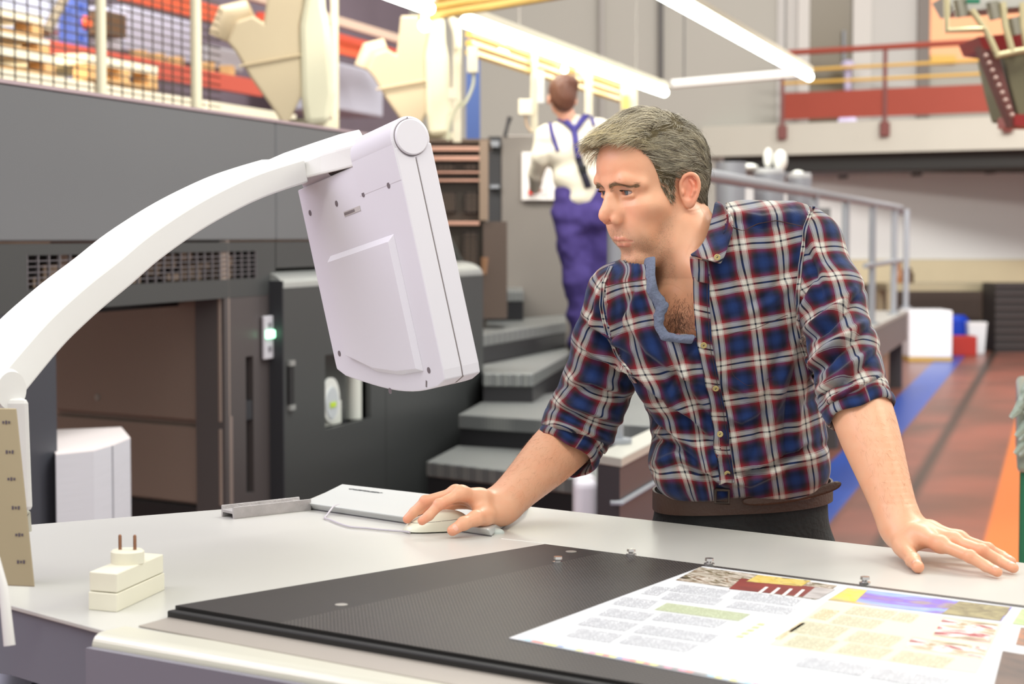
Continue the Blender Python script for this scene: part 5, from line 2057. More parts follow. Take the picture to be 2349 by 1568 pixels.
rack = thing('pallet_rack', tuple(W(15, VR - .5, 0)), 'tall pallet rack with a blue upright and orange-red beams, upper left', 'rack')
u0 = PL(166, 100, VR)[0]
u1_ = PL(205, 100, VR)[0]
blue = mat('rack_blue_bright', rgb(90, 110, 186), 0.45)
mb = MB().wbox(u0, u1_, VR - .1, VR, 0, 5.2)
part('upright', mb, blue, rack)
mb = MB()
for k in range(24):
    z = 1.9 + k * 0.1
    mb.wbox((u0 + u1_) / 2 - .02, (u0 + u1_) / 2 + .03, VR + .001, VR + .003, z, z + 0.05)
part('upright_slots', mb, mat('slot_blue', rgb(40, 70, 160), 0.5), rack)
part('lock_pin', MB().lathe(rp(195, 52), [(0.05, 0), (0.04, 0.03)], 12, VD), mat('pin_orange', rgb(236, 96, 50), 0.4), rack)
part('brace', MB().tube([rp(105, 75), rp(150, -8)], 0.035, 8), mat('brace_grey', rgb(134, 122, 104), 0.5), rack)


def beam(x0, ya, x1, yb, h, m_, nm='beam'):
    ua, z_a2 = PL(x0, ya, VR + .02)
    ub, z_b2 = PL(x1, yb, VR + .02)
    z = (z_a2 + z_b2) / 2
    part(nm, MB().wbox(ua, ub, VR - .03, VR + .03, z - h / 2, z + h / 2), m_, rack)


beam(110, 116, 600, 202, 0.13, mat('beam_red', rgb(196, 84, 66), 0.45))
beam(285, 6, 900, 118, 0.13, orange_red)
beam(600, 70, 960, 120, 0.12, mat('beam_red2', rgb(206, 78, 56), 0.45))
beam(480, -20, 930, 78, 0.08, mat('beam_tan', rgb(206, 180, 160), 0.5), 'rail')
# white wrapped goods on the rack
for i, (xa, ya, xb, yb, col, lab) in enumerate(((285, 10, 462, 150, (206, 206, 226), 'large white wrapped bale on the rack between the fence posts'),
                                                (212, 60, 283, 122, (226, 224, 236), 'white wrapped bale on the rack right of the blue upright'),
                                                (478, 100, 560, 168, (200, 198, 204), 'grey-white wrapped bale beside the nearer duct'),
                                                (770, 140, 880, 270, (196, 198, 212), 'grey-white wrapped bale between the two ducts'),
                                                (108, -20, 162, 80, (206, 212, 232), 'pale wrapped bale left of the blue upright'))):
    vv = VR - .5
    ua, z1 = PL(xa, ya, vv)
    ub, z0 = PL(xb, yb, vv)
    o = MB().wbox(ua, ub, vv - .7, vv, z0, z1).build('wrapped_bale', mat('bale_%d' % i, rgb(*col), 0.45, bump=0.25, bscale=4), bevel=0.03)
    tag(o, lab, 'bale')
vv = VR - .3
for i, px in enumerate((330, 372, 415, 486, 532)):
    u, z = PL(px, 0, vv)
    zq = PL(px, 124 + (px - 330) * .17, vv)[1]
    o = MB().wbox(u - .05, u + .05, vv - .1, vv, zq - .13, zq + .03).build('wood_block', wood)
    tag(o, 'small wooden block on the red rack beam, %s from the left' % names[i], 'wood block')
# dark sheet added behind: shade deep in the rack put into its colour
o = MB().wbox(10, 24, VR - 1.6, VR - 1.5, 0, 7.0).build('rack_backdrop', mat('backdrop_violet', rgb(110, 98, 108), 0.8, var=0.2, vscale=1.2))
tag(o, 'added dim violet-grey partition behind the pallet rack', 'backdrop')
for i, (xa, ya, xb, yb, col, lab) in enumerate(((235, 22, 290, 88, (120, 92, 66), 'brown boxes on the rack behind the left fence post'), (120, 100, 210, 138, (206, 86, 70), 'red box on the rack below the pale bale'))):
    vv = VR - .35
    ua, z1 = PL(xa, ya, vv)
    ub, z0 = PL(xb, yb, vv)
    o = MB().wbox(ua, ub, vv - .3, vv, z0, z1).build('stored_box', mat('sbox_%d' % i, rgb(*col), 0.7))
    tag(o, lab, 'box')

# ---- wire mesh guard fence on top of the press
VFc = -1.1
post_cream = mat('fence_cream', rgb(236, 226, 196), 0.45)
fen = thing('mesh_fence', tuple(W(9, VFc, z_top)), 'wire mesh guard fence with cream posts standing on the press', 'fence')
ufa, ufb = PL(-60, 150, VFc)[0], PL(505, 150, VFc)[0]
mb = MB()
wire = 0.0026
nu_ = int((ufb - ufa) / 0.10)
for k in range(nu_):
    u = ufa + k * 0.10
    mb.wbox(u - wire, u + wire, VFc - wire, VFc + wire, z_top + .014, 3.1)
for k in range(30):
    z = z_top + 0.02 + 0.036 * k
    mb.wbox(ufa, ufb, VFc - wire, VFc + wire, z - wire, z + wire)
part('wire_mesh', mb, mat('wire_dark', rgb(66, 56, 50), 0.5), fen)
for px, w_ in ((232, .022), (450, .025), (768, .022)):
    u = PL(px, 150, VFc + .05)[0]
    part('post', MB().tube([W(u, VFc + .05, z_top + .001), W(u, VFc + .05, 3.2)], w_, 10), post_cream, fen)

# grey silos behind the man's shoulder
def silo(px0, px1, py, Y, label, top=None):
    a, b = P(px0, py, Y), P(px1, py, Y)
    r = (b.x - a.x) / 2
    c = Vector(((a.x + b.x) / 2, Y, 0))
    o = thing('ink_drum', tuple(c), label, 'drum')
    part('body', MB().lathe(c, [(r * .80, z_deck + .06), (r * .8, z_deck + .07), (r, a.z)], 24), mat('silo_grey', rgb(150, 152, 158), 0.35, 0.4), o)
    part('stand', MB().lathe(c, [(r * .5, z_deck), (r * .5, z_deck + .06)], 12), dark_m, o)
    if top:
        part('lid', MB().lathe((c.x, c.y, a.z), [(r * .98, 0), (r, .01), (r * .9, .04)], 20), mat('silo_lid', rgb(176, 176, 176), 0.4), o)
    return o


silo(1640, 1712, 372, 14.5, 'tall grey metal drum directly behind the man\'s head')
silo(1728, 1800, 398, 15.0, 'grey metal drum with white valves on top, middle of three', True)
silo(1806, 1862, 408, 15.6, 'grey metal drum farthest right of the three', True)
for i, (px, py, r, sc3, Y_, lab) in enumerate(((1718, 383, .07, (1, 1, .4), 15.0, 'flat white cap by the grey drums'),
                                             (1762, 362, .04, (.9, .9, 1.9), 15.0, 'upright white valve on the middle drum, left one'),
                                             (1790, 368, .055, (1, 1, 1.5), 15.0, 'big white valve on the middle drum, right one'),
                                             (1830, 402, .05, (1.2, 1, .8), 15.6, 'low white valve on the farthest grey drum'))):
    o = MB().sphere(P(px, py, Y_), r, 14, 9, sc3).build('white_valve', mat('valve_white', rgb(236, 236, 228), 0.35))
    tag(o, lab, 'valve')
xa_, xb_ = P(1862, 500, 19.5).x, P(1905, 500, 19.5).x
o = MB().prism([(xa_, 19.5), (xb_, 19.5), (xb_, 19.9), (xa_, 19.9)], 0, 1.75).build('dark_cabinet', mat('cab_dark', rgb(84, 84, 84), 0.5))
tag(o, 'dark cabinet behind the railing right of the drums', 'cabinet')

# ================================================================== machine at the top right corner
Yt_ = 9.0
tr = thing('overhead_machine', tuple(P(2300, 290, Yt_)), 'red and olive overhead machine with pale pipes in the top right corner', 'machine')
red_d = mat('machine_red', rgb(140, 30, 28), 0.45)
olive = mat('hopper_olive', rgb(104, 100, 74), 0.5)
pipe_c = mat('pipe_cream', rgb(196, 186, 146), 0.35, 0.3)
part('hopper', MB().extrude([P(2300, 118, Yt_), P(2480, 96, Yt_), P(2480, 280, Yt_), P(2336, 268, Yt_), P(2318, 200, Yt_)], (0, .5, 0)), olive, tr, 0.008)
part('red_frame', MB().extrude([P(2244, 84, Yt_ + .05), P(2500, 60, Yt_ + .05), P(2500, 118, Yt_ + .05), P(2300, 118, Yt_ + .05), P(2256, 112, Yt_ + .05)], (0, .4, 0)), red_d, tr)
part('red_leg', MB().extrude([P(2246, 105, Yt_ - .02), P(2292, 130, Yt_ - .02), P(2336, 290, Yt_ - .02), P(2322, 292, Yt_ - .02), P(2268, 160, Yt_ - .02)], (0, .1, 0)), mat('machine_maroon', rgb(106, 60, 54), 0.5), tr)
part('red_foot', MB().extrude([P(2326, 262, Yt_ - .03), P(2480, 264, Yt_ - .03), P(2480, 290, Yt_ - .03), P(2326, 288, Yt_ - .03)], (0, .3, 0)), red_d, tr)
part('grey_box', MB().extrude([P(2170, -10, Yt_ + .02), P(2500, -30, Yt_ + .02), P(2500, 4, Yt_ + .02), P(2190, 26, Yt_ + .02)], (0, .3, 0)), mat('machine_grey', rgb(170, 168, 160), 0.4), tr)
for path_ in ([(2172, -20), (2172, 70), (2260, 66)], [(2228, 22), (2262, 70), (2290, 130)], [(2300, 5), (2306, 60), (2322, 116)], [(2346, 6), (2346, 60), (2356, 110)], [(2284, 128), (2340, 116), (2420, 110)]):
    part('pipe', MB().tube([P(x, y, Yt_ - .05) for x, y in path_], 0.016, 10), pipe_c, tr)
for c_ in ((2200, -2), (2276, 4), (2326, 40)):
    part('cylinder', MB().tube([P(c_[0], c_[1], Yt_ - .03), P(c_[0] + 8, c_[1] + 40, Yt_ - .03)], 0.030, 12), mat('cyl_metal', rgb(150, 146, 130), 0.25, 0.6), tr)
for k in range(9):
    part('bolt', MB().sphere(P(2262 + k * 7.5, 128 + k * 17, Yt_ - .05), 0.012, 8, 6), mat('bolt_pale', rgb(176, 150, 140), 0.4, .4), tr)
part('green_tag', MB().box(P(2232, 3, Yt_ - .06), (0.06, 0.02, 0.02)), mat('tag_green', rgb(20, 110, 80), 0.4), tr)
part('ceiling_rod', MB().tube([P(2330, -10, Yt_ + .2), P(2330, -10, Yt_ + .2) + Vector((0, 0, 5))], 0.03, 8), pipe_c, tr)

# green wrapped post at the right edge
gp_ = G(2362, 1330, 0.62)
gt = thing('green_bin', (gp_.x + .1, gp_.y + .3, 0), 'tall green container with crumpled clear film hanging over its rim, right edge', 'container')
gx = P(2338, 1150, 5.2).x
gx2 = P(2340, 1150, 5.8).x
part('body', MB().prism([(gx, 5.2), (gx2 + .6, 5.2), (gx2 + .6, 5.8), (gx2, 5.8)], 0, P(2340, 1000, 5.2).z), mat('bin_green', rgb(44, 122, 88), 0.4), gt, 0.02)
random.seed(11)
mb = MB()
film = mat('clear_film', rgb(196, 214, 200), 0.15, 0.0, transmission=0.5)
zf_ = P(2340, 1000, 5.2).z
part('film_rim', MB().prism([(gx - .012, 5.18), (gx2 + .62, 5.18), (gx2 + .62, 5.82), (gx2 - .012, 5.82)], zf_ - .10, zf_ + .12), film, gt, 0.015)
for (x, y, s_) in ((2318, 958, 1.0), (2326, 945, 1.2), (2336, 925, 1.3), (2344, 900, 1.4), (2330, 1000, 1.0), (2338, 1010, 1.1), (2328, 1040, .9), (2338, 1046, 1.1), (2346, 985, 1.2), (2348, 950, 1.2)):
    c = P(x, y, 5.15)
    part('film_fold', MB().tube([c + Vector((.05 * s_, .02, .055 * s_)), c + Vector((.02, 0, .02)), c], [0.010 * s_, 0.013 * s_, 0.006], 8), film, gt)
# ================================================================== the woman working on the press
WY = 11.3


def K_(px, py, dy=0.0):
    return npv(P(px, py, WY + dy))


wz0 = 0.80
wom = thing('person', (float(K_(1335, 800)[0]), WY, wz0), 'woman seen from behind in cream top and purple dungarees on the press steps', 'person')
# body: head, neck, forearms and hands as one sculpt
bv = Vol(K_(1180, 480, -0.5) - 0.05, K_(1440, 150, 0.3) + 0.05, 0.0065)
hc_ = K_(1290, 218, 0.02)
bv.ell(hc_ + (0, 0, 0.015), (0.076, 0.094, 0.100), 0.01)
bv.ell(hc_ + (-0.012, 0.055, -0.055), (0.052, 0.050, 0.062), 0.03)
bv.ell(hc_ + (-0.080, -0.012, -0.030), (0.010, 0.020, 0.032), 0.008)
bv.ell(hc_ + (0.078, 0.000, -0.030), (0.010, 0.020, 0.032), 0.008)
bv.ell(hc_ + (-0.018, 0.110, -0.030), (0.010, 0.016, 0.018), 0.02)
for s_ in (-1, 1):
    bv.ell(hc_ + (-0.014 + s_ * 0.030, 0.096, -0.002), (0.014, 0.010, 0.008), 0.008, mode='sub')
bv.cap(hc_ + (0, -0.01, -0.06), K_(1312, 300, 0.03), 0.050, 0.054, 0.03)
bv.cap(K_(1312, 300, 0.03), K_(1318, 340, 0.03), 0.054, 0.090, 0.03)
# left forearm and hand reaching to the panel
lw_, le_ = K_(1228, 436, 0.32), K_(1230, 400, 0.10)
bv.chain([le_, lw_], [0.036, 0.024], 0.02)
rw_, re_ = K_(1400, 430, 0.40), K_(1398, 405, 0.12)
bv.chain([re_, rw_], [0.036, 0.024], 0.02)
for w_, s_ in ((lw_, -1), (rw_, 1)):
    pal_ = w_ + np.array([-s_ * 0.006, 0.07, 0.0])
    bv.cap(w_, pal_, 0.022, 0.030, 0.02, flat=(np.array([0, 0, 1.0]), 0.55))
    for k in range(4):
        b_ = pal_ + np.array([(k - 1.5) * 0.019, 0.018, 0])
        bv.chain([b_, b_ + (0, 0.035, -0.004 + 0.002 * k), b_ + (0, 0.058 + 0.006 * (k in (1, 2)), -0.016)], [0.0092, 0.0086, 0.0074], 0.004)
    bv.chain([w_ + (-s_ * 0.022, 0.02, 0), pal_ + (-s_ * 0.048, 0.0, -0.008), pal_ + (-s_ * 0.056, 0.028, -0.012)], [0.012, 0.010, 0.0085], 0.01)
BV, BQ = bv.mesh(1)
wskin = mat('skin_fair', rgb(232, 172, 146), 0.5, sss=0.1)
np_mesh('body', BV, BQ, wskin, wom)
# hair pinned up
hv_ = Vol(hc_ - 0.16, hc_ + 0.18, 0.0055)
hv_.ell(hc_ + (0.004, -0.012, 0.024), (0.084, 0.096, 0.100), 0.01)
hv_.ell(hc_ + (0.006, -0.055, -0.035), (0.066, 0.046, 0.070), 0.03)
hv_.ell(hc_ + (0.030, -0.045, 0.075), (0.055, 0.050, 0.042), 0.02)
hv_.ell(hc_ + (0.062, -0.030, 0.050), (0.030, 0.034, 0.034), 0.02)
hv_.ell(hc_ + (-0.012, 0.120, -0.05), (0.075, 0.070, 0.110), 0.01, mode='sub')
hv_.ell(hc_ + (-0.092, 0.004, -0.045), (0.024, 0.034, 0.040), 0.01, mode='sub')
HV2, HQ2 = hv_.mesh(1)
n2_ = vnormals(HV2, HQ2)
HV2 = HV2 + n2_ * (0.004 * vnoise(HV2 * np.array([70, 70, 22])))[:, None]
np_mesh('hair', HV2, HQ2, mat('hair_brown', rgb(104, 66, 50), 0.4, var=0.45, vscale=30, stretch=(3, 3, 0.6), bump=0.5, bscale=60), wom)
# cream top with long sleeves
tv2 = Vol(K_(1190, 470, -0.35) - 0.04, K_(1450, 250, 0.4) + 0.06, 0.0075)
tv2.chain([K_(1318, 300, 0.05), K_(1325, 350, 0.03), K_(1332, 400, 0.02), K_(1334, 450, 0.02)], [0.085, 0.105, 0.100, 0.110], 0.05)
tv2.cap(K_(1262, 312, 0.04), K_(1372, 300, 0.05), 0.072, 0.072, 0.06)
tv2.cap(K_(1275, 350, 0.03), K_(1365, 345, 0.04), 0.085, 0.085, 0.06)
tv2.cap(K_(1300, 408, 0.02), K_(1362, 405, 0.03), 0.080, 0.085, 0.06)
tv2.chain([K_(1250, 312, 0.03), K_(1240, 360, 0.00), K_(1230, 400, 0.10), K_(1226, 432, 0.28)], [0.058, 0.050, 0.046, 0.036], 0.02)
tv2.chain([K_(1382, 302, 0.05), K_(1396, 355, 0.02), K_(1398, 405, 0.12), K_(1399, 428, 0.34)], [0.058, 0.050, 0.046, 0.036], 0.02)
T2, Q2 = tv2.mesh(2)
n2_ = vnormals(T2, Q2)
T2 = T2 + n2_ * (0.007 * vnoise(T2 * np.array([11, 9, 22])))[:, None]
np_mesh('knit_top', T2, Q2, mat('top_cream', rgb(234, 226, 206), 0.85, var=0.08, vscale=40, stretch=(0.25, 0.25, 4)), wom)
# purple trousers
dv2 = Vol(K_(1200, 830, -0.5) - 0.05, K_(1460, 400, 0.5) + 0.05, 0.009)
dv2.cap(K_(1310, 447, 0.02), K_(1362, 445, 0.03), 0.098, 0.100, 0.05)
dv2.cap(K_(1312, 490, 0.01), K_(1358, 490, 0.02), 0.105, 0.108, 0.05)
dv2.chain([K_(1308, 510, 0.02), K_(1322, 640, -0.01), K_(1330, 780, 0.05)], [0.100, 0.074, 0.060], 0.05)
dv2.chain([K_(1362, 510, 0.05), K_(1376, 640, 0.10), K_(1384, 770, 0.18)], [0.100, 0.074, 0.060], 0.05)
D2, DQ2 = dv2.mesh(2)
n2_ = vnormals(D2, DQ2)
D2 = D2 + n2_ * (0.014 * vnoise(D2 * np.array([9, 9, 13])) + 0.006 * vnoise(D2 * 26))[:, None]
np_mesh('dungarees', D2, DQ2, mat('overall_purple', rgb(66, 52, 118), 0.85, var=0.1, vscale=6), wom)

from mathutils.bvhtree import BVHTree as _BT
wb_ = _BT.FromPolygons([tuple(v) for v in np.concatenate([T2, D2])], [tuple(int(i) for i in q) for q in np.concatenate([Q2, DQ2 + len(T2)])])


def on_w(px, py, off=0.008):
    r = ray(px, py)
    r.normalize()
    h, n, i, d = wb_.ray_cast(EYE, r)
    if h is None:
        return P(px, py, WY)
    if n.dot(r) > 0:
        n = -n
    return h + n * off


def strap(name, pts, wd, m_):
    L_, R_ = [], []
    pp = smooth_path([Vector((x, y, 0)) for x, y in pts], 6)
    vs = []
    for i, p in enumerate(pp):
        t = (pp[min(i + 1, len(pp) - 1)] - pp[max(i - 1, 0)]).normalized()
        nx, ny = -t.y, t.x
        vs += [on_w(p.x + nx * wd, p.y + ny * wd), on_w(p.x - nx * wd, p.y - ny * wd)]
    fs = [(2 * i, 2 * i + 1, 2 * i + 3, 2 * i + 2) for i in range(len(pp) - 1)]
    o = part(name, MB().add(vs, fs, True), m_, wom)
    s_ = o.modifiers.new('thick', 'SOLIDIFY')
    s_.thickness = 0.006
    return o


strap_m = mat('strap_purple', rgb(60, 52, 128), 0.7)
strap_d = mat('strap_black', rgb(34, 32, 50), 0.6)
strap('strap', [(1262, 284), (1266, 305), (1274, 330), (1280, 346)], 5, strap_m)
strap('strap', [(1282, 274), (1300, 282), (1316, 300), (1322, 335), (1328, 362)], 7, strap_m)
strap('strap', [(1346, 266), (1334, 278), (1318, 300)], 7, strap_m)
strap('strap', [(1347, 262), (1356, 272), (1362, 290)], 4, strap_m)
st2 = strap('strap', [(1327, 360), (1334, 385), (1344, 412), (1350, 430)], 8, strap_d)
bp2 = on_w(1336, 388, 0.016)
part('strap_buckle', MB().box(bp2, (0.05, 0.012, 0.035)), mat('buckle_black', rgb(24, 24, 26), 0.3), st2)
for px, dy in ((1328, 0.0), (1384, 0.12)):
    c = K_(px, 792, dy)
    part('shoe', MB().sphere((c[0], c[1] - 0.01, wz0 + 0.045), 0.05, 16, 10, (0.9, 2.3, 0.9)), mat('shoe_tan', rgb(120, 84, 50), 0.5), wom)
# ================================================================== the man at the desk
def npv(v):
    return np.array([v[0], v[1], v[2]], float)


def J(px, py, Y):
    return npv(P(px, py, Y))


def JZ(px, py, z):
    return npv(G(px, py, z))


man = thing('person', tuple(P(1700, 1130, 3.22).xy) + (0.0,), 'man in a plaid shirt leaning on the desk, one hand on a computer mouse', 'person')

# ---- head frame
HS = 0.955
PSI, PHI, ROLL = math.radians(58), math.radians(12), math.radians(0)
fwd = np.array([-math.sin(PSI) * math.cos(PHI), -math.cos(PSI) * math.cos(PHI), -math.sin(PHI)])
left = np.array([math.cos(PSI), -math.sin(PSI), 0.0])
left = left * math.cos(ROLL) + np.cross(fwd, left) * math.sin(ROLL)
hup = np.cross(left, fwd)
hup = -hup if hup[2] < 0 else hup
EAR = J(1562, 452, 3.06)                       # left ear canal
H0 = EAR - left * 0.070 * HS + hup * 0.006                   # head origin, between the ears


def h2w(p):
    p = np.atleast_2d(p)
    return H0 + (p[:, :1] * left + p[:, 1:2] * fwd + p[:, 2:] * hup) * HS


def w2h(p):
    q = (np.atleast_2d(p) - H0) / HS
    return np.stack([q @ left, q @ fwd, q @ hup], 1)


# ---- head sculpt (metres, head frame: x his left, y forward, z up)
hv = Vol((-0.15, -0.20, -0.40), (0.17, 0.14, 0.155), 0.0013)
hv.ell((0, -0.010, 0.052), (0.0745, 0.095, 0.080), 0.01)
hv.ell((0, 0.030, 0.058), (0.062, 0.067, 0.060), 0.02)
hv.ell((0, 0.028, -0.010), (0.060, 0.062, 0.060), 0.02)
hv.ell((0, 0.028, -0.055), (0.050, 0.056, 0.046), 0.02)
for s in (-1, 1):
    hv.cap((s * 0.055, -0.002, -0.048), (s * 0.047, 0.024, -0.078), 0.016, 0.015, 0.018)
    hv.cap((s * 0.047, 0.024, -0.078), (s * 0.014, 0.080, -0.093), 0.015, 0.0155, 0.020)
    hv.ell((s * 0.045, 0.050, -0.014), (0.021, 0.028, 0.020), 0.026)
    hv.ell((s * 0.030, 0.070, -0.045), (0.020, 0.020, 0.028), 0.02)
    hv.cap((s * 0.008, 0.0885, 0.0365), (s * 0.036, 0.0815, 0.0385), 0.0088, 0.0078, 0.012)
    hv.cap((s * 0.036, 0.0815, 0.0385), (s * 0.056, 0.062, 0.030), 0.0078, 0.0070, 0.016)
hv.cap((-0.010, 0.083, -0.0925), (0.010, 0.083, -0.0925), 0.0150, 0.0150, 0.016)
# muzzle
hv.ell((0, 0.0735, -0.053), (0.030, 0.0275, 0.024), 0.016)
# sockets, temples
for s in (-1, 1):
    hv.ell((s * 0.034, 0.0985, 0.0155), (0.0215, 0.018, 0.0130), 0.014, mode='sub')
    hv.ell((s * 0.013, 0.1030, 0.0175), (0.0065, 0.014, 0.012), 0.008, mode='sub')
    hv.ell((s * 0.089, 0.052, 0.050), (0.016, 0.030, 0.030), 0.02, mode='sub')
    hv.ell((s * 0.077, 0.060, -0.048), (0.018, 0.030, 0.026), 0.02, mode='sub')
for s in (-1, 1):
    hv.ell((s * 0.031, 0.0985, 0.0265), (0.0145, 0.0125, 0.0045), 0.009, mode='sub')
# nose
hv.cap((0, 0.0865, 0.026), (0, 0.1075, -0.008), 0.0068, 0.0080, 0.010)
hv.cap((0, 0.1000, -0.006), (0, 0.1145, -0.0150), 0.0100, 0.0086, 0.008)
for s in (-1, 1):
    hv.ell((s * 0.0125, 0.1010, -0.0225), (0.0072, 0.0105, 0.0078), 0.005)
    hv.cap((s * 0.006, 0.092, 0.012), (s * 0.0135, 0.092, -0.012), 0.006, 0.0085, 0.010)
    hv.ell((s * 0.0088, 0.1045, -0.0290), (0.0046, 0.0070, 0.0056), 0.0016, mode='sub')
# eyelids: balls opened by an almond
EYEC = [np.array([s * 0.0315, 0.0705, 0.0190]) for s in (-1, 1)]
for s, c in zip((-1, 1), EYEC):
    hv.ell(c, (0.0150, 0.0140, 0.0136), 0.004)
    hv.cap(c + (-s * 0.012, 0.009, 0.0055), c + (s * 0.014, 0.007, 0.0045), 0.0030, 0.0030, 0.004)
    hv.cap(c + (-s * 0.010, 0.0105, -0.0075), c + (s * 0.012, 0.0075, -0.0060), 0.0026, 0.0026, 0.005)
    hv.ell(c + (s * 0.0005, 0.0130, -0.0006), (0.0136, 0.0125, 0.0040), 0.0008, mode='sub')
    hv.ell(c, (0.0120, 0.0120, 0.0120), 0.0005, mode='sub')
    hv.ell(c, (0.0110, 0.0110, 0.0110), 0.0005)
# folds from nose to mouth corner
for s in (-1, 1):
    hv.ell((s * 0.0290, 0.0790, -0.0430), (0.009, 0.009, 0.014), 0.016)
# lips
UL = [(-0.0245, 0.0900, -0.0575), (-0.010, 0.1005, -0.0525), (0, 0.1020, -0.0535), (0.010, 0.1005, -0.0525), (0.0245, 0.0900, -0.0575)]
LL = [(-0.0200, 0.0905, -0.0605), (-0.008, 0.0990, -0.0635), (0.008, 0.0990, -0.0635), (0.0200, 0.0905, -0.0605)]
hv.chain(UL, [0.0010, 0.0019, 0.0018, 0.0019, 0.0010], 0.004)
hv.chain(LL, [0.0014, 0.0027, 0.0027, 0.0014], 0.005)
ML = [(-0.0265, 0.0930, -0.0580), (-0.012, 0.1040, -0.0577), (0.0, 0.1070, -0.0582), (0.012, 0.1040, -0.0577), (0.0265, 0.0930, -0.0580)]
hv.chain(ML, [0.0010, 0.0014, 0.0013, 0.0014, 0.0010], 0.0024, 'sub')
hv.ell((0, 0.1075, -0.0765), (0.018, 0.011, 0.0065), 0.012, mode='sub')
# ears
for s in (-1, 1):
    Rm = np.array([[math.cos(0.38), -s * math.sin(0.38) * s, 0], [math.sin(0.38), math.cos(0.38), 0], [0, 0, 1.0]])
    # local frame of the pinna: e0 out of the plate, e1 along the plate (forward), e2 up with backward tilt
    out_ = np.array([s * math.cos(0.42), 0.0 + math.sin(0.42), 0])
    fw_ = np.array([-s * math.sin(0.42), math.cos(0.42), 0])
    up_e = np.array([0, -0.17, 0.985])
    fw_ = fw_ - up_e * fw_.dot(up_e)
    fw_ /= np.linalg.norm(fw_)
    out_ = np.cross(fw_, up_e)
    if out_[0] * s < 0:
        out_ = -out_
    ec = np.array([s * 0.0775, -0.012, 0.002])

    def E(a, b, c=0.0):
        return ec + fw_ * a * 0.95 + up_e * b * 0.86 + out_ * c
    Re = np.stack([out_, fw_, up_e])
    hv.ell(E(0, 0.004, 0), (0.0052, 0.0158, 0.0245), 0.006, Re)
    hv.ell(E(-0.001, -0.020, 0.001), (0.0048, 0.0088, 0.0100), 0.005, Re)
    rim = [E(0.013, 0.000, 0.001), E(0.0145, 0.014, 0.003), E(0.009, 0.027, 0.005), E(-0.003, 0.0325, 0.006), E(-0.013, 0.027, 0.006), E(-0.0175, 0.014, 0.005), E(-0.0165, 0.000, 0.004), E(-0.012, -0.013, 0.003), E(-0.006, -0.024, 0.002)]
    hv.ell(E(0.003, -0.002, 0.0075), (0.0068, 0.0085, 0.0125), 0.004, Re, 'sub')
    hv.ell(E(-0.002, 0.016, 0.0065), (0.0038, 0.0095, 0.0095), 0.004, Re, 'sub')
    rim_s = [np.array(p) for p in smooth_path([Vector(p) for p in rim], 5)]
    hv.chain(rim_s, list(np.interp(np.linspace(0, 1, len(rim_s)), np.linspace(0, 1, 9), [0.0020, 0.0026, 0.0028, 0.0029, 0.0029, 0.0028, 0.0026, 0.0026, 0.0028])), 0.0022)
    hv.chain([E(-0.002, 0.021, 0.0045), E(-0.008, 0.012, 0.0045), E(-0.0085, 0.000, 0.0045), E(-0.004, -0.010, 0.0045)], [0.0018, 0.0024, 0.0026, 0.0022], 0.003)
    hv.ell(E(0.0105, -0.003, 0.003), (0.0042, 0.0030, 0.0052), 0.003, Re)
# neck down into the chest
NB = w2h(J(1625, 640, 3.10))[0]
SN_ = w2h(J(1578, 694, 3.025))[0]           # pit of the throat
nk_r = 0.056
hv.cap((0, -0.024, -0.030), (0, -0.026, -0.055), 0.058, nk_r, 0.03)
hv.cap((0, -0.026, -0.055), NB * 0.5 + np.array([0, -0.013, -0.02]), nk_r, 0.057, 0.03)
hv.cap(NB * 0.5 + np.array([0, -0.013, -0.02]), NB, 0.056, 0.060, 0.03)
hv.cap((0, 0.020, -0.060), (0, 0.012, -0.105), 0.032, 0.030, 0.03)
hv.cap((0.058, -0.026, -0.050), SN_ + (0.010, 0.002, 0.012), 0.011, 0.008, 0.022)
hv.cap((0, 0.008, -0.105), SN_ + np.array([0, -0.026, 0.02]), 0.028, 0.024, 0.03)
hv.ell((0, 0.036, -0.125), (0.010, 0.010, 0.013), 0.016)
UC = [w2h(J(*q_))[0] for q_ in ((1584, 640, 3.092), (1574, 690, 3.094), (1560, 740, 3.098), (1566, 800, 3.105))]
hv.chain(UC, [0.046, 0.056, 0.068, 0.070], 0.045)
HV, HQ = hv.mesh(1)
hn = vnormals(HV, HQ)

# ---- colours of the face
skin0 = np.array([S(230), S(174), S(140)])


def tintw(col, pos, w_, c):
    return col * (1 - w_[:, None]) + np.array(c)[None] * w_[:, None]


def blob(Pp, c, r):
    q = (Pp - np.array(c)) / np.array(r)
    return np.exp(-(q ** 2).sum(1))


def srgb(*c):
    return [S(v) for v in c]


hcol = np.tile(skin0, (len(HV), 1))
hcol = tintw(hcol, HV, 0.5 * blob(HV, (0, 0.112, -0.018), (0.016, 0.018, 0.014)), srgb(222, 128, 100))
for s in (-1, 1):
    hcol = tintw(hcol, HV, 0.35 * blob(HV, (s * 0.042, 0.075, -0.016), (0.022, 0.03, 0.018)), srgb(226, 136, 108))
    hcol = tintw(hcol, HV, 0.75 * blob(HV, (s * 0.083, -0.014, 0.008), (0.011, 0.024, 0.036)), srgb(232, 138, 112))
hcol = tintw(hcol, HV, 0.35 * blob(HV, (0, 0.09, 0.06), (0.05, 0.04, 0.03)), srgb(232, 150, 112))
lipm = np.zeros(len(HV))
for ch, rr in ((UL, 0.0042), (LL, 0.0052)):
    for i in range(len(ch) - 1):
        a, b = np.array(ch[i]), np.array(ch[i + 1])
        t = np.clip(((HV - a) @ (b - a)) / ((b - a) @ (b - a)), 0, 1)
        d = np.linalg.norm(HV - (a + t[:, None] * (b - a)), axis=1)
        lipm = np.maximum(lipm, 1 - smoothstep(rr * 0.80, rr, d))
lipm *= (HV[:, 2] < -0.0485 - 0.10 * np.abs(HV[:, 0])) | (HV[:, 2] < -0.0535)
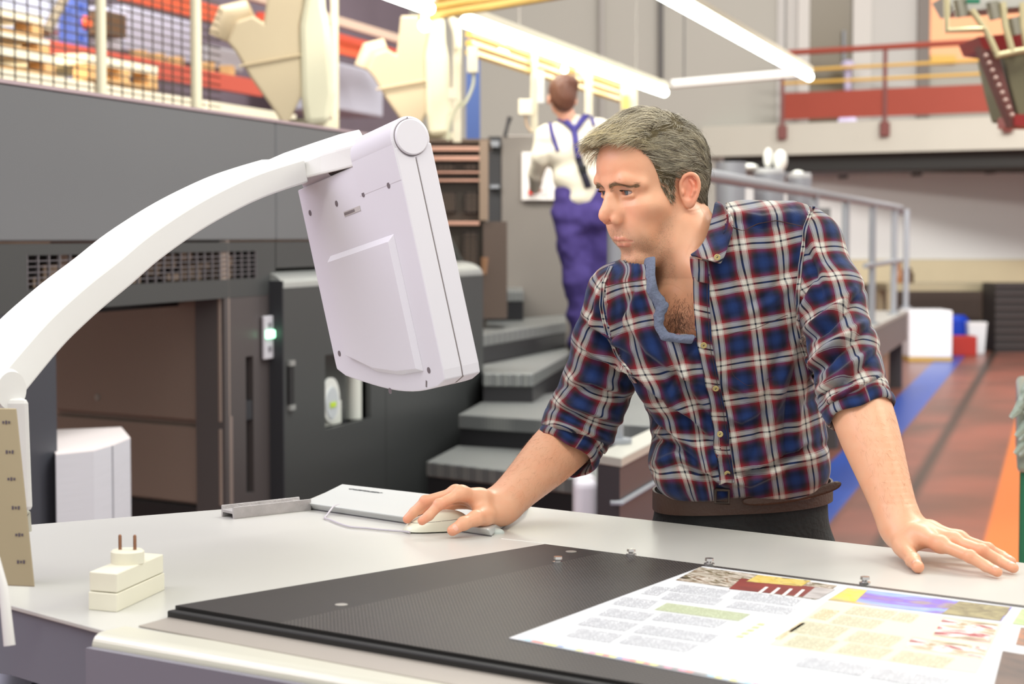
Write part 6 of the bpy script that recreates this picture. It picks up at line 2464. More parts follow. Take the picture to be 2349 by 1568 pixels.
hcol = tintw(hcol, HV, lipm * 0.5, srgb(206, 118, 104))
for c in EYEC:
    hcol = tintw(hcol, HV, 0.55 * np.exp(-(((np.linalg.norm(HV - c, axis=1) - 0.0135) / 0.0022) ** 2)) * blob(HV, c + (0, .01, 0), (0.017, 0.012, 0.0065)), srgb(204, 120, 98))
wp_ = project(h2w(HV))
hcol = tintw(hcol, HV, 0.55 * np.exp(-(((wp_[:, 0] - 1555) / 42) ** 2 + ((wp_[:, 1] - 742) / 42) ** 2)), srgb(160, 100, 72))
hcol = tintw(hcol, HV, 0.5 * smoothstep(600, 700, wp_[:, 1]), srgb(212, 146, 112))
# stubble region
beard = np.zeros(len(HV))
zl_ = -0.030 - 0.022 * smoothstep(0.02, 0.075, HV[:, 1]) + 0.05 * smoothstep(0.03, -0.01, HV[:, 1]) * (np.abs(HV[:, 0]) > 0.04)
beard = smoothstep(zl_ + 0.010, zl_ - 0.012, HV[:, 2]) * smoothstep(-0.150, -0.105, HV[:, 2]) * smoothstep(-0.015, 0.012, HV[:, 1])
beard = np.maximum(beard, blob(HV, (0, 0.102, -0.044), (0.026, 0.02, 0.009)) * 1.4)
beard = np.maximum(beard, blob(HV, (0, 0.1, -0.073), (0.014, 0.02, 0.008)) * 1.3)
beard = np.clip(beard, 0, 1) * (1 - lipm) * (1 - smoothstep(0.060, 0.072, np.abs(HV[:, 0])))
beard *= smoothstep(0.000, 0.045, HV[:, 1] + 0.55 * np.clip(HV[:, 2] + 0.085, -1, 0) * 0.6 + 0.02)
beard *= 0.55 + 0.45 * smoothstep(0.02, 0.07, HV[:, 1])
# hair under-shade region
scalp = np.zeros(len(HV))

# the lower face slopes back a little
dz_ = np.clip(-0.005 - HV[:, 2], 0, 0.12)
HV[:, 2] -= 0.11 * dz_
HV[:, 1] -= 0.24 * dz_ * smoothstep(0.015, 0.07, HV[:, 1])
WV = h2w(HV)

# ---- arms and hands (world frame)
R_sh, R_el, R_wr = J(1412, 700, 3.14), J(1300, 1012, 3.20), J(1150, 1160, 3.06)
L_sh, L_el, L_wr = J(1868, 575, 3.06), J(1972, 930, 2.90), JZ(2066, 1206, 1.046)


def hand(vol, wrist, elbow, fingers, thumb, palm_n, knuck, fr=1.0):
    """fingers: lists of joints from knuckle to tip"""
    pn = palm_n / np.linalg.norm(palm_n)
    for i, f_ in enumerate(fingers):
        base = [0.0088, 0.0090, 0.0086, 0.0076][i] * fr
        rad = [base * 1.04, base * 0.98, base * 0.88, base * 0.80]
        vol.chain(f_[:4], rad[:len(f_)], 0.0030)
        # knuckle bumps
        vol.ell(f_[1] + pn * 0.0004, (base * 1.04,) * 3, 0.003)
        vol.ell(f_[0] + pn * 0.0012, (base * 1.15,) * 3, 0.007)
        w_ = wrist + (f_[0] - fingers[1][0]) * 0.35
        m_ = (w_ + f_[0]) / 2 + pn * 0.002
        vol.cap(w_, m_, 0.0150, 0.0135, 0.012)
        vol.cap(m_, f_[0], 0.0135, base * 1.25, 0.010)
    vol.chain(thumb[:2], [0.0150, 0.0125], 0.014)
    vol.chain(thumb[1:], [0.0122, 0.0098, 0.0086], 0.004)
    vol.ell(thumb[2], (0.0104,) * 3, 0.004)
    # web of the thumb
    vol.cap((thumb[0] + thumb[1]) / 2, fingers[0][0] * 0.6 + wrist * 0.4, 0.0115, 0.011, 0.016)
    # forearm
    ax = elbow - wrist
    ts = np.linspace(-0.06, 1.1, 24)
    rr = 0.0222 + 0.0140 * smoothstep(0.05, 0.95, ts)
    for t_, r_ in zip(ts, rr):
        vol.ell(wrist + ax * t_, (r_, r_, r_), 0.022)


def bbox_vol(pts, pad, h):
    A = np.array(pts)
    return Vol(A.min(0) - pad, A.max(0) + pad, h)


R_f = [
    [J(1058, 1131, 3.005), J(1007, 1157, 2.985), J(984, 1182, 2.978), J(968, 1194, 2.975)],
    [J(1046, 1130, 3.030), J(976, 1149, 3.030), J(950, 1174, 3.028), J(934, 1190, 3.026)],
    [J(1048, 1138, 3.055), J(986, 1158, 3.060), J(964, 1180, 3.058), J(948, 1200, 3.056)],
    [J(1062, 1150, 3.078), J(1012, 1170, 3.085), J(992, 1188, 3.083), J(978, 1203, 3.082)]]
R_t = [J(1128, 1180, 3.03), J(1092, 1188, 2.985), J(1064, 1200, 2.968), J(1038, 1216, 2.960)]
rv = bbox_vol([R_el, R_wr] + [p for f_ in R_f for p in f_] + R_t, 0.06, 0.00145)
hand(rv, R_wr, R_el, R_f, R_t, np.array([0, 0.1, 1.0]), None)
rv.cap(R_el, R_sh, 0.034, 0.038, 0.02)
RV, RQ = rv.mesh(1)

L_f = [
    [JZ(2158, 1248, 1.034), JZ(2226, 1276, 1.024), JZ(2262, 1298, 1.013), JZ(2288, 1311, 1.009)],
    [JZ(2188, 1240, 1.036), JZ(2252, 1262, 1.028), JZ(2294, 1286, 1.014), JZ(2325, 1302, 1.009)],
    [JZ(2200, 1236, 1.033), JZ(2266, 1258, 1.023), JZ(2298, 1275, 1.013), JZ(2320, 1287, 1.009)],
    [JZ(2196, 1233, 1.028), JZ(2256, 1255, 1.018), JZ(2286, 1267, 1.011), JZ(2306, 1276, 1.008)]]
L_t = [JZ(2066, 1238, 1.030), JZ(2078, 1262, 1.020), JZ(2094, 1284, 1.013), JZ(2106, 1300, 1.009)]
lv_ = bbox_vol([L_el, L_wr] + [p for f_ in L_f for p in f_] + L_t, 0.06, 0.0014)
hand(lv_, L_wr, L_el, L_f, L_t, np.array([0, 0.15, 1.0]), None)
LV, LQ = lv_.mesh(1)

# ---- upper chest seen in the open collar (world frame)
cv = Vol((J(1440, 1180, 3.2)[0] - 0.03, 2.90, J(1440, 1180, 3.2)[2] - 0.02), (J(1860, 500, 3.0)[0] + 0.03, 3.34, J(1840, 520, 3.0)[2]), 0.003)
CH = J(1640, 850, 3.13)
cv.ell(CH + (0.014, 0.02, 0), (0.104, 0.076, 0.16), 0.02)
cv.ell(J(1700, 800, 3.12), (0.070, 0.078, 0.08), 0.03)
cv.cap(J(1650, 730, 3.16), J(1650, 790, 3.15), 0.045, 0.070, 0.04)
cv.chain([J(1640, 900, 3.18), J(1690, 1100, 3.22)], [0.075, 0.085], 0.05)
CVv, CQ = cv.mesh(2)
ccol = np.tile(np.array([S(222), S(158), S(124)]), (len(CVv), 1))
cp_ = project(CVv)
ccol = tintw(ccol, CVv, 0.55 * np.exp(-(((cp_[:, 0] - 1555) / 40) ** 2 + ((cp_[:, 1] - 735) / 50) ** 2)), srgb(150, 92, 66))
# all islands overlap under the shirt and read as one body
nR, nL = len(RV), len(LV)
rcol = np.tile(skin0, (nR, 1)) * 1.0
lcol = np.tile(skin0, (nL, 1)) * 1.0


def redden(V, col, pts, r, c, w_=0.5):
    for p in pts:
        col = tintw(col, V, w_ * np.exp(-(((V - p) / r) ** 2).sum(1)), c)
    return col


tips = [f_[-1] for f_ in R_f] + [R_t[-1]] + [f_[1] for f_ in R_f]
rcol = redden(RV, rcol, tips, 0.012, srgb(232, 132, 106), 0.5)
tips = [f_[-1] for f_ in L_f] + [L_t[-1]] + [f_[1] for f_ in L_f] + [f_[0] for f_ in L_f]
lcol = redden(LV, lcol, tips, 0.012, srgb(226, 136, 104), 0.4)

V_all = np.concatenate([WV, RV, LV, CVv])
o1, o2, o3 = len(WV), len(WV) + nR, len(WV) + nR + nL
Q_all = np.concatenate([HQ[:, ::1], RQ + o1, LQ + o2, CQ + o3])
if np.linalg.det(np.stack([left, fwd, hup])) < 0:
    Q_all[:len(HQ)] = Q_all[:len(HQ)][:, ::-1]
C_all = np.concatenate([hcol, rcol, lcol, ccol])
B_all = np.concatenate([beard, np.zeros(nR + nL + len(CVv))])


def skin_material():
    m = bpy.data.materials.new('skin')
    m.use_nodes = True
    nt = m.node_tree
    L = nt.links.new
    b = nt.nodes['Principled BSDF']
    at = nt.nodes.new('ShaderNodeAttribute')
    at.attribute_name = 'tint'
    ab = nt.nodes.new('ShaderNodeAttribute')
    ab.attribute_name = 'beard'
    tc = nt.nodes.new('ShaderNodeTexCoord')
    n = nt.nodes.new('ShaderNodeTexNoise')
    n.inputs['Scale'].default_value = 1300
    n.inputs['Detail'].default_value = 2
    L(tc.outputs['Object'], n.inputs['Vector'])
    mr = nt.nodes.new('ShaderNodeMapRange')
    mr.inputs[1].default_value = 0.40
    mr.inputs[2].default_value = 0.62
    L(n.outputs[0], mr.inputs[0])
    mu = nt.nodes.new('ShaderNodeMath')
    mu.operation = 'MULTIPLY'
    L(mr.outputs[0], mu.inputs[0])
    L(ab.outputs['Fac'], mu.inputs[1])
    m2 = nt.nodes.new('ShaderNodeMath')
    m2.operation = 'MULTIPLY'
    m2.inputs[1].default_value = 0.42
    L(mu.outputs[0], m2.inputs[0])
    # blotches
    n2 = nt.nodes.new('ShaderNodeTexNoise')
    n2.inputs['Scale'].default_value = 45
    n2.inputs['Detail'].default_value = 4
    L(tc.outputs['Object'], n2.inputs['Vector'])
    bl = nt.nodes.new('ShaderNodeMixRGB')
    bl.blend_type = 'MULTIPLY'
    mr2 = nt.nodes.new('ShaderNodeMapRange')
    mr2.inputs[1].default_value = 0.4
    mr2.inputs[2].default_value = 0.75
    mr2.inputs[4].default_value = 0.45
    L(n2.outputs[0], mr2.inputs[0])
    L(mr2.outputs[0], bl.inputs[0])
    L(at.outputs['Color'], bl.inputs[1])
    bl.inputs[2].default_value = (1.0, 0.80, 0.74, 1)
    mx = nt.nodes.new('ShaderNodeMixRGB')
    L(m2.outputs[0], mx.inputs[0])
    L(bl.outputs[0], mx.inputs[1])
    mx.inputs[2].default_value = rgb(128, 106, 88)
    L(mx.outputs[0], b.inputs['Base Color'])
    b.inputs['Roughness'].default_value = 0.40
    b.inputs['Subsurface Weight'].default_value = 0.14
    b.inputs['Subsurface Radius'].default_value = (0.012, 0.005, 0.003)
    b.inputs['Subsurface Scale'].default_value = 0.6
    n3 = nt.nodes.new('ShaderNodeTexNoise')
    n3.inputs['Scale'].default_value = 420
    n3.inputs['Detail'].default_value = 3
    L(tc.outputs['Object'], n3.inputs['Vector'])
    bp = nt.nodes.new('ShaderNodeBump')
    bp.inputs['Strength'].default_value = 0.18
    bp.inputs['Distance'].default_value = 0.0008
    L(n3.outputs[0], bp.inputs['Height'])
    L(bp.outputs[0], b.inputs['Normal'])
    return m


skin_m = skin_material()
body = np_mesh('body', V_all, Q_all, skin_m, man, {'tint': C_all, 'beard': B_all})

# ---- eyes
def eye_material():
    m = bpy.data.materials.new('eye')
    m.use_nodes = True
    b = m.node_tree.nodes['Principled BSDF']
    at = m.node_tree.nodes.new('ShaderNodeAttribute')
    at.attribute_name = 'tint'
    m.node_tree.links.new(at.outputs['Color'], b.inputs['Base Color'])
    b.inputs['Roughness'].default_value = 0.12
    b.inputs['Coat Weight'].default_value = 0.6
    return m


eye_m = eye_material()
gaze = np.array([0.02, 1.0, 0.0])
gaze /= np.linalg.norm(gaze)
for c in EYEC:
    nth, nph = 60, 48
    g = gaze
    e1 = np.cross(g, [0, 0, 1.0])
    e1 /= np.linalg.norm(e1)
    e2 = np.cross(e1, g)
    vs, cs_ = [], []
    for i in range(nph + 1):
        th = math.pi * i / nph
        for j in range(nth):
            a = 2 * math.pi * j / nth
            d = g * math.cos(th) + (e1 * math.cos(a) + e2 * math.sin(a)) * math.sin(th)
            rr = 0.0118 + 0.0008 * math.exp(-(th / 0.42) ** 2)
            vs.append(c + d * rr)
            if th < 0.17:
                cs_.append(srgb(14, 14, 16))
            elif th < 0.46:
                f_ = 0.75 + 0.25 * math.sin(a * 17) * math.sin(a * 5 + 1)
                cs_.append([v * f_ for v in srgb(98, 112, 120)])
            elif th < 0.52:
                cs_.append(srgb(46, 56, 66))
            else:
                cs_.append(srgb(216, 200, 194))
    fs = [(i * nth + j, i * nth + (j + 1) % nth, (i + 1) * nth + (j + 1) % nth, (i + 1) * nth + j) for i in range(nph) for j in range(nth)]
    np_mesh('eye', h2w(np.array(vs)), fs, eye_m, man, {'tint': np.array(cs_)})

# ---- finger nails
nail_m = mat('nail', rgb(238, 178, 156), 0.3)


def nail(dist, tip, upn, r, name='fingernail'):
    ax = tip - dist
    ax /= np.linalg.norm(ax)
    n = upn - ax * upn.dot(ax)
    n /= np.linalg.norm(n)
    sd = np.cross(ax, n)
    vs = []
    for i in range(7):
        for j in range(7):
            a = (j - 3) / 3 * 0.95
            t = (i / 6) * 0.0125
            rr = r * 1.03
            w_ = 1.0 - 0.35 * (abs(i - 3) / 3) ** 4
            p = tip + ax * (t * 0.86 - 0.0078) + (n * math.cos(a * w_) + sd * math.sin(a * w_) * 0.95) * rr * (1.02 if name == 'thumbnail' else 1.0) * (1 - 0.14 * (i / 6) ** 2)
            vs.append(p)
    fs = [(i * 7 + j, i * 7 + j + 1, (i + 1) * 7 + j + 1, (i + 1) * 7 + j) for i in range(6) for j in range(6)]
    o = np_mesh(name, vs, fs, nail_m, man)
    sm = o.modifiers.new('thick', 'SOLIDIFY')
    sm.thickness = 0.0005
    return o


upv = np.array([0, -0.15, 1.0])
for f_, r in zip(L_f, (0.0074, 0.0074, 0.0070, 0.0062)):
    nail(f_[-2], f_[-1], upv, r)
nail(L_t[-2], L_t[-1], np.array([-0.15, -0.55, 0.8]), 0.0088, 'thumbnail')
nail(R_t[-2], R_t[-1], np.array([-0.1, -0.95, 0.35]), 0.0088, 'thumbnail')
for f_, r in zip(R_f[:2], (0.0074, 0.0074)):
    nail(f_[-2], f_[-1], np.array([-0.7, 0.35, 0.7]), r)
# ---- hair of the man: strands grown on the scalp
rs = np.random.RandomState(21)


def sd_ell(p, c, r):
    q = p - np.array(c)
    r = np.array(r)
    k0 = np.linalg.norm(q / r, axis=1)
    k1 = np.linalg.norm(q / r ** 2, axis=1)
    return k0 * (k0 - 1) / np.maximum(k1, 1e-6)


def sd_scalp(p):
    a = sd_ell(p, (0, -0.010, 0.052), (0.0745, 0.095, 0.080))
    b = sd_ell(p, (0, 0.030, 0.058), (0.062, 0.067, 0.060))
    k = 0.02
    h = np.maximum(k - np.abs(a - b), 0) / k
    d = np.minimum(a, b) - h * h * k * 0.25
    # nape: the neck column
    q = p.copy()
    q[:, 2] = np.clip(q[:, 2], -0.2, 0.0)
    c = np.linalg.norm((p - np.array([0, -0.026, 0]))[:, :2], axis=1) - 0.060
    c = np.where(p[:, 2] < 0.03, c, c + (p[:, 2] - 0.03))
    h = np.maximum(0.03 - np.abs(d - c), 0) / 0.03
    return np.minimum(d, c) - h * h * 0.03 * 0.25


def grad(p):
    e = 0.0015
    g = np.stack([sd_scalp(p + np.eye(3)[i] * e) - sd_scalp(p - np.eye(3)[i] * e) for i in range(3)], 1)
    return g / np.maximum(np.linalg.norm(g, axis=1), 1e-9)[:, None]


HLY = [-0.12, -0.075, -0.050, -0.036, -0.030, 0.006, 0.008, 0.025, 0.034, 0.043, 0.058, 0.072, 0.080, 0.12]
HLZ = [-0.040, -0.036, -0.030, -0.020, 0.032, 0.034, -0.010, -0.012, 0.026, 0.060, 0.085, 0.098, 0.104, 0.106]


def in_hair(p, slack=0.0):
    return p[:, 2] > np.interp(p[:, 1], HLY, HLZ) - slack


N_STR = 24000
d0 = rs.normal(size=(90000, 3))
d0 /= np.linalg.norm(d0, axis=1)[:, None]
p = np.array([0, -0.005, 0.04]) + d0 * 0.15
for _ in range(14):
    p = p - grad(p) * sd_scalp(p)[:, None] * 0.9
jit = rs.normal(size=len(p)) * 0.0025
keep = in_hair(p, 0.0) & (p[:, 2] > np.interp(p[:, 1], HLY, HLZ) + jit)
# roots on the hidden side are thinned out
keep &= ((p[:, 0] > -0.045) | (rs.rand(len(p)) < 0.4))
p = p[keep][:N_STR]
CRN = np.array([0.012, -0.052, 0.118])
ex_ = CRN + rs.normal(size=(1900, 3)) * np.array([0.020, 0.020, 0.008])
for _ in range(10):
    ex_ = ex_ - grad(ex_) * sd_scalp(ex_)[:, None] * 0.9
p = np.concatenate([p, ex_])
n = grad(p)
root = p.copy()
top = smoothstep(0.088, 0.108, p[:, 2] + 0.25 * np.clip(-p[:, 0], 0, 1) - 0.03 * (p[:, 0] > 0.05)) * smoothstep(-0.050, -0.010, p[:, 1])
front = smoothstep(0.035, 0.075, p[:, 1]) * smoothstep(0.07, 0.095, p[:, 2])
nape = smoothstep(0.03, -0.02, p[:, 2])
side = 1 - np.maximum(top, 0)
LEN = 0.032 + 0.022 * top - 0.018 * front - 0.012 * nape
LEN *= rs.uniform(0.65, 1.15, len(p))
sb = (p[:, 1] > 0.0) & (p[:, 2] < 0.045) & (p[:, 0] > 0)
LEN = np.where((p[:, 1] > 0.0) & (p[:, 2] < 0.035), LEN * 0.40, LEN)
HGT = 0.0078 + 0.0195 * top + 0.006 * front - 0.0035 * nape
HGT = HGT * rs.uniform(0.35, 1.15, len(p)) 
HGT = np.where((p[:, 1] > 0.0) & (p[:, 2] < 0.035), 0.0022, HGT)
cwr = np.exp(-(np.linalg.norm(p - CRN, axis=1) / 0.028) ** 2)
LEN = LEN * (1 - 0.45 * cwr)
HGT = HGT * (1 - 0.35 * cwr)
K = 9
cl = np.stack([vnoise(root * 90 + 7 + 13 * i) for i in range(3)], 1)
cl2 = np.stack([vnoise(root * 38 + 3 + 11 * i) for i in range(3)], 1)
rnd = rs.normal(size=p.shape)
pts_h = [p.copy()]
q = p.copy()
for i in range(1, K):
    t = i / (K - 1)
    fz = q[:, 2]
    f_top = np.array([-0.30, 0.95, 0.0])[None]
    f_side = np.stack([np.zeros(len(q)), -0.86 * np.ones(len(q)), -0.45 - 0.5 * smoothstep(-0.02, -0.08, q[:, 1]) + 0 * fz], 1)
    f_sb = np.array([0, -0.15, -1.0])[None]
    f = f_top * top[:, None] + f_side * (1 - top[:, None])
    f = np.where(((root[:, 1] > 0.0) & (root[:, 2] < 0.035))[:, None], f_sb, f)
    f = np.where((root[:, 1] < -0.055)[:, None], f + np.array([0, 0.2, -0.9]), f)
    rel = root - CRN
    rd_c = np.linalg.norm(rel, axis=1)[:, None]
    sw = np.cross(np.array([0, 0.2, 1.0]), rel) / np.maximum(rd_c, 1e-6) + 0.55 * rel / np.maximum(rd_c, 1e-6) + rnd * 0.35
    cw = np.exp(-(rd_c / 0.026) ** 2)
    f = f * (1 - cw) + sw * cw
    f = f + cl * 0.42 + cl2 * 0.45 + rnd * 0.12
    g = grad(q)
    f = f - g * (f * g).sum(1)[:, None]
    f /= np.linalg.norm(f, axis=1)[:, None]
    q = q + f * (LEN / (K - 1))[:, None]
    g = grad(q)
    lift = np.where(top + front > 0.5, (1 - (1 - t) ** 2.2), (1 - (1 - t) ** 1.6))
    droop = 1 - 0.35 * t ** 2 * (1 - front)
    tgt = HGT * lift * droop + 0.0008 + 0.010 * front * t ** 2
    q = q + g * (tgt - sd_scalp(q))[:, None]
    pts_h.append(q.copy())
PH = np.stack(pts_h, 1)                        # strands, K, 3
# locks: neighbouring strands run together towards their tips
ng = 900
gi = rs.choice(len(root), ng, replace=False)
near = np.empty(len(root), int)
for a0_ in range(0, len(root), 2000):
    dd_ = ((root[a0_:a0_ + 2000, None] - root[gi][None]) ** 2).sum(2)
    near[a0_:a0_ + 2000] = dd_.argmin(1)
G_ = PH[gi[near]]
off_r = (root - root[gi[near]])[:, None, :]
tt_ = np.linspace(0, 1, K)[None, :, None]
lockf = 0.72 * rs.uniform(0.5, 1.0, (len(root), 1, 1))
PH = PH * (1 - lockf * tt_) + (G_ + off_r * (1 - 0.6 * tt_)) * lockf * tt_
lock_tone = rs.uniform(0.72, 1.22, ng)[near][:, None]
lock_dark = (rs.rand(ng) < 0.16)[near][:, None]


from mathutils.bvhtree import BVHTree
hb_ = BVHTree.FromPolygons([tuple(v) for v in HV], [tuple(int(i) for i in q) for q in HQ])


def surf(pt):
    loc, nor, i, d = hb_.find_nearest(Vector(pt))
    nor = np.array(nor)
    if nor @ (np.array(loc) - np.array([0, 0.0, 0.0])) < 0:
        nor = -nor
    return np.array(loc), nor


# the sideburns lie on the cheek itself
for i_ in np.where((root[:, 1] > 0.002) & (root[:, 2] < 0.036))[0]:
    r0_, _n = surf(root[i_])
    ln_ = rs.uniform(0.004, 0.009)
    dr_ = np.array([0, -0.25 + rs.normal() * 0.2, -1.0])
    for k_ in range(K):
        t_ = k_ / (K - 1)
        l_, n_ = surf(r0_ + dr_ * ln_ * t_)
        PH[i_, k_] = l_ + n_ * (0.0004 + 0.0016 * math.sin(1.6 * t_))


def strands_mesh(name, PHw, rad, col, material, parent, tipf=0.25):
    n_, K_, _ = PHw.shape
    T = np.gradient(PHw, axis=1)
    T /= np.maximum(np.linalg.norm(T, axis=2), 1e-9)[:, :, None]
    ref = np.array([0.31, 0.2, 0.93])
    A = np.cross(T, ref)
    A /= np.maximum(np.linalg.norm(A, axis=2), 1e-9)[:, :, None]
    B = np.cross(T, A)
    t = np.linspace(0, 1, K_)
    w_ = (1 - (1 - tipf) * t ** 2)[None, :, None] * np.asarray(rad).reshape(-1, 1, 1)
    ring = [PHw + (A * math.cos(a) + B * math.sin(a)) * w_ for a in (0, 2.0944, 4.18879)]
    V = np.stack(ring, 2).reshape(-1, 3)
    i0 = (np.arange(n_) * K_ * 3)[:, None, None]
    seg = (np.arange(K_ - 1) * 3)[None, :, None]
    j = np.arange(3)[None, None, :]
    a = i0 + seg + j
    b = i0 + seg + (j + 1) % 3
    Fq = np.stack([a, b, b + 3, a + 3], -1).reshape(-1, 4)
    C = np.repeat(col, K_ * 3, axis=0)
    return np_mesh(name, V, Fq, material, parent, {'tint': C})


def hair_material(name='hair', rough=0.42):
    m = bpy.data.materials.new(name)
    m.use_nodes = True
    b = m.node_tree.nodes['Principled BSDF']
    at = m.node_tree.nodes.new('ShaderNodeAttribute')
    at.attribute_name = 'tint'
    m.node_tree.links.new(at.outputs['Color'], b.inputs['Base Color'])
    b.inputs['Roughness'].default_value = rough
    b.inputs['Specular IOR Level'].default_value = 0.6
    return m


blond = np.array(srgb(232, 216, 174))
ash = np.array(srgb(204, 194, 170))
dark = np.array(srgb(74, 66, 60))
brown = np.array(srgb(112, 98, 66))
white = np.array(srgb(226, 222, 208))
wf = np.clip(front + 0.55 * top * smoothstep(-0.02, 0.05, root[:, 1]), 0, 1)[:, None]
wn = smoothstep(-0.035, -0.085, root[:, 1] + 0.25 * (root[:, 2] - 0.04))[:, None]
col = ash * (1 - wf) + blond * wf
col = col * (1 - 0.75 * wn) + dark * 0.75 * wn
r1 = rs.rand(len(root))[:, None]
cn = vnoise(root * 110)[:, None]
side_dark = np.array(srgb(112, 100, 84)) * (1 - wn) + dark * wn
col = np.where(r1 + 0.25 * cn < 0.24, side_dark * (1 - 0.5 * wf) + brown * 0.5 * wf, col)
col = np.where(r1 > 0.86, col * 0.4 + white * 0.6, col)
col = np.where((sb & (rs.rand(len(root)) < 0.6))[:, None], brown * 0.8, col)
col = np.where(lock_dark, col * 0.65 + side_dark * 0.35, col)
col = col * lock_tone * rs.uniform(0.8, 1.15, (len(root), 1))
col = col * (1 - 0.5 * cwr[:, None]) + dark * 0.5 * cwr[:, None]
hair_m = hair_material()
PW = h2w(PH.reshape(-1, 3)).reshape(PH.shape)
hair = strands_mesh('hair', PW, rs.uniform(0.00022, 0.00036, len(root)), np.clip(col, 0, 1), hair_m, man)

# dense layer beneath the strands
hair_base_m = hair_material('hair_under', 0.9)
hair_base_m.node_tree.nodes['Principled BSDF'].inputs['Specular IOR Level'].default_value = 0.05
hc = Vol((-0.10, -0.13, -0.06), (0.10, 0.12, 0.155), 0.0022)
X, Y, Z = np.meshgrid(*[hc.lo[i] + hc.h * np.arange(hc.n[i]) for i in range(3)], indexing='ij')
PP = np.stack([X.ravel(), Y.ravel(), Z.ravel()], 1)
dsc = sd_scalp(PP)
hl = np.interp(PP[:, 1], HLY, HLZ)
inner = (PP[:, 2] - hl)
thick = 0.0002 + 0.0030 * smoothstep(0.0, 0.020, inner) * smoothstep(0.02, 0.05, PP[:, 2] + 2.0 * np.clip(-PP[:, 1], 0, 1)) + 0.0035 * blob(PP, (0.0, -0.045, 0.12), (0.045, 0.035, 0.03)) + 0.0035 * smoothstep(0.090, 0.125, PP[:, 2]) * smoothstep(-0.07, -0.02, PP[:, 1])
dd = np.maximum(dsc - thick, -(inner - 0.004) * 0.7)
hc.D = dd.reshape(X.shape).astype(np.float32)
CV_, CQ_ = hc.mesh(2)
ccl = np.tile(np.array(srgb(98, 88, 68)), (len(CV_), 1))
wn_ = smoothstep(-0.02, -0.08, CV_[:, 1])[:, None]
ccl = ccl * (1 - wn_) + np.array(srgb(66, 62, 56)) * wn_
ccl = ccl * (0.85 + 0.3 * vnoise(CV_ * np.array([500, 160, 260]))[:, None])
if np.linalg.det(np.stack([left, fwd, hup])) < 0:
    CQ_ = CQ_[:, ::-1]
np_mesh('hair_base', h2w(CV_), CQ_, hair_base_m, man, {'tint': np.clip(ccl, 0, 1)})

# loose hairs standing off the outline
nl_ = 160
idx = rs.choice(np.where(front < 0.25)[0], nl_, replace=False)
PHl = PH[idx].copy()
for i in range(K):
    t = i / (K - 1)
    PHl[:, i] += grad(PH[idx][:, i]) * (0.010 * t ** 2 * rs.rand(nl_))[:, None] + (PH[idx][:, -1] - PH[idx][:, 0]) * 0.25 * t
strands_mesh('loose_hair', h2w(PHl.reshape(-1, 3)).reshape(PHl.shape), np.full(nl_, 0.00018), np.clip(col[idx] * 1.1, 0, 1), hair_m, man)

# ---- eyebrows and stubble


for s in (-1, 1):
    st_l, cl_ = [], []
    for k in range(760):
        f_ = rs.rand()
        c0 = np.array([s * (0.010 + 0.041 * f_), 0.100 - 0.030 * f_ ** 1.6, 0.0298 + 0.0034 * math.sin(math.pi * min(1, f_ * 0.95)) - 0.0002 * f_])
        wid = 0.0056 * (0.75 + 0.35 * math.sin(math.pi * min(1, f_ * 1.3)) - 0.40 * f_)
        c0 = c0 + np.array([0, 0, rs.normal() * wid * 0.52])
        p0_, n0 = surf(c0)
        d = np.array([s * (0.8 + 0.4 * f_), -0.15, 0.32 - 0.50 * f_ + rs.normal() * 0.15])
        d -= n0 * d.dot(n0)
        d /= np.linalg.norm(d)
        L_ = rs.uniform(0.005, 0.0085)
        st_l.append([p0_ + d * L_ * t + n0 * (0.0004 + 0.0012 * math.sin(t * 2.4)) for t in np.linspace(0, 1, 5)])
        cl_.append(np.array(srgb(146, 120, 90)) * rs.uniform(0.55, 1.35))
    A_n = np.array(st_l)
    strands_mesh('eyebrow', h2w(A_n.reshape(-1, 3)).reshape(A_n.shape), np.full(len(A_n), 0.00020), np.clip(cl_, 0, 1), hair_m, man)
    c = EYEC[0 if s < 0 else 1]
    st_l = []
    for k in range(60):
        f_ = k / 59
        x = s * (-0.011 + 0.0235 * f_)
        z = 0.0034 * math.sin(math.pi * (0.12 + 0.8 * f_))
        y = math.sqrt(max(0.0136 ** 2 - x * x * 0.8, 1e-6))
        b0 = c + np.array([x, y, z])
        d = np.array([s * 0.25 * (f_ - 0.3), 1.0, 0.15])
        st_l.append([b0 + d * 0.006 * t + np.array([0, 0, 0.0022 * t * t - 0.0008 * t]) for t in np.linspace(0, 1, 4)])
    A_n = np.array(st_l)
    strands_mesh('eyelashes', h2w(A_n.reshape(-1, 3)).reshape(A_n.shape), np.full(len(A_n), 0.00026), np.tile(srgb(60, 44, 34), (len(A_n), 1)), hair_m, man)
# short beard hairs
bi = np.where(beard > 0.25)[0]
bi = rs.choice(bi, 6500, p=(beard[bi] / beard[bi].sum()))
hn2 = vnormals(HV, HQ)
sg = np.sign((hn2 * (HV - np.array([0, -0.01, 0.0]))).sum(1))
hn2 = hn2 * np.where(np.median(sg) < 0, -1, 1)
b0 = HV[bi] + rs.normal(size=(len(bi), 3)) * 0.0006
dn_ = hn2[bi] * 0.6 + np.array([0, -0.2, -0.8]) + rs.normal(size=(len(bi), 3)) * 0.25
dn_ /= np.linalg.norm(dn_, axis=1)[:, None]
Lb = rs.uniform(0.0010, 0.0022, len(bi))[:, None]
A_n = np.stack([b0 + dn_ * Lb * t for t in (0, 0.5, 1)], 1)
cb_ = np.where(rs.rand(len(bi), 1) < 0.7, np.array(srgb(224, 200, 160)), np.array(srgb(124, 98, 76)))
strands_mesh('beard_stubble', h2w(A_n.reshape(-1, 3)).reshape(A_n.shape), np.full(len(A_n), 0.00010), cb_, hair_m, man)
# ---- plaid shirt
def zY(py, Y):
    return J(1600, py, Y)[2]


